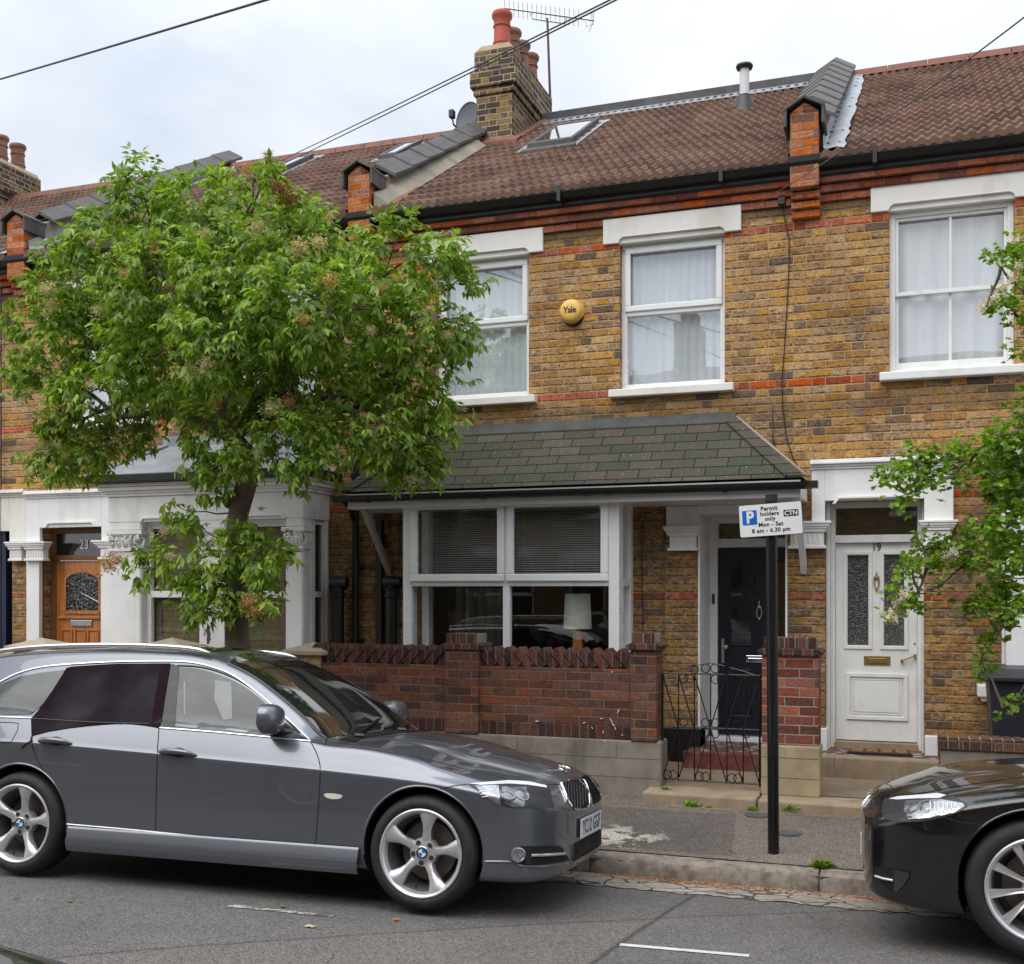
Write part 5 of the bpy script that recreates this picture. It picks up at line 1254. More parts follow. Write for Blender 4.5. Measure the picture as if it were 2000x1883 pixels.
wx0, wx1 = -5.33, X(1231, YW); zt_ = Z(1150, 1306, YW); zp = Z(1278, 1448, YW)
mb = MB(); mb.box(wx0, wx1, YW, YW+.215, zp, zt_+.0); mb.build('wall', M['wallred'], gw, bevel=.004)
mb = MB(); mb.box(wx0, wx1, YW-.012, YW+.2, zp+.002, zp+.112); mb.build('base_course', M['soldier'], gw, bevel=.006)
mb = MB(); mb.box(wx0, X(1290, YW)+.01, YW-.03, YW+.24, .12, zp); mb.build('plinth', M['wallplinth'], gw, bevel=.012)
mx0, mx1 = X(868, YW-.05), X(933, YW-.05)
mb = MB()
for zz in (.33, .49): mb.box(wx0, X(1290, YW), YW-.0315, YW-.029, zz, zz+.004)
for k in range(12): mb.box(-5.0+k*.44, -4.996+k*.44, YW-.0315, YW-.029, .334 if k % 2 else .494, .49 if k % 2 else .6)
mb.build('score_line', M['grit'], gw)
mb = MB(); teeth(mb, wx0+.05, mx0-.04, zt_, -1); teeth(mb, mx1+.06, wx1-.02, zt_, 1); mb.box(wx0+.02, wx1, YW+.03, YW+.19, zt_, zt_+.10); mb.build('slanted_brick_top', M['soldier'], gw, bevel=.005, bseg=1)
def brick_post(parent, x0, x1, y0, y1, zb, ztop, mat, name='brick_post', red_chip=False):
    q = MB(); q.box(x0, x1, y0, y1, zb, ztop-.14); o = q.build(name, M[mat], parent, bevel=.005)
    q = MB(); q.prism([(x0-.03, y0-.03, ztop-.145), (x0-.018, y0-.03, ztop-.125), (x0-.035, y0-.03, ztop-.12), (x0-.03, y0-.03, ztop-.10), (x0-.0, y0-.03, ztop-.088), (x1+.0, y0-.03, ztop-.088), (x1+.03, y0-.03, ztop-.10), (x1+.035, y0-.03, ztop-.12), (x1+.018, y0-.03, ztop-.125), (x1+.03, y0-.03, ztop-.145)], (0, y1-y0+.06, 0)); q.build('moulded_band', M['soldier'], o, bevel=.008)
    q = MB(); n = max(int((x1-x0)/.085), 2)
    for k in range(n):
        a = x0+.012+(x1-x0-.024)*k/n; b = x0+.012+(x1-x0-.024)*(k+1)/n-.008
        q.box(a, b, y0+.01, y1-.01, ztop-.09, ztop-random.uniform(0, .008))
    q.box(x0+.016, x1-.016, y0+.016, y1-.016, ztop-.09, ztop-.006, 1)
    q.build('brick_top', [M['soldier'], M['render']], o, bevel=.006)
    return o
brick_post(gw, mx0, mx1, YW-.05, YW+.23, zp+.0, Z(900, 1237, YW-.05), 'wallred')
brick_post(gw, X(1231, YW-.045), X(1282, YW-.045), YW-.045, YW+.2, zp, Z(1255, 1236, YW-.04), 'wallred')
# iron hooks / bird droppings: thin white paint dribbles on the wall
q = MB(); rs = random.Random(9)
for (px_, py_, L, a_) in ((1208, 1389, .05, 1.2), (1174, 1404, .02, .2), (1193, 1408, .045, -1.0), (1197, 1416, .03, -.7), (1156, 1422, .02, -1.), (1178, 1430, .03, 1.4), (1201, 1423, .03, -1.2), (1048, 1409, .035, .1), (1182, 1448, .02, .3), (1195, 1313, .012, .2), (1238, 1316, .012, .1), (1140, 1412, .02, .1), (1215, 1436, .015, 1.)):
    p = P(px_, py_, YW-.034); dx, dz = math.cos(a_)*L, math.sin(a_)*L; w_ = .0024
    q.prism([(p.x-dx/2, YW-.036, p.z-dz/2), (p.x+w_, YW-.036, p.z-w_*1.4), (p.x+dx/2, YW-.036, p.z+dz/2), (p.x-w_, YW-.036, p.z+w_*1.4)], (0, .03, 0))
q.build('white_splash', M['stone_white'], gw)
# right hand post
gp = thing('gate_post', 'short red brick gate post on a buff rendered base behind the parking sign pole', 'gate post', ((X(1486, YW)+X(1600, YW))/2, YW, .25))
px0, px1 = X(1488, YW-.03), X(1599, YW-.03); zpp = Z(1540, 1456, YW-.03)
brick_post(gp, px0, px1, YW-.03, YW+.2, zpp, Z(1545, 1245, YW), 'postred')
mb = MB(); mb.box(px0-.005, px1+.012, YW-.045, YW+.215, .255, zpp); mb.build('plinth', M['plinth'], gp, bevel=.014)
# scored lines in the render are real grooves: thin dark strips
mb = MB()
for zz in (.40, .56): mb.box(px0, px1, YW-.0465, YW-.044, zz, zz+.004)
mb.build('score_line', M['grit'], gp)
# wrought iron gate
yg = YW+.07; gt_ = thing('iron_gate', 'black wrought iron garden gate of scrolls and slanting bars', 'gate', (X(1390, yg), yg, .27))
G = lambda px, py: P(px, py, yg)
gl_, gr_ = X(1294, yg), X(1484, yg)
zt_g, zm_g, zb_g = Z(1390, 1317, yg), Z(1390, 1422, yg), Z(1390, 1527, yg)
mb = MB(); r_ = .0055
for x_ in (gl_, gr_): mb.tube([(x_, yg, zb_g-.02), (x_, yg, zt_g+(.0))], .009, 8)
for z_ in (zt_g, zm_g, zb_g): mb.tube([(gl_, yg, z_), (gr_, yg, z_)], .0065, 8)
mb.build('frame', M['blackmetal'], gt_, smooth=True)
nb = 6; xs_ = [gl_+(gr_-gl_)*k/nb for k in range(nb+1)]
mb = MB()
for k in range(1, nb): mb.tube([(xs_[k], yg+.008, zb_g), (xs_[k], yg+.008, zt_g)], r_, 6)
mb.build('upright_bar', M['blackmetal'], gt_, smooth=True)
mb = MB(); cx_ = xs_[3]
for k in range(0, 3):
    for (za, zb2) in ((zt_g, zm_g), (zm_g, zb_g)):
        if za == zt_g: mb.tube([(xs_[k], yg-.008, za), (xs_[k+1], yg-.008, zb2)], r_, 6); mb.tube([(xs_[6-k], yg-.008, za), (xs_[5-k], yg-.008, zb2)], r_, 6)
        else: mb.tube([(xs_[k+1], yg-.008, za), (xs_[k], yg-.008, zb2)], r_, 6); mb.tube([(xs_[5-k], yg-.008, za), (xs_[6-k], yg-.008, zb2)], r_, 6)
arc = [(cx_+(gr_-gl_)*.46*u, yg, zt_g+.075*(1-abs(u))+.02*(1-u*u)) for u in [-1+2*k/12 for k in range(13)]]
mb.tube(arc, r_, 6)
mb.build('slanting_bar', M['blackmetal'], gt_, smooth=True)
mb = MB()
def ringc(x, z, r): mb.tube([(x+r*math.cos(t), yg-.004, z+r*math.sin(t)) for t in [2*math.pi*k/16 for k in range(17)]], .0042, 5, cap=False)
rr = .036
for k in range(nb):
    for s in (-1, 1):
        x_ = xs_[k]+(rr+.006) if s < 0 else xs_[k+1]-(rr+.006)
        if (k+s) % 2 == 0: ringc(x_, zt_g-rr-.004, rr)
        if (k+s) % 2 == 1: ringc(x_, zb_g+rr+.004, rr)
for s in (-1, 1):
    ringc(cx_+s*(rr+.003), zt_g+rr+.012, rr); ringc(cx_+s*.13, zt_g+rr*.9+.004, rr*.95); ringc(cx_+s*(rr+.003), zm_g+rr+.006, rr); ringc(cx_+s*(rr+.003), zm_g-rr-.006, rr)
    ringc(cx_+s*.22, zm_g+rr+.002, rr*.9); ringc(cx_+s*.29, zm_g-rr-.002, rr*.9)
mb.build('scroll', M['blackmetal'], gt_, smooth=True)
mb = MB(); mb.box(gr_+.004, gr_+.05, yg-.012, yg+.012, zb_g+.05, zb_g+.16); mb.box(gr_+.004, gr_+.04, yg-.012, yg+.012, zt_g-.06, zt_g-.03); mb.build('latch', M['blackmetal'], gt_, bevel=.003)
# low wall of 19 with brick-on-edge coping
lw = thing('low_wall', 'low garden wall with dark brick on edge coping behind the black car', 'garden wall', (1.2, YW+.1, .2))
lx0 = X(1832, YW); zl_ = Z(1900, 1441, YW)
mb = MB(); mb.box(lx0+.02, 3.4, YW+.02, YW+.2, .15, zl_-.105); mb.build('wall', M['wallplinth'], lw, bevel=.01)
mb = MB(); x_ = lx0
while x_ < 3.4:
    mb.box(x_, x_+.066, YW, YW+.215, zl_-.103, zl_-random.uniform(0, .006)); x_ += .077
mb.box(lx0+.01, 3.4, YW+.01, YW+.2, zl_-.10, zl_-.012, 1)
mb.build('coping', [M['wallred'], M['render']], lw, bevel=.006, bseg=1)
# 23 front wall with three capped piers
fw = thing('front_wall', 'pale yellow brick front wall with three flat pyramid capped piers', 'garden wall', (-7.5, YW, .2))
for (a, b, ya, capt) in ((7, 97, 1263, 1251), (266, 352, 1263, 1251), (546, 631, 1272, 1260)):
    yy = YW-.08; xa, xb = X(a, yy), X(b, yy); zc_ = Z((a+b)/2, ya, yy); zcap = Z((a+b)/2, capt, yy)+.0
    q = MB(); i = .065; q.box(xa+i, xb-i, yy+i, yy+.44-i, .15, zc_-.03); po = q.build('brick_pier', M['yellowpier'], fw, bevel=.005)
    q = MB(); q.box(xa, xb, yy, yy+.44, zc_-.035, zc_); cx = (xa+xb)/2
    m_ = len(q.v); q.v += [(xa, yy, zc_), (xb, yy, zc_), (xb, yy+.44, zc_), (xa, yy+.44, zc_), (cx, yy+.22, zcap+.02)]
    for f in ((0, 1, 4), (1, 2, 4), (2, 3, 4), (3, 0, 4)): q.f.append(tuple(m_+k for k in f)); q.m.append(0)
    q.build('cap_stone', M['capstone'], po, bevel=.006)
q = MB(); q.box(X(20, YW)-1.4, X(30, YW), YW+.03, YW+.2, .15, Z(8, 1284, YW)); q.box(X(200, YW)+.3, X(290, YW), YW+.03, YW+.2, .15, 1.05); q.box(X(330, YW), X(560, YW), YW+.03, YW+.2, .15, 1.05); q.build('wall', M['yellowpier'], fw, bevel=.004)
q = MB(); q.box(X(20, YW)-1.4, X(30, YW), YW+.0, YW+.23, Z(8, 1284, YW)+.001, Z(8, 1278, YW)+.01); q.build('coping', M['capstone'], fw, bevel=.006)
# wheelie bin
bx_, by_ = X(1999, 9.85), 9.85
wb = thing('wheelie_bin', 'dark blue grey wheelie bin behind the low wall', 'bin', (bx_, by_, .27))
zl0 = Z(1960, 1319, 9.6); hw = .27
q = MB(); 
b0 = [(-.22, -.22), (.22, -.22), (.22, .22), (-.22, .22)]; t0 = [(-hw, -.27), (hw, -.27), (hw, .27), (-hw, .27)]
i = len(q.v); q.v += [(bx_+a, by_+b, .30) for a, b in b0]+[(bx_+a, by_+b, zl0-.03) for a, b in t0]
for f in ((0,3,2,1), (4,5,6,7), (0,1,5,4), (1,2,6,5), (2,3,7,6), (3,0,4,7)): q.f.append(tuple(i+k for k in f)); q.m.append(0)
for k in range(3): q.box(bx_-.2, bx_+.2, by_-.275+k*.002, by_-.2, zl0-.09-.0*k, zl0-.05)
q.build('body', M['bin'], wb, bevel=.025, bseg=3)
q = MB(); q.box(bx_-hw-.05, bx_+hw+.05, by_-.32, by_+.28, zl0-.045, zl0-.01); 
i = len(q.v); q.v += [(bx_-hw-.04, by_-.31, zl0-.01), (bx_+hw+.04, by_-.31, zl0-.01), (bx_+hw+.04, by_+.28, zl0-.01), (bx_-hw-.04, by_+.28, zl0-.01), (bx_-hw+.06, by_-.18, zl0+.045), (bx_+hw-.06, by_-.18, zl0+.045), (bx_+hw-.06, by_+.24, zl0+.06), (bx_-hw+.06, by_+.24, zl0+.06)]
for f in ((4,5,6,7), (0,1,5,4), (1,2,6,5), (2,3,7,6), (3,0,4,7)): q.f.append(tuple(i+k for k in f)); q.m.append(0)
q.tube([(bx_-hw+.02, by_+.31, zl0+.0), (bx_+hw-.02, by_+.31, zl0+.0)], .016, 8)
q.build('lid', M['bin'], wb, bevel=.014, bseg=3)
# doormat
ym = 10.45; q = MB(); xm0, xm1 = X(1654, 10.37), X(1783, 10.37)
mt = thing('doormat', 'brown coir doormat in a black rubber rim at the white door', 'doormat', ((xm0+xm1)/2, 10.5, .43))
q.prism([(xm0, 10.36, .455), (xm1, 10.36, .455), (xm1-.03, 10.62, .455), (xm0+.03, 10.62, .455)], (0, 0, .018)); q.build('rim', M['rubber'], mt, bevel=.004)
for k in range(4):
    a = xm0+.035+(xm1-xm0-.06)*k/4; b = a+(xm1-xm0-.06)/4-.022
    q = MB(); q.prism([(a, 10.385, .469), (b, 10.385, .469), (b-.004, 10.60, .469), (a+.004, 10.60, .469)], (0, 0, .010)); q.build('bristle_panel', M['coir'], mt)
# small stone ledge left of the bin
q = MB(); a = P(1909, 1338, YF-.16); q.box(a.x, a.x+.25, YF-.2, YF, Z(1920, 1362, YF-.2), Z(1920, 1338, YF-.2)); q.box(a.x+.03, a.x+.25, YF-.17, YF, Z(1920, 1362, YF-.2)-.04, Z(1920, 1362, YF-.2)-.001)
q.build('sill_end', M['woodwhite'], h19, bevel=.01)
# ---------------------------------------------------------------- parking sign
yp = 7.72; pp = P(1511, 1664, yp); xs0 = pp.x
sg = thing('parking_sign', 'white permit holders parking sign tilted on a black pole at the kerb', 'parking sign', (xs0, yp, pz(yp)))
ztop = Z(1507, 963, yp); xt = X(1506.5, yp)
q = MB(); q.tube([(xs0, yp, pz(yp)-.1), (xt, yp, ztop-.055)], .0375, 24); q.build('pole', M['blackmetal'], sg, smooth=True)
q = MB(); q.tube([(xt, yp, ztop-.06), (xt, yp, ztop-.012)], .0405, 24); q.tube([(xt, yp, ztop-.012), (xt, yp, ztop)], [.0405, .030], 24); q.build('pole_cap', M['rubber'], sg, smooth=True)
ys = yp-.062
cs = [P(1441.5, 987.3, ys), P(1565.8, 977.8, ys), P(1569.4, 1041.9, ys), P(1445.4, 1051.8, ys)]
cen = (cs[0]+cs[1]+cs[2]+cs[3])/4; Wd = ((cs[1]-cs[0]).length+(cs[2]-cs[3]).length)/2; Hd = ((cs[3]-cs[0]).length+(cs[2]-cs[1]).length)/2
ux = (cs[1]-cs[0]+cs[2]-cs[3]); ang = math.atan2(ux.z, ux.x)
SM = Matrix.Translation(cen) @ Matrix.Rotation(-ang, 4, 'Y') @ Matrix.Rotation(R(90), 4, 'X')
def rrect(w, h, r, z0, z1, n=6):
    pts = []
    for cx, cy, a0 in ((w/2-r, h/2-r, 0), (-w/2+r, h/2-r, 90), (-w/2+r, -h/2+r, 180), (w/2-r, -h/2+r, 270)):
        for k in range(n+1): a = R(a0+90*k/n); pts.append((cx+r*math.cos(a), cy+r*math.sin(a), z0))
    m = MB(); m.prism(pts, (0, 0, z1-z0)); return m
def sgp(m, name, mat, par): return m.xform(SM).build(name, M[mat], par)
pl_ = sgp(rrect(Wd, Hd, .016, -.002, .0), 'sign_plate', 'signblack', sg)
sgp(rrect(Wd-.008, Hd-.008, .013, .0, .0012), 'sign_face', 'signwhite', pl_)
def at_(u, v, z=.0022): return SM @ Matrix.Translation(((u-.5)*Wd, (.5-v)*Hd, z))
m = rrect(.097, .097, .007, .0014, .0022); m.xform(Matrix.Translation(((.173-.5)*Wd, (.5-.40)*Hd, 0))); sgp(m, 'blue_panel', 'signblue', pl_)
text_obj('lettering', 'P', .108, M['signwhite'], at_(.178, .41, .0030), pl_, ext=.0004, bold=.004, sx=.92)
for txt, u, v, s in (('Permit', .485, .165, .038), ('holders', .49, .32, .038), ('only', .495, .475, .038), ('Mon - Sat', .50, .645, .038), ('8 am - 6.30 pm', .50, .825, .038)):
    text_obj('lettering', txt, s, M['signblack'], at_(u, v, .0018), pl_, ext=.0003, bold=.0013, space=1.08)
m = rrect(.097, .044, .004, .0014, .0022); m.xform(Matrix.Translation(((.825-.5)*Wd, (.5-.345)*Hd, 0))); sgp(m, 'black_panel', 'signblack', pl_)
text_obj('lettering', 'CTN', .042, M['signwhite'], at_(.825, .352, .0030), pl_, ext=.0003, bold=.0012, sx=.98)
q = MB(); q.box(xt-.05, xt+.05, ys+.004, yp, cen.z+.02, cen.z+.045); q.box(xt-.05, xt+.05, ys+.004, yp, cen.z-.06, cen.z-.035); q.build('clamp', M['steel'], sg, bevel=.003)
# ---------------------------------------------------------------- burglar alarm
ac = P(1114, 605, YF-.1); al = thing('alarm_box', 'round yellow burglar alarm box lettered Yale between the upper windows', 'alarm', (ac.x, YF, ac.z))
al['label'] = 'round yellow burglar alarm box with dark lettering between the upper windows'
q = MB(); q.lathe([(.0, -.105), (.06, -.104), (.096, -.098), (.104, -.088), (.122, -.022), (.122, -.0)], (ac.x-.005, YF, ac.z+.0), 40, axis='y'); q.build('cover', M['yellow'], al, smooth=True, angle=50)
q = MB(); q.lathe([(.0, -.03), (.10, -.03), (.11, 0)], (ac.x, YF-.001, ac.z-.035), 30, axis='y'); q.build('base', M['black'], al, smooth=True)
text_obj('lettering', 'Yale', .086, M['signblack'], MX(ac.x-.006, YF-.1056, ac.z-.002), al, ext=.0006, bold=.002, sx=.95, space=.92)
# ---------------------------------------------------------------- aerial and dish
ya_ = 15.1; A_ = lambda px, py, y=15.1: P(px, py, y)
ta = thing('tv_aerial', 'television aerial with a long rake of thin rods on a rusty mast', 'aerial', A_(1077, 246))
rust = plain('rusty mast steel', (.10,.045,.035), .7, var=.3, vscale=20)
q = MB(); q.tube([A_(1077, 262), A_(1069, 36)], [.02, .016], 8); q.build('mast', rust, ta, smooth=True)
q = MB(); b0_, b1_ = A_(986, 16), A_(1160, 40); q.tube([b0_, b1_], .013, 6); q.build('boom', M['steel'], ta, smooth=True)
q = MB(); 
for k in range(17):
    c = b0_.lerp(b1_, .0+k*.052); d = Vector((.15, -.25, .62)).normalized()*.085; d = Vector((.018, -.06, .085))
    q.tube([c-d, c+d], .004, 5)
q.build('rod', M['steel'], ta)
q = MB(); c = b0_.lerp(b1_, .93); 
for s in (-1, 1):
    q.tube([c+Vector((-.03, 0, s*.02)), c+Vector((-.02, .02, s*.085)), c+Vector((.05, .0, s*.085)), c+Vector((.04, 0, s*.02))], .005, 5)
e = b1_
for k in range(6): q.tube([e+Vector((-.05+.006*k, -.0, .03+.035*k-.2*(k > 2)-.0)), e+Vector((.0, -.02, .05+.03*k-.2*(k > 2)))], .004, 5)
q.tube([e+Vector((.0, 0, .14)), e, e+Vector((-.07, 0, -.14))], .005, 5)
q.build('reflector', M['steel'], ta)
q = MB(); q.tube([A_(1036, 24), A_(1037, 31), A_(1042, 37), A_(1104, 46), A_(1107, 31)], .012, 6); q.build('cradle', M['steel'], ta, smooth=True)
q = MB(); c = A_(1086, 224); q.tube([A_(1077, 234), c], .006, 5)
for dx, dz in ((.06, .07), (.09, .0), (.05, -.05), (-.02, -.05)): q.tube([c, c+Vector((dx*.6, .02, dz*.6)), c+Vector((dx, .02, dz))], .006, 5)
q.build('wall_clamp', M['steel'], ta)
dc = A_(915, 237, 14.3); sd_ = thing('satellite_dish', 'grey satellite dish half hidden behind the brick chimney stack', 'satellite dish', dc)
q = MB(); pr_ = [(.26*k/8, -.05*(1-(k/8)**2)) for k in range(9)]; q.lathe(pr_+[(.262, .006)], (0, 0, 0), 36, axis='y')
Md = Matrix.Translation(dc) @ Matrix.Rotation(R(-18), 4, 'Z') @ Matrix.Scale(.85, 4, (1, 0, 0)) @ Matrix.Rotation(R(180), 4, 'Z'); q.xform(Md).build('dish', M['dish'], sd_, smooth=True, angle=180)
q = MB(); q.tube([dc+Vector((-.0, -.02, -.26)), dc+Vector((-.12, -.25, -.12)), dc+Vector((-.13, -.27, -.0))], .012, 8); q.box(dc.x-.165, dc.x-.10, dc.y-.31, dc.y-.22, dc.z-.04, dc.z+.06); q.build('receiver_arm', M['black'], sd_, bevel=.01)
q = MB(); q.tube([dc+Vector((0, .05, -.02)), dc+Vector((0, .3, -.1)), dc+Vector((.2, .3, -.1))], .02, 8); q.build('bracket', M['black'], sd_)
# ---------------------------------------------------------------- overhead wires
def wire(pts, r, label):
    q = MB(); n = 16; A, B = Vector(pts[0]), Vector(pts[1]); sag = pts[2]
    q.tube([A.lerp(B, k/n)-Vector((0, 0, sag*4*(k/n)*(1-k/n))) for k in range(n+1)], r, 6)
    return tag(q.build('overhead_wire', M['black'], smooth=True, angle=180), label, 'wire', 'overhead telephone wires')
a, b = P(-40, 163, 9.0), P(520, -5, 6.5); d = b-a
wire((a-d*1.0, b+d*.8, .02), .0085, 'single overhead wire crossing the upper left corner of the sky')
for k, (pa, pb) in enumerate((((530, 322), (1192, -8)), ((530, 331), (1212, -12)))):
    A, B = P(*pa, 10.4), P(*pb, 5.0); d = B-A
    wire((A-d*.0, B+d*.5, .02), .0042, ('upper' if k == 0 else 'lower')+' of the twin wires that pass in front of the chimney')
A, B = P(1475, 400, 10.5), P(2003, 8, 5.0); d = B-A
wire((A, B+d*.3, .07), .0035, 'thin wire rising from the eaves to the upper right corner')
A, B = P(1527, 392, 10.5), P(1475, 400, 10.48)
# ---------------------------------------------------------------- table lamp behind the bay window
lx, ly = X(1128, 10.32), 10.32; tl_ = thing('table_lamp', 'cream drum lampshade on a wooden base inside the bay window', 'table lamp', (lx, ly, .9))
q = MB(); q.lathe([(.135, Z(1135, 1228, 10.32)), (.12, Z(1135, 1160, 10.32))], (lx, ly, 0), 28); q.build('lamp_shade', M['shade'], tl_, smooth=True)
q = MB(); zz = Z(1135, 1228, 10.32); q.lathe([(.05, zz-.45), (.055, zz-.2), (.04, zz-.02), (.0, zz)], (lx, ly, 0), 18); q.build('lamp_base', M['wood'], tl_, smooth=True)
q = MB(); q.box(lx-.6, lx+.16, ly-.16, ly+.3, zz-.5, zz-.45); q.box(lx-.58, lx-.53, ly-.12, ly-.07, .96, zz-.5); q.box(lx+.1, lx+.15, ly-.12, ly-.07, .96, zz-.5)
tag(q.build('side_table', M['woodframe'], bevel=.004), 'dark side table under the lamp inside the bay window', 'table')
# ---------------------------------------------------------------- weeds
def weed(px, y, z, s, n, label, seed):
    rg = random.Random(seed); q = MB(); x = X(px, y)
    for k in range(n):
        a = rg.uniform(0, 6.3); L = s*rg.uniform(.5, 1.1); w_ = L*.16; el = rg.uniform(.25, 1.1)
        d = Vector((math.cos(a)*math.cos(el), math.sin(a)*math.cos(el)*.6, math.sin(el))); n_ = Vector((-math.sin(a), math.cos(a), 0))*w_
        b = Vector((x+rg.uniform(-.5, .5)*s, y+rg.uniform(-.15, .15)*s, z)); m_ = b+d*L*.6; t_ = b+d*L-Vector((0, 0, L*.15))
        q.poly([b, m_+n_, t_, m_-n_])
    return tag(q.build('weed', M['hawleaf'], fixn=False), label, 'weed', 'weeds at the kerb and thresholds')
weed(1351, 8.90, pz(8.9), .07, 60, 'bushy green weed at the threshold directly below the gate centre', 1); weed(1382, 8.90, pz(8.9), .04, 26, 'small weed just right of the bushy one below the gate', 2); weed(1467, 8.90, pz(8.9), .055, 40, 'green weed at the threshold just left of the parking sign pole', 3)
weed(1606, YK+.14, .115, .075, 130, 'wide low tuft of green weed growing on top of the kerb', 4); weed(1541, 8.92, .2, .07, 26, 'thin weed in the gap between the two threshold stones', 5); weed(1300, 9.1, .26, .06, 30, 'weed at the foot of the gate hinge side by the wall', 6); weed(1597, YK-.2, road_z(YK-.2), .02, 16, 'tiny weed growing in the gutter setts', 7)
# ---------------------------------------------------------------- houses across the street
YO_F = YO-1.9-1.1
def far_house(x0):
    h = empty('terraced_house', (x0+2.2, YO_F, .2)); tag(h, 'brick house across the street, seen only mirrored in windows and car paint', 'house', 'houses across the street')
    q = MB(); wn_ = [(x0+.5, x0+1.4, 3.5, 5.1), (x0+2.6, x0+3.5, 3.5, 5.1), (x0+.4, x0+2.0, 1.0, 2.6), (x0+2.8, x0+3.6, .3, 2.5)]
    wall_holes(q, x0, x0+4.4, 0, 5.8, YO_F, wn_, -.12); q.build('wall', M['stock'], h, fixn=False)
    q = MB(); q.quad((x0, YO_F+.2, 5.75), (x0+4.4, YO_F+.2, 5.75), (x0+4.4, YO_F-4, 7.4), (x0, YO_F-4, 7.4)); q.build('roof', M['coping'], h, fixn=False)
    for (a, b, c, d) in wn_:
        q = MB(); q.box(a-.12, b+.12, YO_F, YO_F+.04, d, d+.22); q.box(a-.1, b+.1, YO_F, YO_F+.08, c-.1, c); q.box(a, a+.06, YO_F-.12, YO_F-.06, c, d); q.box(b-.06, b, YO_F-.12, YO_F-.06, c, d); q.box(a, b, YO_F-.12, YO_F-.06, (c+d)/2-.03, (c+d)/2+.03); fo = q.build('window_frame', M['stone_white'], h)
        q = MB(); q.quad((a, YO_F-.13, c), (b, YO_F-.13, c), (b, YO_F-.13, d), (a, YO_F-.13, d)); q.build('pane', M['carglass'], fo)
    q = MB(); q.box(x0-.25, x0+.25, YO_F-4.6, YO_F-3.2, 6.5, 8.4); co = q.build('chimney', M['stock_old'], h)
    for k in range(3): q = MB(); q.tube([(x0, YO_F-4.3+k*.5, 8.4), (x0, YO_F-4.3+k*.5, 8.85)], .11, 12); q.build('chimney_pot', M['oldpot'], co, smooth=True)
    q = MB(); q.box(x0, x0+4.4, YO_F+.01, YO_F+.3, 5.6, 5.75); q.build('gutter', M['black'], h)
    return h
for x0 in (-18.5, -14.1, -9.7, -5.3, -.9, 3.5, 7.9): far_house(x0)
# ================================================================== CARS
def pchip(xs, ys):
    xs = np.array(xs, float); ys = np.array(ys, float); o = np.argsort(xs); xs = xs[o]; ys = ys[o]
    h = np.diff(xs); d = np.diff(ys)/h; m = np.zeros_like(ys); m[0] = d[0]; m[-1] = d[-1]
    for k in range(1, len(xs)-1):
        if d[k-1]*d[k] > 0:
            w1 = 2*h[k]+h[k-1]; w2 = h[k]+2*h[k-1]; m[k] = (w1+w2)/(w1/d[k-1]+w2/d[k])
    def f(x):
        x = np.clip(x, xs[0], xs[-1]); i = np.clip(np.searchsorted(xs, x)-1, 0, len(xs)-2)
        t = (x-xs[i])/h[i]
        return (2*t**3-3*t**2+1)*ys[i]+(t**3-2*t**2+t)*h[i]*m[i]+(-2*t**3+3*t**2)*ys[i+1]+(t**3-t**2)*h[i]*m[i+1]
    return f
def T(s): # "x:y x:y"
    a = [tuple(map(float, q.split(':'))) for q in s.split()]
    return pchip([q[0] for q in a], [q[1] for q in a])
def shift(spec, D, ks=(('zt', 1.), ('zr', 1.), ('z8', .85), ('zbelt', .7), ('zc', .0))):
    for k, f in ks:
        spec[k] = (lambda base, f: (lambda x: base(x)+f*D(x)))(spec[k], f)
def car_body(spec, xs):
    """loft of half sections, keypoints given as functions of x"""
    W, zb, zc, zbelt, y8, z8, yr, zr, zt = [spec[k] for k in ('W', 'zb', 'zc', 'zbelt', 'y8', 'z8', 'yr', 'zr', 'zt')]
    rings = []
    for x in xs:
        w, b, c, zl, wy, wz, ry, rz, t = [float(f(x)) for f in (W, zb, zc, zbelt, y8, z8, yr, zr, zt)]
        wy *= w; ry *= w
        low = b+(c-b)*.12; rk = 1.0
        key = [(0, b), (w*.55, b), (w*.88, b+.004), (w*.962, b+(c-b)*.07), (w*.978, b+(c-b)*.22), (w*.990, b+(c-b)*.52), (w*.999, b+(c-b)*.82), (w*1.001, c-.012), (w*.992, c+.008), (w*.960, c+(zl-c)*.5), (w*.915, zl), (wy, wz),
               (wy+(ry-wy)*.33, wz+(rz-wz)*.36), (wy+(ry-wy)*.68, wz+(rz-wz)*.70), (ry, rz), (ry*.86, rz+(t-rz)*.42), (ry*.5, rz+(t-rz)*.85), (0, t)]
        ts = np.arange(len(key)); fy = pchip(ts, [k[0] for k in key]); fz = pchip(ts, [k[1] for k in key])
        tt = np.concatenate([np.linspace(k, k+1, 5)[:-1] for k in range(len(key)-1)]+[[len(key)-1]])
        rings.append([(x, float(fy(q)), float(fz(q))) for q in tt])
    n = len(rings[0]); mb = MB(); full = 2*(n-1)
    for r in rings:
        mb.v += [(x, -y, z) for x, y, z in r]+[(x, y, z) for x, y, z in r[-2:0:-1]]
    for i in range(len(rings)-1):
        for k in range(full):
            k2 = (k+1) % full; a = i*full+k; b = i*full+k2
            mb.f.append((a, b, b+full, a+full)); mb.m.append(0)
    for i, rev in ((0, False), (len(rings)-1, True)):
        c = len(mb.v); pts = [mb.v[i*full+k] for k in range(full)]; mb.v.append(tuple(np.mean(pts, axis=0)))
        for k in range(full):
            k2 = (k+1) % full; mb.f.append((i*full+k, c, i*full+k2)); mb.m.append(0)
    return mb
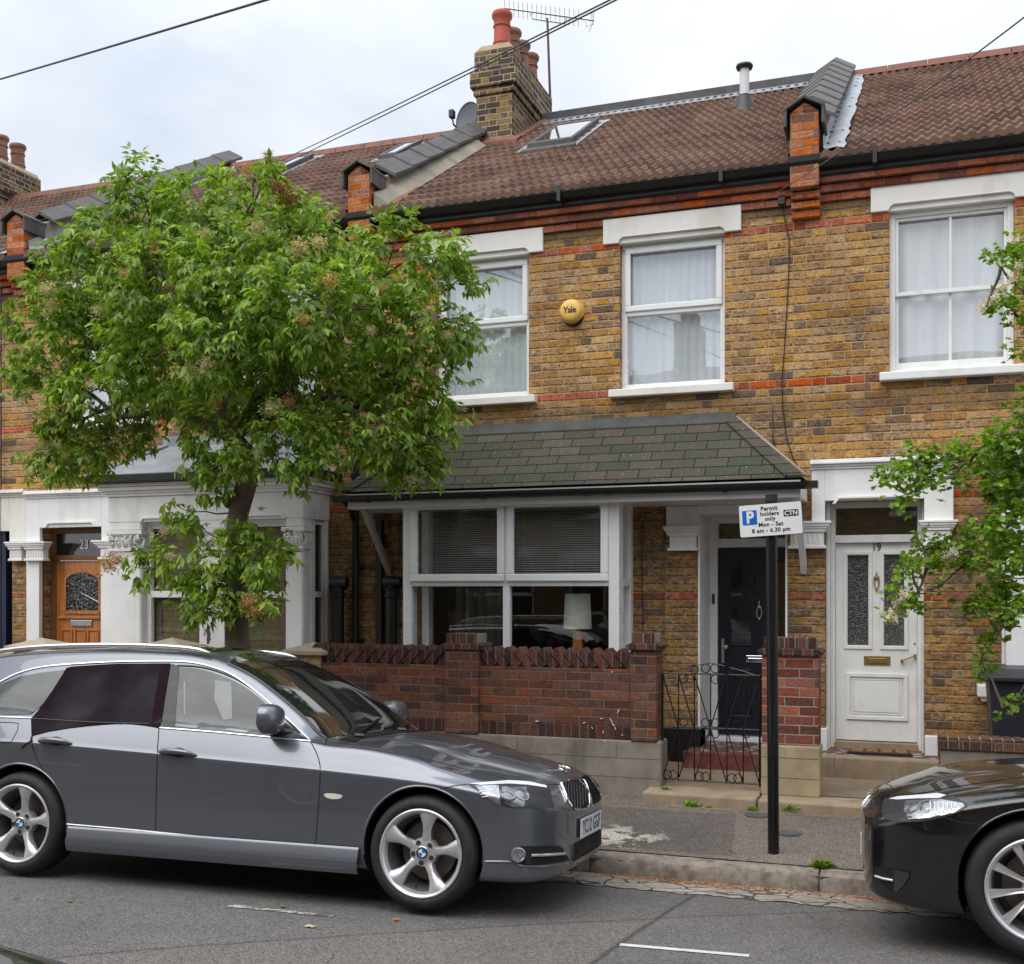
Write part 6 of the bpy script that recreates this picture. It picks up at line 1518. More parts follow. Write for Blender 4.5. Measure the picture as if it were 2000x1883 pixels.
def cut(obj, mb, mat=None):
    c = mb.build('cutter', mat or M['gap'], smooth=True); c.parent = obj.parent
    m = obj.modifiers.new('cut', 'BOOLEAN'); m.operation = 'DIFFERENCE'; m.object = c; m.solver = 'EXACT'
    try: m.material_mode = 'TRANSFER'
    except Exception: pass
    dg = bpy.context.evaluated_depsgraph_get(); me = bpy.data.meshes.new_from_object(obj.evaluated_get(dg))
    obj.modifiers.clear(); old = obj.data; obj.data = me; bpy.data.objects.remove(c); return obj
class Car:
    def __init__(s, root, body_obj, MW):
        s.root = root; s.MW = MW; s.inv = MW.inverted()
        bm = bmesh.new(); bm.from_mesh(body_obj.data); bmesh.ops.triangulate(bm, faces=bm.faces); s.bvh = BVHTree.FromBMesh(bm); bm.free()
        s.flip = Matrix.Scale(-1, 4, (0, 1, 0))
    def hit(s, px, py, last=None):
        o = s.inv @ CAM; d = (s.inv.to_3x3() @ ray(px, py)).normalized()
        loc, n, i, dist = s.bvh.ray_cast(o, d)
        if loc is None:
            # slide to the closest part of the silhouette
            k = max((s.MW.translation-CAM).length*.9, 1)
            best = None
            for q in np.linspace(4, 9, 60):
                p = o+d*q; l, nn, ii, dd = s.bvh.find_nearest(p)
                if best is None or dd < best[2]: best = (l, nn, dd)
            loc, n = best[0], best[1]
        return loc, n
    def side(s, x, z, sy=-1):
        loc, n, i, d = s.bvh.ray_cast(Vector((x, sy*3, z)), Vector((0, -sy, 0)))
        if loc is None: loc, n, i, d = s.bvh.find_nearest(Vector((x, sy*.8, z)))
        return loc, n
    def front(s, y, z, sx=1):
        loc, n, i, d = s.bvh.ray_cast(Vector((sx*6, y, z)), Vector((-sx, 0, 0)))
        if loc is None: loc, n, i, d = s.bvh.find_nearest(Vector((sx*.7, y, z)))
        return loc, n
    def add(s, mb, name, mat, parent=None, mirror=False, smooth=True, bevel=0, angle=40):
        """mb in car coordinates"""
        res = []
        for k in ((0, 1) if mirror else (0,)):
            m2 = MB(); m2.add(mb, s.flip if k else None)
            if k: m2.f = [f[::-1] for f in m2.f]
            local(m2); o = m2.build(name, mat, parent or s.root, smooth=smooth, bevel=bevel, angle=angle, fixn=True)
            if parent is not None and parent is not s.root: o.matrix_parent_inverse = Matrix()
            res.append(o)
        return res if mirror else res[0]
    def patch(s, poly, off=.003, step=9., fn=None):
        """panel that follows the body inside a closed outline (photo or local coordinates)"""
        fn = fn or s.hit
        pts = []; n = len(poly)
        for i in range(n):
            a, b = Vector(poly[i]), Vector(poly[(i+1) % n]); k = max(1, int((b-a).length/step))
            pts += [a.lerp(b, j/k) for j in range(k)]
        ne = len(pts); edges = [(i, (i+1) % ne) for i in range(ne)]
        xs_ = [p.x for p in pts]; ys_ = [p.y for p in pts]; inner = []
        y = min(ys_)+step
        while y < max(ys_):
            x = min(xs_)+step*.5
            while x < max(xs_):
                c = False; j = ne-1
                for i in range(ne):
                    if ((pts[i].y > y) != (pts[j].y > y)) and (x < (pts[j].x-pts[i].x)*(y-pts[i].y)/(pts[j].y-pts[i].y)+pts[i].x): c = not c
                    j = i
                if c and min((Vector((x, y))-p).length for p in pts) > step*.45: inner.append(Vector((x, y)))
                x += step
            y += step
        vs_, _, fs, *_ = delaunay_2d_cdt(pts+inner, edges, [list(range(ne))], 1, 1e-6)
        mb = MB()
        for v in vs_: l, nn = fn(v.x, v.y); mb.v.append(tuple(l+nn*off))
        for f in fs: mb.f.append(tuple(f)); mb.m.append(0)
        return mb
    def line(s, pts, r, off=0.0, seg=6, fn=None, step=8., rz=None, closed=False):
        fn = fn or s.hit; out = []
        if closed: pts = list(pts)+[pts[0]]
        for i in range(len(pts)-1):
            a, b = Vector(pts[i]), Vector(pts[i+1]); k = max(1, int((b-a).length/step))
            for j in range(k): q = a.lerp(b, j/k); l, nn = fn(q.x, q.y); out.append(l+nn*off)
        l, nn = fn(*pts[-1]); out.append(l+nn*off)
        mb = MB(); mb.tube(out, r, seg); return mb
def smoothpts(pts, n=6):
    """catmull-rom through outline points"""
    out = []; m = len(pts)
    for i in range(m-1):
        p0 = Vector(pts[max(i-1, 0)]); p1 = Vector(pts[i]); p2 = Vector(pts[i+1]); p3 = Vector(pts[min(i+2, m-1)])
        for k in range(n):
            t = k/n; out.append(tuple(.5*((2*p1)+(p2-p0)*t+(2*p0-5*p1+4*p2-p3)*t*t+(3*p1-p0-3*p2+p3)*t**3)))
    out.append(tuple(pts[-1])); return out
def z1(*p): return [(a*.35211, 1250+b*.35211) for a, b in p]
def z2(*p): return [(600+a*.35211, 1250+b*.35211) for a, b in p]
def z3(*p): return [(1300+a*.35211, 1250+b*.35211) for a, b in p]
def roundel(mb, M4, r):
    def add(prof, mi, a0=0, a1=2*math.pi, seg=28):
        q = MB(); q.lathe(prof, (0, 0, 0), seg, axis='z', a0=a0, a1=a1, mi=mi); mb.add(q, M4)
    add([(0, .001), (r*.98, .001), (r, -.004)], 0)
    for k in range(4): add([(0, .0025), (r*.66, .0025)], 1+(k % 2), math.pi/2*k, math.pi/2*(k+1), 6)
    add([(r*.66, .002), (r*.68, .0035), (r*.72, .0035), (r*.74, .002)], 3); add([(r*.94, .001), (r*.97, .004), (r*1.03, .003), (r*1.04, -.004)], 3)
ROUND = lambda: [M['signblack'], M['roundel_blue'], M['roundel_white'], M['chrome']]
def wheel(car, cx, cy, r, w, rim, style, sy=-1, steer=0.):
    """hub centre (cx,cy); sy side; parts: tyre, rim, spokes, hub cap, disc"""
    root = empty('wheel', (0, 0, 0)); root.parent = car.root; root.location = (cx, cy, r); root.rotation_euler = (0, 0, steer+(math.pi if sy > 0 else 0))
    # local: outer face towards -y
    def add(mb, name, mat, **k):
        local(mb); o = mb.build(name, mat, root, **k); return o
    t = MB(); sw = w/2
    prof = [(rim+.004, -sw+.012), (rim+.018, -sw-.004), (rim+(r-rim)*.4, -sw-.010), (r-.03, -sw-.004), (r-.012, -sw+.010), (r-.004, -sw+.028), (r, -sw+.05), (r, sw-.05), (r-.012, sw-.01), (rim+.02, sw), (rim, sw-.02)]
    seg = 96; t.lathe(prof, (0, 0, 0), seg, axis='y')
    o = add(t, 'tyre', M['tyre'], smooth=True, angle=50)
    g = MB()                                      # tread blocks: dark grooves as raised blocks
    for k in range(72):
        a = 2*math.pi*k/72
        for (y0, y1) in ((-sw+.018, -sw+.055), (-sw+.062, -.02), (-.012, .03), (.038, sw-.06)):
            a0 = a-.030; a1 = a+.030; sk = .03
            P8 = []
            for (aa, yy) in ((a0, y0), (a1, y0), (a1+sk, y1), (a0+sk, y1)):
                rr0 = r-.006 if yy > -sw+.03 else r-.016; P8.append((math.cos(aa)*rr0, yy, math.sin(aa)*rr0))
            i = len(g.v); g.v += P8+[(x*(1+.009/r), y, z*(1+.009/r)) for x, y, z in P8]
            for f in ((4,5,6,7), (0,1,5,4), (1,2,6,5), (2,3,7,6), (3,0,4,7)): g.f.append(tuple(i+q for q in f)); g.m.append(0)
    add(g, 'tread', M['tyre'])
    b = MB(); b.lathe([(rim+.010, -sw+.004), (rim+.012, -sw-.006), (rim+.004, -sw-.009), (rim-.006, -sw-.004), (rim-.012, -sw+.012), (rim-.020, -sw+.03)], (0, 0, 0), 72, axis='y'); add(b, 'rim', M['alloy'], smooth=True, angle=45)
    b = MB(); b.lathe([(rim-.020, -sw+.03), (rim-.035, -sw+.09), (rim-.04, sw-.03)], (0, 0, 0), 48, axis='y'); add(b, 'rim_barrel', M['alloy_dark'], smooth=True)
    d = MB(); d.lathe([(.055, .02), (rim*.70, .02), (rim*.70, .04)], (0, 0, 0), 40, axis='y'); d.lathe([(rim-.04, sw-.02), (.02, sw-.02)], (0, 0, 0), 24, axis='y'); add(d, 'brake_disc', M['disc'], smooth=True, angle=40)
    s_ = MB(); yo = -sw
    def spoke(a, prof_, th=.03):
        """prof_: (radius, half width left, half width right, y)"""
        n = len(prof_); base = len(s_.v)
        for (rr, wl, wr_, y) in prof_:
            c, sn = math.cos(a), math.sin(a)
            for (off, yy) in ((-wl, y+.012), (-wl*.72, y), (0, y-.006 if style == 'star' else y+.004), (wr_*.72, y), (wr_, y+.012), (wr_*.9, y+th), (-wl*.9, y+th)):
                s_.v.append((c*rr-sn*off, yy, sn*rr+c*off))
        for k in range(n-1):
            for q in range(7):
                q2 = (q+1) % 7; s_.f.append((base+k*7+q, base+k*7+q2, base+(k+1)*7+q2, base+(k+1)*7+q)); s_.m.append(0)
    if style == 'star':
        for k in range(5):
            a = R(72*k+82)
            spoke(a, [(.030, .036, .036, yo+.045), (.060, .036, .032, yo+.040), (.085, .029, .023, yo+.033), (.115, .025, .020, yo+.026), (.15, .030, .026, yo+.018), (.185, .044, .040, yo+.008), (rim-.012, .060, .052, yo+.004), (rim+.002, .064, .056, yo+.003)], .04)
    else:
        for k in range(10):
            a = R(36*k+10)
            spoke(a, [(.05, .014, .014, yo+.030), (.10, .012, .012, yo+.022), (.16, .016, .016, yo+.013), (rim-.02, .024, .024, yo+.003), (rim+.002, .028, .028, yo+.003)], .034)
    s_.lathe([(.0, yo+.030), (.04, yo+.031), (.075, yo+.038), (.082, yo+.05), (.08, yo+.09)], (0, 0, 0), 40, axis='y')
    so_ = add(s_, 'spokes', M['alloy'], smooth=True, angle=38)
    for q in range(5):
        a = R(72*q+82+36); bl = MB(); bl.lathe([(.0145, yo+.033), (.0135, yo+.036), (.011, yo+.034), (.0, yo+.034)], (math.cos(a)*.056, -.0025, math.sin(a)*.056), 10, axis='y'); add(bl, 'wheel_bolt', M['rubber'])
    e = MB(); roundel(e, Matrix.Translation((0, yo+.022, 0)) @ Matrix.Rotation(R(90), 4, 'X'), .034); add(e, 'wheel_emblem', ROUND())
    v = MB(); v.tube([(math.cos(R(262))*(rim-.035), yo+.02, math.sin(R(262))*(rim-.035)), (math.cos(R(262))*(rim-.06), yo-.0, math.sin(R(262))*(rim-.06))], .005, 6); add(v, 'valve', M['rubber'])
    return root
def place_car(root, cF, cR, half_w, roll, L, face=1):
    """cF/cR: ground contact of the near wheels (world)"""
    d = Vector(cF)-Vector(cR); yaw = math.atan2(d.y, d.x)
    MW = Matrix.Rotation(yaw, 4, 'Z') @ Matrix.Rotation(roll, 4, 'X')
    near = MW @ Vector((0, -half_w*face, 0))
    MW = Matrix.Translation(Vector(cF)-near) @ MW
    root.matrix_basis = MW; return MW
def ground_hit(px, py, h):
    d = ray(px, py); t = (h-CAMZ)/d.z; return CAM+d*t
# ------------------------------------------------------------------ grey estate
LW = 2.66
gc = empty('estate_car'); tag(gc, 'metallic grey estate car with dark mesh sunshade over the rear door window', 'car')
HWID = .875; WY = .868
cF = ground_hit(818, 1781, .155); cR = ground_hit(26.4, 1712, .145)
cF.z = .155; cR.z = .155
MWg = place_car(gc, cF, cR, WY, -R(4.7), LW)
spec = dict(
 W=T('-3.66:.50 -3.62:.68 -3.55:.76 -3.35:.83 -3:.862 -2.66:.875 -2:.872 -1:.872 -0.45:.872 0:.878 0.3:.862 0.4771:.825 0.56:.775 0.62:.70 0.67:.60 0.70:.49 0.72:.36 0.73:.24'),
 zb=T('-3.66:.45 -3.6:.30 -3.4:.22 -2.6:.185 -0.6:.185 -0.3:.18 0.3:.165 0.5657:.165 0.66:.18 0.71:.22 0.73:.28'),
 zc=T('-3.66:.72 -3.4:.79 -2.66:.812 -1.9:.79 -1.5:.775 -0.6:.737 0:.70 0.3:.66 0.5214:.61 0.6543:.56 0.73:.50'),
 zbelt=T('-3.66:.90 -3.5:.955 -2.66:.965 -1.5:.945 -0.62:.905 -0.3:.875 0:.835 0.3:.765 0.4771:.71 0.61:.65 0.69:.58 0.73:.53'),
 y8=T('-3.66:.86 -3:.882 -0.7:.882 -0.55:.86 -0.35:.80 0.3:.77 0.61:.74 0.765:.7'),
 z8=T('-3.66:.93 -3.5:.985 -2.66:.985 -1.5:.963 -0.62:.925 -0.3:.90 0:.852 0.3:.79 0.4771:.735 0.61:.68 0.69:.60 0.73:.54'),
 yr=T('-3.66:.72 -3.5:.70 -3.3:.665 -3:.655 -2.66:.652 -1.6:.652 -1.4:.67 -1.15:.715 -0.9:.775 -0.7:.82 -0.6:.80 -0.4:.55 0:.5 0.765:.45'),
 zr=T('-3.66:.96 -3.55:1.06 -3.42:1.22 -3.25:1.305 -3:1.345 -2.66:1.368 -2.2:1.38 -1.8:1.372 -1.55:1.345 -1.3:1.268 -1.05:1.152 -0.85:1.043 -0.7:.955 -0.62:.94 -0.45:.935 -0.2:.915 0:.878 0.2:.845 .35:.812 .48:.778 .56:.753 .61:.73 .65:.70 .68:.66 .71:.61 .73:.55'),
 zt=T('-3.66:.98 -3.55:1.10 -3.42:1.26 -3.25:1.36 -3:1.40 -2.66:1.425 -2.2:1.44 -1.8:1.435 -1.55:1.412 -1.3:1.338 -1.05:1.225 -0.85:1.12 -0.7:1.035 -0.62:.985 -0.5:.968 -0.2:.945 0:.925 .2:.90 .35:.868 .48:.828 .56:.80 .61:.772 .65:.735 .68:.69 .71:.64 .73:.56'))
shift(spec, T('-1.2:0 -.8:-.03 -.62:-.06 -.37:-.042 -.05:-.058 .09:-.078 .33:-.075 .5:-.06 .65:-.04 .73:-.0'))
xs_c = np.concatenate([np.linspace(-3.66, -3.3, 14), np.linspace(-3.26, -.9, 50), np.linspace(-.87, .5, 48), np.linspace(.515, .64, 12), np.linspace(.645, .73, 18)])
bod = car_body(spec, xs_c)
body = local(bod).build('body', [M['greypaint'], M['gap']], gc, smooth=True, angle=32)
for xw in (0, -LW):
    for sy in (-1, 1):
        c = MB(); c.lathe([(0, sy*.52), (.352, sy*.52), (.352, sy*1.2), (0, sy*1.2)], (xw, 0, .325), 56, axis='y'); cut(body, c)
car = Car(gc, body, MWg)
for p_ in body.data.polygons: p_.use_smooth = True
body.data.set_sharp_from_angle(angle=R(32))
HR = .312
for xw in (0, -LW):
    for sy in (-1, 1): wheel(car, xw, sy*(WY-.112), HR, .225, .2285, 'star', sy, steer=0)
# --- glazing and trims traced on the near side and mirrored
A = car.add
fw_ = smoothpts(z1((1000, 152), (1100, 160), (1220, 195), (1340, 250), (1450, 330), (1545, 420), (1640, 510), (1690, 552)), 3)
A(car.patch(fw_+z1((1500, 533), (1200, 505), (972, 484), (980, 300)), .003), 'door_window', M['sideglass'], mirror=True)
A(car.patch(z1((1195, 225), (1285, 235), (1290, 440), (1240, 445), (1190, 330)), .0042, 7.), 'seat_shape', M['seatghost'], mirror=True)
A(car.patch(z1((1020, 230), (1030, 230), (1032, 415), (1022, 415)), .0042, 7.), 'belt_shape', M['seatghost'], mirror=True)
A(car.patch(z1((952, 132), (994, 147), (972, 484), (898, 484), (918, 330)), .0045), 'door_pillar', M['trimblack'], mirror=True)
qg = car.patch(z1((-60, 262), (0, 248), (110, 205), (230, 182), (362, 166), (320, 250), (262, 330), (210, 385), (165, 412), (60, 414), (-100, 405), (-170, 380)), .003)
A(qg, 'quarter_window', M['sideglass'], mirror=True)
A(car.patch(z1((385, 160), (600, 138), (940, 133), (905, 350), (890, 480), (640, 452), (300, 436), (200, 432), (300, 290)), .0025), 'rear_door_window', M['carglass'], mirror=True)
sh = car.patch(z1((372, 158), (400, 150), (650, 134), (948, 132), (912, 350), (890, 490), (800, 474), (690, 462), (600, 468), (480, 478), (380, 490), (270, 508), (178, 532), (175, 440), (215, 395), (290, 290), (340, 210)), .007)
so_ = A(sh, 'sunshade', M['sunshade'])
A(car.patch(z1((948, 134), (890, 488), (840, 478), (862, 330), (895, 138)), .0085, 7.), 'hem', M['hem'], so_)
A(car.patch(z1((375, 160), (410, 158), (330, 280), (240, 430), (180, 436), (215, 395), (290, 290)), .0085, 7.), 'hem', M['hem'], so_)
A(car.line(z1((182, 437), (500, 458), (826, 468)), .0022, .009), 'seam', M['seamgrey'], so_)
q = car.line(z1((183, 520), (170, 560), (185, 612)), .003, .004); q.add(car.line(z1((180, 560), (145, 575), (120, 598)), .005, .005)); A(q, 'sunshade_tie', M['rubber'])
ch = car.line(smoothpts(z1((-150, 330), (0, 236), (130, 176), (300, 143), (600, 124), (850, 119), (1050, 124), (1190, 155), (1300, 200), (1420, 285), (1560, 405), (1650, 490), (1722, 560)), 4), .0065, .003)
A(ch, 'window_trim', M['railsilver'], mirror=True)
A(car.line(z1((-150, 424), (0, 428), (178, 434)), .0055, .003), 'waist_trim', M['railsilver'], mirror=True)
A(car.line(z1((888, 488), (1200, 512), (1500, 540), (1722, 563)), .0055, .003), 'waist_trim', M['railsilver'], mirror=True)
seal = smoothpts(z1((985, 142), (1110, 150), (1230, 182), (1350, 238), (1465, 322), (1570, 425), (1660, 515)), 4)
A(car.line(seal, .006, .002), 'window_seal', M['trimblack'], mirror=True)
# mirror base triangle
A(car.patch(z1((1560, 448), (1600, 470), (1700, 555), (1600, 545), (1560, 530)), .005, 6), 'mirror_base', M['trimblack'], mirror=True)
# windscreen
ws = z1((1418, 178), (1470, 262), (1545, 345), (1640, 425), (1740, 482), (1800, 505))+z2((170, 512), (330, 505), (480, 497), (625, 488), (560, 440), (450, 345), (340, 268), (210, 205), (70, 165), (-60, 150))+z1((1570, 160))
ws = [(504, 1314), (520, 1342), (548, 1373), (585, 1400), (628, 1424), (665, 1431), (730, 1427), (800, 1421), (812, 1417), (780, 1386), (740, 1358), (700, 1336), (655, 1320), (615, 1311), (560, 1308)]
# the screen itself in car coordinates so that both halves agree
def scr(u, v):   # u across, v along x
    l, n, i, d = car.bvh.ray_cast(Vector((v, u, 3)), Vector((0, 0, -1))); return l, n
ry_ = lambda x: float(spec['yr'](x)*spec['W'](x))
edge_x = np.linspace(-.67, -1.42, 10)
sp_ = [(-ry_(x)+.028, x) for x in edge_x]+[(-.35, -1.475), (0, -1.485), (.35, -1.475)]+[(ry_(x)-.028, x) for x in edge_x[::-1]]+[(.4, -.60), (0, -.575), (-.4, -.60)]
A(car.patch(sp_, .003, .05, scr), 'windscreen', M['carglass'])
q = MB(); 
for s in (-1, 1): A(car.line([(s*(ry_(x)-.014), x) for x in edge_x], .011, .0, fn=scr, step=.05), 'screen_surround', M['trimblack'])
A(car.patch([(-.66, -.62), (-.4, -.585), (0, -.56), (.4, -.585), (.66, -.62), (.64, -.53), (.4, -.50), (0, -.475), (-.4, -.50), (-.64, -.53)], .0035, .05, scr), 'scuttle', M['trimblack'])
for a, b in (((-.52, -.58), (.10, -.70)), ((.08, -.56), (.56, -.68))):
    q = car.line([a, ((a[0]+b[0])/2, (a[1]+b[1])/2-.01), b], .008, .016, fn=scr, step=.05); q.add(car.line([a, (a[0]+.02, a[1]+.05)], .014, .012, fn=scr, step=.05)); A(q, 'wiper', M['trimblack'])
# sun roof
A(car.patch([(-.42, -1.60), (.42, -1.60), (.43, -2.5), (-.43, -2.5)], .0025, .06, scr), 'sunroof', M['carglass'])
# roof rails
rl = []
for x in np.linspace(-3.35, -1.47, 24):
    l, n = scr(-ry_(x)*.985+.004, x); t = (x+3.35)/1.88; lift = .034*min(1, min(t, 1-t)/.05)**.6; rl.append(l+Vector((0, 0, lift)))
q = MB()
for (dy, dz, r_) in ((0, .004, .016),): q.tube([p+Vector((0, dy, dz)) for p in rl], [r_*(.5 if i in (0, len(rl)-1) else 1) for i in range(len(rl))], 10)
A(q, 'roof_rail', M['railsilver'], mirror=True)
# panel gaps
gaps = [z1((882, 490), (874, 600), (868, 800), (862, 1078)), smoothpts(z1((1725, 568), (1752, 620), (1772, 680), (1776, 740), (1768, 900), (1748, 1158)), 3), smoothpts(z1((177, 540), (182, 590), (205, 660), (250, 740), (300, 840), (340, 940), (358, 1012)), 3),
        z2((105, 510), (103, 578)), smoothpts(z2((20, 566), (100, 580), (300, 603), (500, 632), (700, 672), (900, 722), (1020, 750), (1110, 772)), 3), smoothpts(z2((1110, 772), (1180, 788), (1280, 802), (1400, 802)), 3),
        z2((712, 836), (800, 812), (888, 800)), z1((-60, 456), (60, 458), (102, 462), (98, 500), (62, 568), (-60, 572))]
for g_ in gaps: A(car.line(g_, .0032, -.0005), 'panel_gap', M['gap'], mirror=True)
A(car.line(smoothpts(z1((305, 1016), (700, 1050), (1200, 1100), (1700, 1152), (1985, 1182)), 4), .0055, .0), 'sill_trim', M['railsilver'], mirror=True)
# sill skirt: widened lower edge
sk = MB(); n = 30
for i in range(n+1):
    x = -2.66+.37+(2.66-.74)*i/n
    for (y, z) in ((-.866, .318), (-.874, .305), (-.877, .262), (-.889, .238), (-.882, .205), (-.866, .172)): sk.v.append((x, y, z))
for i in range(n):
    for j in range(5): sk.f.append((i*6+j, (i+1)*6+j, (i+1)*6+j+1, i*6+j+1)); sk.m.append(0)
A(sk, 'side_skirt', M['greypaint'], mirror=True, angle=50)
# wheel arch lips
for xw in (0, -LW):
    q = MB(); pts = []
    for k in range(31):
        a = R(-8+196*k/30); x = xw+math.cos(a)*.352; z = .325+math.sin(a)*.352; l, n_ = car.side(xw+math.cos(a)*.368, .325+math.sin(a)*.368); pts.append(Vector((x, l.y+.006, z)))
    q.tube(pts, .0085, 6); A(q, 'wheel_arch_lip', M['greypaint'], mirror=True)
# door handles
for pts in (z1((893, 622), (1085, 640)), z1((225, 562), (393, 575))):
    a, b = pts; l0, n0 = car.hit(*a); l1, n1 = car.hit(*b); q = MB(); pp_ = []
    for k in range(9):
        t = k/8; p = l0.lerp(l1, t)+n0*(.006+.030*math.sin(math.pi*min(max(t, .0), 1))**.5); pp_.append(p)
    base = len(q.v); q.tube(pp_, [.014, .017, .018, .018, .018, .017, .016, .014, .008], 10)
    ho_ = A(q, 'door_handle', M['greypaint'], mirror=True)
    q = MB(); c = l0.lerp(l1, .52)+n0*.003; q.blob(c, .058, .006, .036, 20, 8); A(q, 'handle_recess', M['trimblack'], ho_[0], smooth=True); 
# side marker
A(car.patch(smoothpts(z1((1798, 856), (1812, 850), (1860, 852), (1900, 861), (1888, 880), (1840, 882), (1806, 870), (1798, 856)), 2), .004, 3.), 'side_marker', M['orange_lens'], mirror=True)
# door mirror
l, n_ = car.hit(*z1((1610, 520))[0]); q = MB()
mc = l+Vector((-.085, -.13, .085))
m_ = MB(); m_.blob((0, 0, 0), .095, .125, .088, 28, 16); 
for i, v in enumerate(m_.v):
    x, y, z = v
    e_ = 1/max((abs(y/.125)**3+abs(z/.088)**3+abs(x/.095)**3)**(1/3), 1e-6); x, y, z = x*e_, y*e_, z*e_
    if x < -.01: x = -.01+(x+.01)*.25          # flat glass side faces the back
    z *= 1-.25*max(0, -y)/.115*(1 if z < 0 else .3); m_.v[i] = (x, y, z)
Mm = Matrix.Translation(mc) @ Matrix.Rotation(R(10), 4, 'Z') @ Matrix.Rotation(R(-6), 4, 'X'); m_.xform(Mm)
mo = A(m_, 'door_mirror', M['greypaint'], mirror=True, angle=60)
q = MB(); q.tube([mc+Vector((-.005, .05, -.055)), mc+Vector((-.01, .10, -.07)), l+Vector((-.0, .02, -.0))], [.026, .024, .030], 10); A(q, 'mirror_arm', M['trimblack'], mirror=True)
# headlight
hl_ = smoothpts(z2((892, 800), (990, 788), (1120, 780), (1230, 787), (1328, 808), (1350, 850), (1370, 934)), 2)+z2((1300, 936), (1140, 930))+smoothpts(z2((1100, 926), (1010, 880), (950, 838), (892, 800)), 2)[:-1]
hl = A(car.patch(hl_, .003, 5.), 'headlight', M['lampgrey'], mirror=True)
H0 = hl[0]
for nm, pts, mt, of in (('lamp_band', z2((896, 798), (1120, 781), (1230, 788), (1325, 809), (1328, 822), (1220, 806), (1120, 800), (960, 806)), 'lampwhite', .0045),
                ('lamp_reflector', z2((930, 812), (1060, 806), (1075, 924), (1010, 878), (960, 842)), 'lampsilver', .0045),
                ('lamp_reflector', z2((1078, 815), (1215, 815), (1215, 870), (1200, 925), (1140, 926), (1095, 905)), 'lampsmooth', .004)):
    A(car.patch(pts, of, 4.), nm, M[mt], H0)
for (px_, py_, r_) in ((1112, 862, .046), (1188, 860, .046)):
    l, n_ = car.hit(*z2((px_, py_))[0]); q = MB(); q.blob(l+n_*.0, r_, .03, r_, 20, 12); q.v = [tuple(Vector(v)) for v in q.v]
    q2 = MB(); Mq = Matrix.Translation(l) @ n_.to_track_quat('Z', 'Y').to_matrix().to_4x4(); q2.lathe([(0, .012), (.02, .010), (.034, .004), (.037, .003), (.040, .009), (.044, .009), (.048, .0)], (0, 0, 0), 26); q2.xform(Mq); A(q2, 'projector_lens', M['lampsmooth'], H0)
q = MB()
for k in range(5): q.add(car.line(z2((938+k*8, 818+k*13), (975+k*8, 816+k*13)), .003, .006))
A(q, 'lamp_rib', M['lampwhite'], H0)
# kidney grilles
def kidney(pts, mirrorlist, sgn):
    out = smoothpts(pts+[pts[0]], 3)
    back = A(car.patch(out[:-1], .002, 4.), 'grille', M['gap'])
    A(car.line(out[:-1], .0075, .006, closed=True, step=5.), 'grille_surround', M['chrome'], back)
    return back
def inpoly(x, y, poly):
    c = False; j = len(poly)-1
    for i in range(len(poly)):
        if ((poly[i][1] > y) != (poly[j][1] > y)) and (x < (poly[j][0]-poly[i][0])*(y-poly[i][1])/(poly[j][1]-poly[i][1])+poly[i][0]): c = not c
        j = i
    return c
kp = smoothpts(z2((1405, 798), (1440, 782), (1500, 776), (1530, 782), (1552, 830), (1558, 880), (1553, 925), (1520, 938), (1478, 938), (1448, 905), (1425, 850), (1405, 798)), 2)[:-1]
gk = A(car.patch(kp, .002, 4.), 'grille', M['gap'], mirror=True)
A(car.line(kp, .0080, .006, closed=True, step=5.), 'grille_surround', M['chrome'], gk[0]); 
q = car.line(kp, .0080, .006, closed=True, step=5.).xform(car.flip); A(q, 'grille_surround', M['chrome'], gk[1])
for side in (0, 1):
    q = MB()
    for k in range(10):
        xx = 1098+k*5.4; ys_ = [y for y in np.linspace(1520, 1585, 50) if inpoly(xx, y, kp)]
        if len(ys_) > 3: q.add(car.line([(xx-1, ys_[0]), (xx+1, ys_[-1])], .0033, .008, step=6.))
    if side: q.xform(car.flip)
    A(q, 'grille_bar', M['trimblack'], gk[side])
fn = lambda u, v: car.front(u, v)
lg = [(-.33, .345), (.33, .345), (.30, .235), (-.30, .235)]
g0_ = A(car.patch(lg, .002, .03, fn), 'lower_grille', M['gap'])
q = MB()
for k in range(-8, 9): q.add(car.line([(k*.045-.03, .24), (k*.045+.03, .34)], .0022, .005, fn=fn, step=.04)); q.add(car.line([(k*.045+.03, .24), (k*.045-.03, .34)], .0022, .005, fn=fn, step=.04))
A(q, 'grille_mesh', M['trimblack'], g0_)
# number plate, bent round the nose
pl0 = [(-.26, .362), (.26, .362), (.26, .473), (-.26, .473)]
xpl = car.front(0, .42)[0].x+.012
q = MB()
def plate_x(y): return xpl-.0-.0*abs(y)
q.prism([(xpl, -.26, .362), (xpl, .26, .362), (xpl, .26, .473), (xpl, -.26, .473)], (.006, 0, 0)); npl = A(q, 'number_plate', M['plate'], smooth=False)
q = MB(); q.box(xpl-.06, xpl-.001, -.25, .25, .37, .465); A(q, 'plate_holder', M['trimblack'], npl, smooth=False)
me = text_mesh('YC12 GGF', .115, ext=.0008, bold=.0012, sx=.83, space=1.05); me.materials.clear(); me.materials.append(M['signblack'])
me.transform(Matrix.Translation((xpl+.0068, 0, .416)) @ Matrix.Rotation(R(90), 4, 'Z') @ Matrix.Rotation(R(90), 4, 'X'))
o = bpy.data.objects.new('lettering', me); COL.objects.link(o); o.parent = npl
q = MB(); 
for y in (-.215, .235): q.blob((xpl+.007, y*1.05, .40), .003, .006, .006, 10, 6)
A(q, 'plate_screw', M['signwhite'], npl)
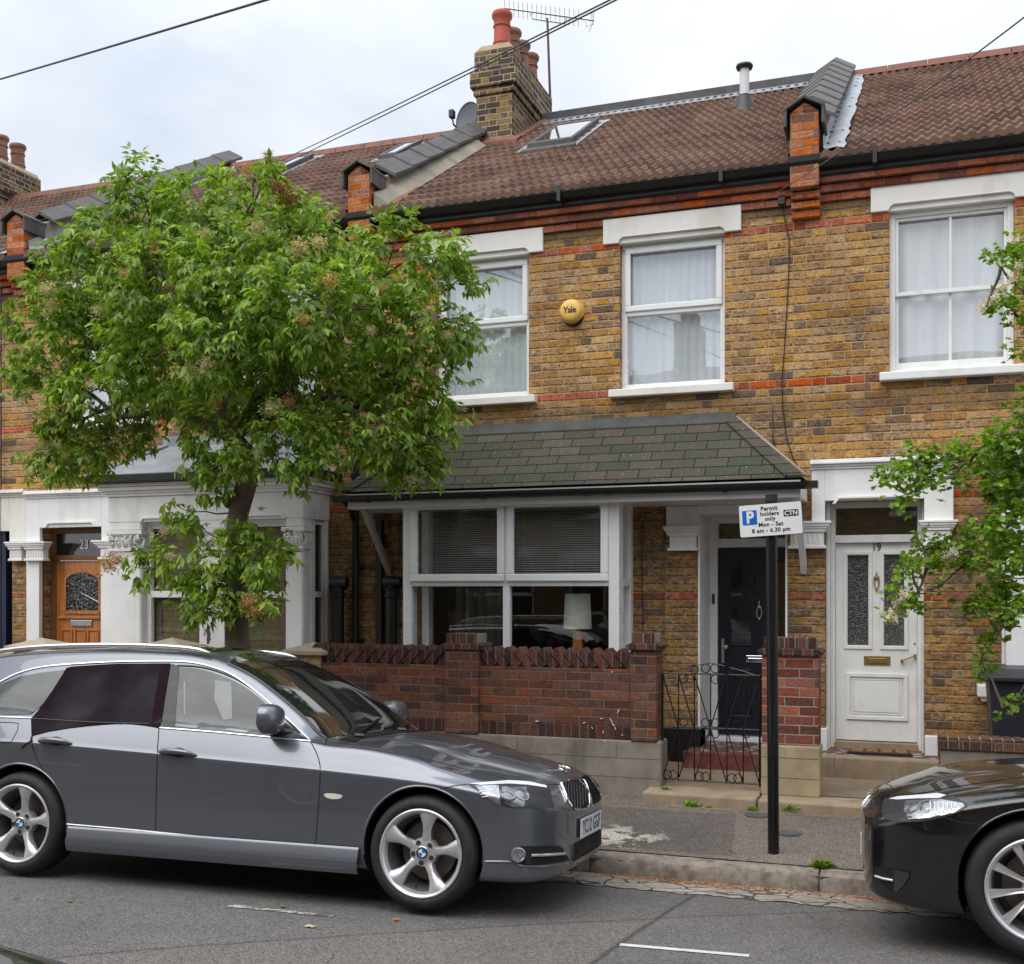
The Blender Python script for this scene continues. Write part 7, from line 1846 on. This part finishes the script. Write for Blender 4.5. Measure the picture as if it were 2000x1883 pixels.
# bonnet emblem
l, n_ = scr(0, .755-.03); q = MB(); l, n_ = car.bvh.ray_cast(Vector((.575, 0, 3)), Vector((0, 0, -1)))[:2]; roundel(q, Matrix.Translation(l+n_*.004) @ n_.to_track_quat('Z', 'Y').to_matrix().to_4x4(), .040); A(q, 'bonnet_emblem', ROUND(), smooth=False)
# fog lamp nest
fg = smoothpts(z2((1142, 1158), (1170, 1146), (1260, 1143), (1400, 1143), (1422, 1180), (1452, 1222), (1350, 1240), (1245, 1249), (1180, 1243), (1150, 1215), (1142, 1158)), 2)[:-1]
f0 = A(car.patch(fg, .003, 5.), 'fog_lamp_recess', M['gap'], mirror=True)[0]
l, n_ = car.hit(*z2((1168, 1190))[0]); q = MB(); q.lathe([(0, .006), (.03, .010), (.034, .016), (.040, .014), (.042, .0)], (0, 0, 0), 24); q.xform(Matrix.Translation(l+n_*.002) @ n_.to_track_quat('Z', 'Y').to_matrix().to_4x4()); A(q, 'fog_lamp', M['lampsilver'], f0)
A(car.patch(z2((1200, 1150), (1232, 1150), (1240, 1244), (1205, 1244)), .010, 5.), 'lamp_housing', M['trimblack'], f0)
A(car.line(z2((1236, 1193), (1330, 1190), (1418, 1184)), .0085, .010), 'trim_bar', M['railsilver'], f0)
A(car.line(smoothpts(z2((970, 1229), (1050, 1229), (1140, 1233), (1180, 1252), (1300, 1258), (1450, 1240), (1560, 1215), (1625, 1180)), 3), .006, .001), 'splitter_edge', M['greypaint'], mirror=True)
# floor shadow pan and exhaust bits
q = MB(); q.box(-3.4, .6, -.62, .62, .20, .24); A(q, 'underbody', M['gap'], smooth=False)
# rear lamps so the far end is a car too
for zz in ((.72, .92),):
    q = car.patch([(-.80, .72), (-.55, .72), (-.55, .92), (-.78, .94)], .004, .05, lambda u, v: car.front(u, v, -1)); A(q, 'tail_lamp', plain('red lamp', (.3, .01, .01), .15, coat=1.), mirror=True)
rw = car.patch([(-.50, 1.02), (.50, 1.02), (.45, 1.27), (-.45, 1.27)], .004, .05, lambda u, v: car.front(u, v, -1)); A(rw, 'rear_window', M['carglass'])

# ------------------------------------------------------------------ black saloon (faces left)
LB = 2.86
bc = empty('saloon_car'); tag(bc, 'glossy black saloon car at the right edge with clear headlight', 'car')
cFb = Vector((X(2034, 5.83), 5.83, .0)); cFb.z = Z(2034, 1880, 5.83)
d_ = Vector((math.cos(R(-1.0)), math.sin(R(-1.0)), 0))
yawb = math.pi+R(-1.0)
WYb = .90
# car x axis points to the left in the world: the near side is its left (+y)
MWb = Matrix.Rotation(yawb, 4, 'Z') @ Matrix.Rotation(R(4.0), 4, 'X')
MWb = Matrix.Translation(cFb-MWb @ Vector((0, WYb, 0))) @ MWb; bc.matrix_basis = MWb
specb = dict(
 W=T('-3.95:.55 -3.9:.72 -3.8:.81 -3.5:.88 -2.86:.915 -2:.91 -1:.91 -.45:.912 0:.918 .3:.905 .5:.87 .62:.83 .70:.785 .76:.725 .80:.64 .825:.53 .84:.40'),
 zb=T('-3.95:.5 -3.85:.3 -3.6:.22 -2.6:.185 -.6:.185 -.3:.18 .3:.165 .6:.17 .72:.185 .79:.21 .84:.30'),
 zc=T('-3.95:.72 -3.5:.86 -2.86:.88 -1.5:.84 -.6:.80 0:.76 .3:.70 .55:.63 .7:.58 .84:.53'),
 zbelt=T('-3.95:.93 -3.5:.985 -2.86:.985 -1.5:.955 -.62:.925 -.3:.90 0:.865 .3:.815 .5:.765 .65:.71 .76:.665 .84:.62'),
 y8=T('-3.95:.86 -3:.90 -.6:.90 -.45:.88 -.2:.84 .3:.80 .65:.78 .84:.7'),
 z8=T('-3.95:.97 -3.5:1.01 -2.86:1.0 -1.5:.975 -.62:.945 -.3:.935 0:.90 .3:.85 .5:.805 .65:.755 .76:.70 .84:.64'),
 yr=T('-3.95:.62 -3.4:.63 -3.1:.66 -2.66:.652 -1.6:.652 -1.4:.67 -1.15:.715 -.9:.775 -.7:.82 -.6:.80 -.4:.55 0:.5 .84:.45'),
 zr=T('-3.95:.99 -3.5:1.04 -3.3:1.08 -3.0:1.22 -2.66:1.345 -2.2:1.39 -1.8:1.385 -1.55:1.36 -1.3:1.285 -1.05:1.172 -.85:1.065 -.7:.975 -.62:.96 -.45:.955 -.2:.945 0:.93 .3:.895 .5:.86 .65:.82 .75:.77 .80:.73 .84:.66'),
 zt=T('-3.95:1.0 -3.5:1.07 -3.3:1.12 -3.0:1.27 -2.66:1.405 -2.2:1.45 -1.8:1.455 -1.55:1.43 -1.3:1.358 -1.05:1.245 -.85:1.14 -.7:1.055 -.62:1.005 -.5:.99 -.2:.975 0:.96 .3:.93 .5:.895 .65:.85 .75:.80 .80:.745 .84:.67'))
shift(specb, T('-1.2:0 -.62:-.06 0:-.076 .31:-.082 .47:-.09 .55:-.105 .67:-.110 .75:-.10 .8:-.085 .84:-.05'))
xs_b = np.concatenate([np.linspace(-3.95, -3.5, 12), np.linspace(-3.45, -.9, 40), np.linspace(-.87, .5, 44), np.linspace(.52, .74, 14), np.linspace(.75, .84, 12)])
bodb = car_body(specb, xs_b)
bodyb = local(bodb).build('body', [M['blackpaint'], M['gap']], bc, smooth=True, angle=32)
for xw in (0, -LB):
    for sy in (-1, 1):
        c = MB(); c.lathe([(0, sy*.55), (.372, sy*.55), (.372, sy*1.2), (0, sy*1.2)], (xw, 0, .345), 56, axis='y'); cut(bodyb, c)
for p_ in bodyb.data.polygons: p_.use_smooth = True
bodyb.data.set_sharp_from_angle(angle=R(32))
carb = Car(bc, bodyb, MWb)
for xw in (0, -LB):
    for sy in (-1, 1): wheel(carb, xw, sy*(WYb-.115), .333, .235, .236, 'multi', sy, steer=0)
B_ = carb.add
hb = smoothpts(z3((1215, 880), (1290, 868), (1400, 860), (1510, 850), (1590, 866), (1660, 902), (1672, 925), (1600, 965), (1480, 998), (1350, 1012), (1225, 1000), (1200, 960), (1205, 910), (1215, 880)), 2)[:-1]
hb0 = B_(carb.patch(hb, .003, 6.), 'headlight', M['lampgrey'], mirror=True)[0]
for nm, pts, mt, of in (('lamp_band', z3((1240, 886), (1290, 872), (1400, 864), (1510, 854), (1560, 866), (1520, 882), (1400, 884), (1290, 890)), 'lampwhite', .006), ('lamp_reflector', z3((1330, 895), (1520, 886), (1650, 908), (1660, 925), (1600, 958), (1480, 985), (1350, 995), (1325, 940)), 'lampsilver', .005)):
    B_(carb.patch(pts, of, 6.), nm, M[mt], hb0)
for (px_, py_) in ((1370, 935), (1440, 930)):
    l, n_ = carb.hit(*z3((px_, py_))[0]); q2 = MB(); q2.lathe([(0, .012), (.02, .010), (.034, .004), (.037, .003), (.040, .009), (.044, .009), (.048, .0)], (0, 0, 0), 26); q2.xform(Matrix.Translation(l) @ n_.to_track_quat('Z', 'Y').to_matrix().to_4x4()); B_(q2, 'projector_lens', M['lampsmooth'], hb0)
q = MB()
for k in range(7): q.add(carb.line(z3((1470+k*24, 900+k*2), (1478+k*22, 972-k*6)), .0035, .008))
B_(q, 'lamp_rib', M['lampwhite'], hb0)
gb = [smoothpts(z3((1110, 870), (1150, 812), (1230, 800), (1262, 830), (1245, 858), (1260, 862), (1440, 848), (1600, 815), (1988, 760)), 2), z3((1545, 985), (1620, 1010), (1780, 1030))]
for g_ in gb: B_(carb.line(g_, .003, .0), 'panel_gap', M['gap'], mirror=True)
fnb = lambda u, v: carb.front(u, v)
for s in (-1, 1):
    pl = smoothpts([(s*y, z+.02) for y, z in ((.03, .62), (.035, .50), (.075, .43), (.15, .425), (.215, .455), (.235, .56), (.21, .625), (.12, .64), (.03, .62))], 3)[:-1]
    g0_ = B_(carb.patch(pl, .002, .02, fnb), 'grille', M['gap']); B_(carb.line(pl, .009, .006, closed=True, step=.02, fn=fnb), 'grille_surround', M['chrome'], g0_)
    q = MB()
    for k in range(10):
        y = s*(.045+.17*k/9); zs_ = [z for z in np.linspace(.44, .75, 50) if inpoly(y, z, pl)]
        if zs_: q.add(carb.line([(y, zs_[0]), (y, zs_[-1])], .0035, .008, fn=fnb, step=.03))
    B_(q, 'grille_bar', M['trimblack'], g0_)
fo_ = z3((1165, 1258), (1270, 1272), (1350, 1285), (1358, 1310), (1330, 1360), (1285, 1405), (1240, 1390), (1180, 1330))
f0 = B_(carb.patch(fo_, .003, 6.), 'fog_lamp_recess', M['gap'], mirror=True)[0]
B_(carb.patch(z3((1272, 1275), (1350, 1288), (1355, 1310), (1325, 1360), (1288, 1400), (1272, 1390)), .010, 6.), 'fog_lamp_cover', M['lampgrey'], f0)
B_(carb.line(z3((1172, 1308), (1215, 1322), (1268, 1332)), .007, .010), 'trim_bar', M['railsilver'], f0)
ax = -1.0
# glazing of the saloon in car coordinates
def sdb(sy): return lambda u, v: carb.side(u, v, sy)
for sy in (-1, 1):
    B_(carb.patch([(-.80, .985), (-1.72, .995), (-1.72, 1.33), (-1.5, 1.30), (-1.2, 1.18), (-.95, 1.06)], .003, .06, sdb(sy)), 'door_window', M['carglass'])
    B_(carb.patch([(-1.78, .995), (-2.6, 1.01), (-2.7, 1.25), (-2.4, 1.33), (-1.78, 1.335)], .003, .06, sdb(sy)), 'rear_door_window', M['carglass'])
def scrb(u, v): l, n, i, d = carb.bvh.ray_cast(Vector((v, u, 3)), Vector((0, 0, -1))); return l, n
ryb = lambda x: float(specb['yr'](x)*specb['W'](x))
ex = np.linspace(-.67, -1.42, 8)
B_(carb.patch([(-ryb(x)+.03, x) for x in ex]+[(0, -1.49)]+[(ryb(x)-.03, x) for x in ex[::-1]]+[(0, -.58)], .003, .06, scrb), 'windscreen', M['carglass'])
xpb = carb.front(0, .44)[0].x+.01
q = MB(); q.prism([(xpb, -.26, .34), (xpb, .26, .34), (xpb, .26, .451), (xpb, -.26, .451)], (.006, 0, 0)); B_(q, 'number_plate', M['plate'], smooth=False)
q = MB(); q.box(-3.7, .62, -.62, .62, .20, .24); B_(q, 'underbody', M['gap'], smooth=False)
for xw in (0, -LB):
    q = MB(); pts = []
    for k in range(31):
        a = R(-8+196*k/30); l, n_ = carb.side(xw+math.cos(a)*.388, .345+math.sin(a)*.388, 1); pts.append(Vector((xw+math.cos(a)*.372, l.y-.006, .345+math.sin(a)*.372)))
    q.tube(pts, .0085, 6); B_(q, 'wheel_arch_lip', M['blackpaint'], mirror=True)
# ================================================================== TREES
def leaflets(centres, dirs, L, w, rng, n=5, lobed=False, droop=.5):
    """compound leaves: centres (N,3), outward dirs (N,3). returns verts, faces"""
    N = len(centres); V = []; F = []
    up = np.array([0, 0, 1.])
    d = dirs/np.maximum(np.linalg.norm(dirs, axis=1, keepdims=True), 1e-6)
    d = d+rng.normal(0, .45, (N, 3)); d[:, 2] -= droop*.35; d /= np.linalg.norm(d, axis=1, keepdims=True)
    s = np.cross(d, up); s /= np.maximum(np.linalg.norm(s, axis=1, keepdims=True), 1e-6); nrm = np.cross(s, d)
    size = L*rng.uniform(.65, 1.2, (N, 1))
    slots = [(0., 0.0, 1.0)] + [(sg*(.9 if k else 1.15), -.12-.42*k, .9-.12*k) for k in range((n-1)//2) for sg in (-1, 1)]
    base = 0
    for (an, back, sc) in slots[:n]:
        ang = an+rng.normal(0, .18, (N, 1)); ca, sa = np.cos(ang), np.sin(ang)
        ax = d*ca+s*sa; ax[:, 2] -= droop*rng.uniform(.3, 1.1, N); ax /= np.linalg.norm(ax, axis=1, keepdims=True)
        sd = np.cross(ax, nrm); sd /= np.maximum(np.linalg.norm(sd, axis=1, keepdims=True), 1e-6); nn = np.cross(sd, ax)
        tw = rng.normal(0, .45, (N, 1)); sd2 = sd*np.cos(tw)+nn*np.sin(tw); nn = np.cross(sd2, ax)
        o = centres+d*size*(back+.4)*.9; l = size*sc; W_ = l*w
        if not lobed:
            P0 = o; P1 = o+ax*l*.42+sd2*W_+nn*l*.05; P2 = o+ax*l*.42-sd2*W_+nn*l*.05; Pm = o+ax*l*.45-nn*l*.03; P3 = o+ax*l-nn*l*.16
            q = np.stack([P0, P1, Pm, P2, P3], 1).reshape(-1, 3); m = np.arange(N)*5+base
            V.append(q); F += [np.stack([m, m+1, m+2], 1), np.stack([m+1, m+4, m+2], 1), np.stack([m, m+2, m+3], 1), np.stack([m+2, m+4, m+3], 1)]; base += N*5
        else:
            pts = [(0, 0), (.28, .55), (.42, .30), (.62, .62), (.70, .28), (1.0, .16), (1.0, -.16), (.70, -.28), (.62, -.62), (.42, -.30), (.28, -.55)]
            q = np.stack([o+ax*l*a+sd2*l*b*.95+nn*l*(-.18*a+.14*abs(b)) for a, b in pts], 1).reshape(-1, 3); m = np.arange(N)*11+base
            V.append(q)
            for k in range(1, 10): F.append(np.stack([m, m+k, m+k+1], 1))
            base += N*11
    return np.concatenate(V), np.concatenate(F)
def np_mesh(name, V, F, mat, parent, smooth=False):
    me = bpy.data.meshes.new(name); me.vertices.add(len(V)); me.vertices.foreach_set('co', V.astype(np.float32).ravel())
    me.loops.add(F.size); me.loops.foreach_set('vertex_index', F.astype(np.int32).ravel()); me.polygons.add(len(F))
    me.polygons.foreach_set('loop_start', np.arange(0, F.size, F.shape[1], dtype=np.int32)); me.polygons.foreach_set('loop_total', np.full(len(F), F.shape[1], dtype=np.int32))
    me.update(calc_edges=True); me.materials.append(mat); me.validate()
    o = bpy.data.objects.new(name, me); COL.objects.link(o); o.parent = parent; o.matrix_parent_inverse = WM(parent).inverted(); return o
def scatter_on_blobs(blobs, dens, rng, inner=.55, flat=.85):
    """blobs: (centre Vector, r). points in an outer shell, denser at the surface; inside other blobs thinned"""
    C_ = np.array([list(c) for c, r in blobs]); Rr = np.array([r for c, r in blobs]); out = []; dr = []
    for i, (c, r) in enumerate(blobs):
        n = int(dens*r*r*12); u = rng.normal(0, 1, (n, 3)); u /= np.linalg.norm(u, axis=1, keepdims=True)
        rad = r*(inner+(1.06-inner)*rng.uniform(0, 1, (n, 1))**.45)
        # clumps: noise by twig cells
        p = np.array(list(c))+u*rad*np.array([1, 1, flat])
        dd = np.linalg.norm(p[:, None, :]-C_[None], axis=2)/Rr[None]; dd[:, i] = 9
        keep = (dd.min(axis=1) > .62) | (rng.uniform(0, 1, n) < .25)
        out.append(p[keep]); dr.append(u[keep])
    return np.concatenate(out), np.concatenate(dr)
def clump(p, d, rng, k=7, spread=.055):
    """each point becomes a twig tip carrying k leaves"""
    n = len(p); q = np.repeat(p, k, 0)+rng.normal(0, spread, (n*k, 3)); e = np.repeat(d, k, 0)+rng.normal(0, .5, (n*k, 3)); return q, e
def dp(px, py): return (px*1.006, py*1.006)
def branch_path(a, b, sag=.0, n=8, wob=.03, rg=random):
    a, b = Vector(a), Vector(b); pts = []
    for k in range(n+1):
        t = k/n; p = a.lerp(b, t); p.z += sag*4*t*(1-t)
        if 0 < k < n: p += Vector((rg.uniform(-wob, wob), rg.uniform(-wob, wob), rg.uniform(-wob, wob)))
        pts.append(p)
    return pts
# ---- the ash in front of house 23
YT = 7.95; rg = random.Random(11); rn = np.random.default_rng(5)
tb = P(*dp(462, 1290), YT); tree = tag(empty('ash_tree', (tb.x, YT, pz(YT))), 'broad leafy street tree with cream and tan flower heads behind the grey estate car', 'tree')
S_ = lambda y: 2200/(y*1.12)
main = [(290,390,78,0),(495,352,46,0),(520,318,22,0),(285,345,34,0),(400,425,100,0),(225,475,92,0),(150,545,88,0),(108,640,86,0),(72,725,58,0),(200,650,105,.3),(320,545,120,-.3),(445,525,110,-.5),(560,455,88,0),(640,480,82,.2),(760,490,72,0),(842,512,60,0),(875,560,46,0),(860,650,62,0),(805,620,80,-.2),(700,600,110,-.4),(585,600,108,-.6),(455,650,120,-.5),(305,690,112,-.3),(190,755,72,0),(118,800,48,0),(560,710,108,0),(690,720,88,.2),(790,735,84,0),(845,800,52,0),(800,865,62,0),(735,835,62,-.3),(760,900,44,0),(815,910,36,0),(560,860,74,-.5),(480,880,42,-.4),(615,890,46,-.3),(640,830,52,-.3),(530,810,60,0),
        (95,885,46,.1),(150,905,48,.1),(130,850,48,.1),(190,870,46,.1),(250,850,38,.2),(310,800,50,.3),(400,770,60,.4),(400,560,120,.9),(600,560,110,1.0),(250,570,100,.9),(700,690,90,1.0),(480,720,100,1.0),(330,700,90,1.0),(500,450,90,.8),(400,830,50,-.4),(415,945,32,-.2),(590,930,24,-.3),(380,890,34,-.2)]
blobs = []
for (px, py, r, dy) in main:
    y = YT+dy*1.15+rg.uniform(-.12, .12); q = P(*dp(px, py), y); s = 2200/((q-CAM).dot(FWD)); blobs.append((q, r*1.006/s*.97))
low = [(342,982,30,.0),(365,1010,26,.0),(330,1100,42,-.1),(300,1085,28,-.1),(380,1095,44,-.1),(430,1080,40,-.2),(500,1080,52,-.25),(470,1050,40,-.2),(545,1075,26,-.2),(530,1110,26,-.2),(400,1140,36,-.2),(440,1160,40,-.25),(375,1170,26,-.2),(500,1160,34,-.2),(545,1185,22,-.2),(410,1185,24,-.2),(250,1100,16,-.1)]
for (px, py, r, dy) in low:
    y = YT+dy*1.15; q = P(*dp(px, py), y); s = 2200/((q-CAM).dot(FWD)); blobs.append((q, r*1.006/s*.95))
# trunk and limbs
tp = [P(*dp(a, b), YT) for a, b in ((463,1400),(462,1290),(461,1200),(460,1120),(461,1060),(466,1000),(476,950),(484,915),(478,880),(455,850),(430,820))]; tp[0].z = pz(YT)-.05
q = MB(); rad = [.115,.100,.094,.100,.084,.082,.086,.088,.080,.066,.050]
for i, p in enumerate(tp): tp[i] = p+Vector((rg.uniform(-.008, .008), rg.uniform(-.02, .02), 0))
q.tube(tp, rad, 14)
for (k, dz, s_) in ((3, .0, .05), (5, .1, .045), (7, 0, .04)):
    b = tp[k]; q.blob(b+Vector((-.07, -.03, dz)), s_, s_, s_*1.1, 10, 8)
fork = tp[-2]; hubs = [P(*dp(a, b), YT+c) for a, b, c in ((455,560,.1),(300,620,.2),(640,620,.1),(570,760,-.1),(380,740,.1),(700,780,.1),(230,810,.1))]
for h in hubs: q.tube(branch_path(fork if h.z > fork.z else tp[-3], h, .12, 8, .035, rg), [.052, .046, .042, .038, .034, .03, .026, .022, .018], 8)
for i, (c, r) in enumerate(blobs[:len(main)]):
    h = min(hubs+[fork], key=lambda z: (z-c).length); q.tube(branch_path(h, c+Vector((0, 0, r*.3)), .05, 7, .04, rg), [.024, .021, .018, .015, .012, .009, .006, .003], 6)
    for k in range(4): 
        e = c+Vector((rg.uniform(-1, 1), rg.uniform(-1, 1), rg.uniform(-.8, .9)))*r*.8; q.tube(branch_path(c, e, .02, 4, .02, rg), [.008, .006, .005, .004, .002], 4)
for (c, r) in blobs[len(main):]:
    h = min(tp, key=lambda z: (z-c).length+(.2 if z.z > c.z else 0)); q.tube(branch_path(h, c, -.02, 6, .015, rg), [.009, .008, .007, .006, .005, .004, .002], 5)
q.build('trunk', M['bark'], tree, smooth=True, angle=70)
p, d = scatter_on_blobs(blobs, 33, rn, .55)
kp_ = np.sin(p[:, 0]*9.1+2*np.sin(p[:, 2]*7.3))+np.sin(p[:, 1]*8.3+1.3)+np.sin(p[:, 2]*10.7+2*np.sin(p[:, 0]*6.1)); sel = kp_ > -1.6; p, d = p[sel], d[sel]
p, d = clump(p, d, rn, 7, .05)
p2 = p.copy()
V, F = leaflets(p2, d, .086, .205, rn, 5, False, .75)
np_mesh('crown', V, F, M['ashleaf'], tree)
print('ash leaves', len(p2), 'tris', len(F))
# flower heads: one cluster mesh per look, copied
def flower(name, mat, seed, s=.10, n=260):
    r_ = np.random.default_rng(seed); c = r_.normal(0, 1, (n, 3))*np.array([.42, .42, .42])*s; c[:, 2] *= .9
    V, F = leaflets(c, r_.normal(0, 1, (n, 3)), .016, .34, r_, 3, False, .1); return np_mesh(name, V, F, M[mat], tree)
fl_spots = [(580,480,.10,0),(620,470,.08,0),(500,440,.09,0),(545,370,.10,2),(565,385,.09,2),(480,330,.06,1),(520,300,.05,1),(190,600,.07,0),(90,560,.08,0),(100,590,.07,0),(240,530,.05,1),(640,545,.08,1),(175,745,.06,1),(370,720,.08,0),(400,705,.07,0),(530,790,.10,0),(560,780,.07,1),(210,1095,.11,1),(228,1085,.09,1),(320,1030,.07,0),(330,1080,.06,0),(500,1180,.12,1),(480,1170,.08,1),(870,650,.05,0),(800,930,.06,0),(840,720,.05,0),(300,480,.05,2),(400,450,.05,0),(90,860,.06,0),(130,880,.05,0),(640,420,.05,0),(720,640,.05,0),(330,560,.05,2),(590,620,.05,1),(740,560,.05,1),(420,780,.06,1),(60,760,.05,0)]
protos = [flower('flower_head', 'blossom', 1), flower('flower_head', 'blossom_tan', 2), flower('flower_head', 'blossom_brown', 3)]
fc_ = 0
for i, (px, py, s, k) in enumerate(fl_spots):
    rr_ = ray(*dp(px, py)); best = None
    for c, r in blobs:
        t = (c-CAM).dot(rr_)/rr_.length_squared; q_ = CAM+rr_*t; h = (q_-c).length
        if h < r*1.25: y_ = q_.y-math.sqrt(max(r*r*1.1-h*h, 0)); best = y_ if best is None else min(best, y_)
    pos_ = P(*dp(px, py), (best if best else YT)-.02)
    o = protos[k] if k not in [f[3] for f in fl_spots[:i]] else None
    if o is None: o = protos[k].copy(); COL.objects.link(o); o.parent = tree; o.matrix_parent_inverse = WM(tree).inverted()
    o.location = pos_; o.scale = (s*9.5,)*3; o.rotation_euler = (rg.uniform(-.4, .4), rg.uniform(-.4, .4), rg.uniform(0, 6))
# withered leaf bunch hanging on a thread below the low shoots
q = MB(); a = P(*dp(404, 1208), YT-.3); q.tube([P(*dp(402, 1180), YT-.3), a], .002, 5)
for k in range(7): q.poly([a+Vector((rg.uniform(-.02, .02), 0, -.02*k)), a+Vector((rg.uniform(.0, .03), .01, -.04-.02*k)), a+Vector((rg.uniform(-.02, .03), 0, -.10-.014*k)), a+Vector((rg.uniform(-.03, 0), .01, -.05-.02*k))])
q.build('withered_leaf', M['coping'], tree, fixn=False)
# ---- hawthorn reaching in from the right
YH_ = 6.75; rh = np.random.default_rng(8); rg = random.Random(21)
hx = X(2330, YH_+.9); haw = tag(empty('hawthorn_tree', (hx, YH_+.9, .14)), 'bright green hawthorn branches with small pale flowers reaching in from the right', 'tree')
H = [(1745,925,26),(1720,932,16),(1785,905,30),(1800,950,30),(1770,965,22),(1830,905,36),(1870,895,34),(1780,885,20),(1865,930,26),(1910,880,38),(1950,855,40),(1990,840,40),(1985,890,46),(1930,920,26),(1960,960,40),(1995,940,45),(1975,1010,44),(1930,1020,30),(1900,1040,30),(1860,1065,30),(1820,1060,24),(1800,1085,26),(1775,1100,24),(1850,1100,28),(1900,1085,30),(1950,1080,44),(1990,1075,44),(1760,1150,24),(1745,1180,22),(1780,1190,24),(1795,1160,20),(1810,1110,24),(1840,1140,16),(1980,1130,40),(1940,1140,30),(1965,1180,32),(1920,1180,20),(1990,1190,40),(1885,1190,18),(1945,1225,20),(1910,1170,22),(1930,1265,16),(1920,1295,18),(1905,1310,16),(1935,1245,14),
     (1975,480,26),(1940,495,18),(1995,495,24),(1955,520,14),(1985,560,20),(1950,575,18),(1925,600,14),(1990,620,30),(1970,600,16),(1995,680,26),(1980,1375,12),(1960,1385,10),(1995,1365,14)]
hb_ = []
for (px, py, r) in H:
    y = YH_+rg.uniform(-.25, .3); q_ = P(px, py, y); s = 2200/((q_-CAM).dot(FWD)); hb_.append((q_, r/s*.95))
for (px, py, r) in ((2060,500,80),(2100,650,90),(2070,800,90),(2080,950,110),(2120,1080,110),(2080,1180,80),(2200,800,140),(2250,600,140),(2300,950,150),(2200,400,110)):
    y = YH_+.3+rg.uniform(-.2, .5); q_ = P(px, py, y); s = 2200/((q_-CAM).dot(FWD)); hb_.append((q_, r/s))
q = MB(); base_ = Vector((hx, YH_+.9, .1)); top_ = base_+Vector((-.1, -.1, 2.4)); q.tube(branch_path(base_, top_, 0, 8, .03, rg), [.12, .11, .10, .095, .09, .085, .08, .075, .07], 12)
hh = [P(2120, 900, YH_+.3), P(2100, 1120, YH_+.2), P(2150, 600, YH_+.3)]
for h in hh: q.tube(branch_path(base_.lerp(top_, .7 if h.z < 2.6 else 1), h, .06, 8, .03, rg), [.05, .045, .04, .035, .03, .026, .022, .02, .018], 8)
for c, r in hb_:
    near = [b for b, _ in hb_ if b.x > c.x+.05]; h = min(near+hh, key=lambda z: (z-c).length); q.tube(branch_path(h, c, .0, 5, .012, rg), [.010, .009, .008, .006, .005, .003], 5)
q.build('trunk', M['bark'], haw, smooth=True, angle=70)
p, d = scatter_on_blobs(hb_, 170, rh, .1)
p, d = clump(p, d, rh, 4, .025)
V, F = leaflets(p, d, .031, .42, rh, 3, True, .25); np_mesh('crown', V, F, M['hawleaf'], haw); print('haw', len(p), len(F))
def may(seed):
    r_ = np.random.default_rng(seed); n = 90; c = r_.normal(0, 1, (n, 3))*.022; V, F = leaflets(c, r_.normal(0, 1, (n, 3)), .012, .5, r_, 3, False, .1); return np_mesh('flower_cluster', V, F, M['mayflower'], haw)
mp = may(1)
for i, (px, py) in enumerate([(1742,1195),(1750,1180),(1755,1195),(1765,1160),(1735,1205),(1748,1210),(1850,1083),(1862,1078),(1918,600),(1930,590),(1945,580),(1960,560),(1975,545),(1990,520),(1985,470),(1940,585),(1760,1175)]):
    o = mp if i == 0 else mp.copy()
    if i: COL.objects.link(o); o.parent = haw; o.matrix_parent_inverse = WM(haw).inverted()
    o.scale = (rg.uniform(.5, .8),)*3; o.location = P(px, py, YH_-.18+rg.uniform(-.08, .08)); o.rotation_euler = (rg.uniform(0, 6), 0, rg.uniform(0, 6))
# ---- street trees on the far side (mirrored in the windows)
for (x_, y_, h_) in ((-7.5, YO-.6, 5.2), (-3.2, YO-.7, 4.6)):
    t = tag(empty('street_tree', (x_, y_, .12)), 'leafy tree across the street, seen only mirrored in the windows', 'tree', 'trees across the street')
    q = MB(); q.tube([(x_, y_, .05), (x_+.03, y_, 1.5), (x_, y_, h_-1.2)], [.10, .08, .04], 10); q.build('trunk', M['bark'], t, smooth=True)
    bl = [(Vector((x_+rg.uniform(-.9, .9), y_+rg.uniform(-.7, .7), h_-1.3+rg.uniform(-.9, .9))), rg.uniform(.35, .6)) for k in range(14)]
    p, d = scatter_on_blobs(bl, 10, rh, .4); V, F = leaflets(p, d, .14, .3, rh, 3, False, .4); np_mesh('crown', V, F, M['oppleaf'], t)
# ---- dark car on this side of the street, its bonnet corner at the lower left
nc = copy_tree(bc); nc['label'] = 'black car of which only a bonnet corner shows at the lower left edge'
nc.matrix_basis = Matrix.Translation((-1.9, 1.5, road_z(1.5))) @ Matrix.Rotation(R(4), 4, 'X')
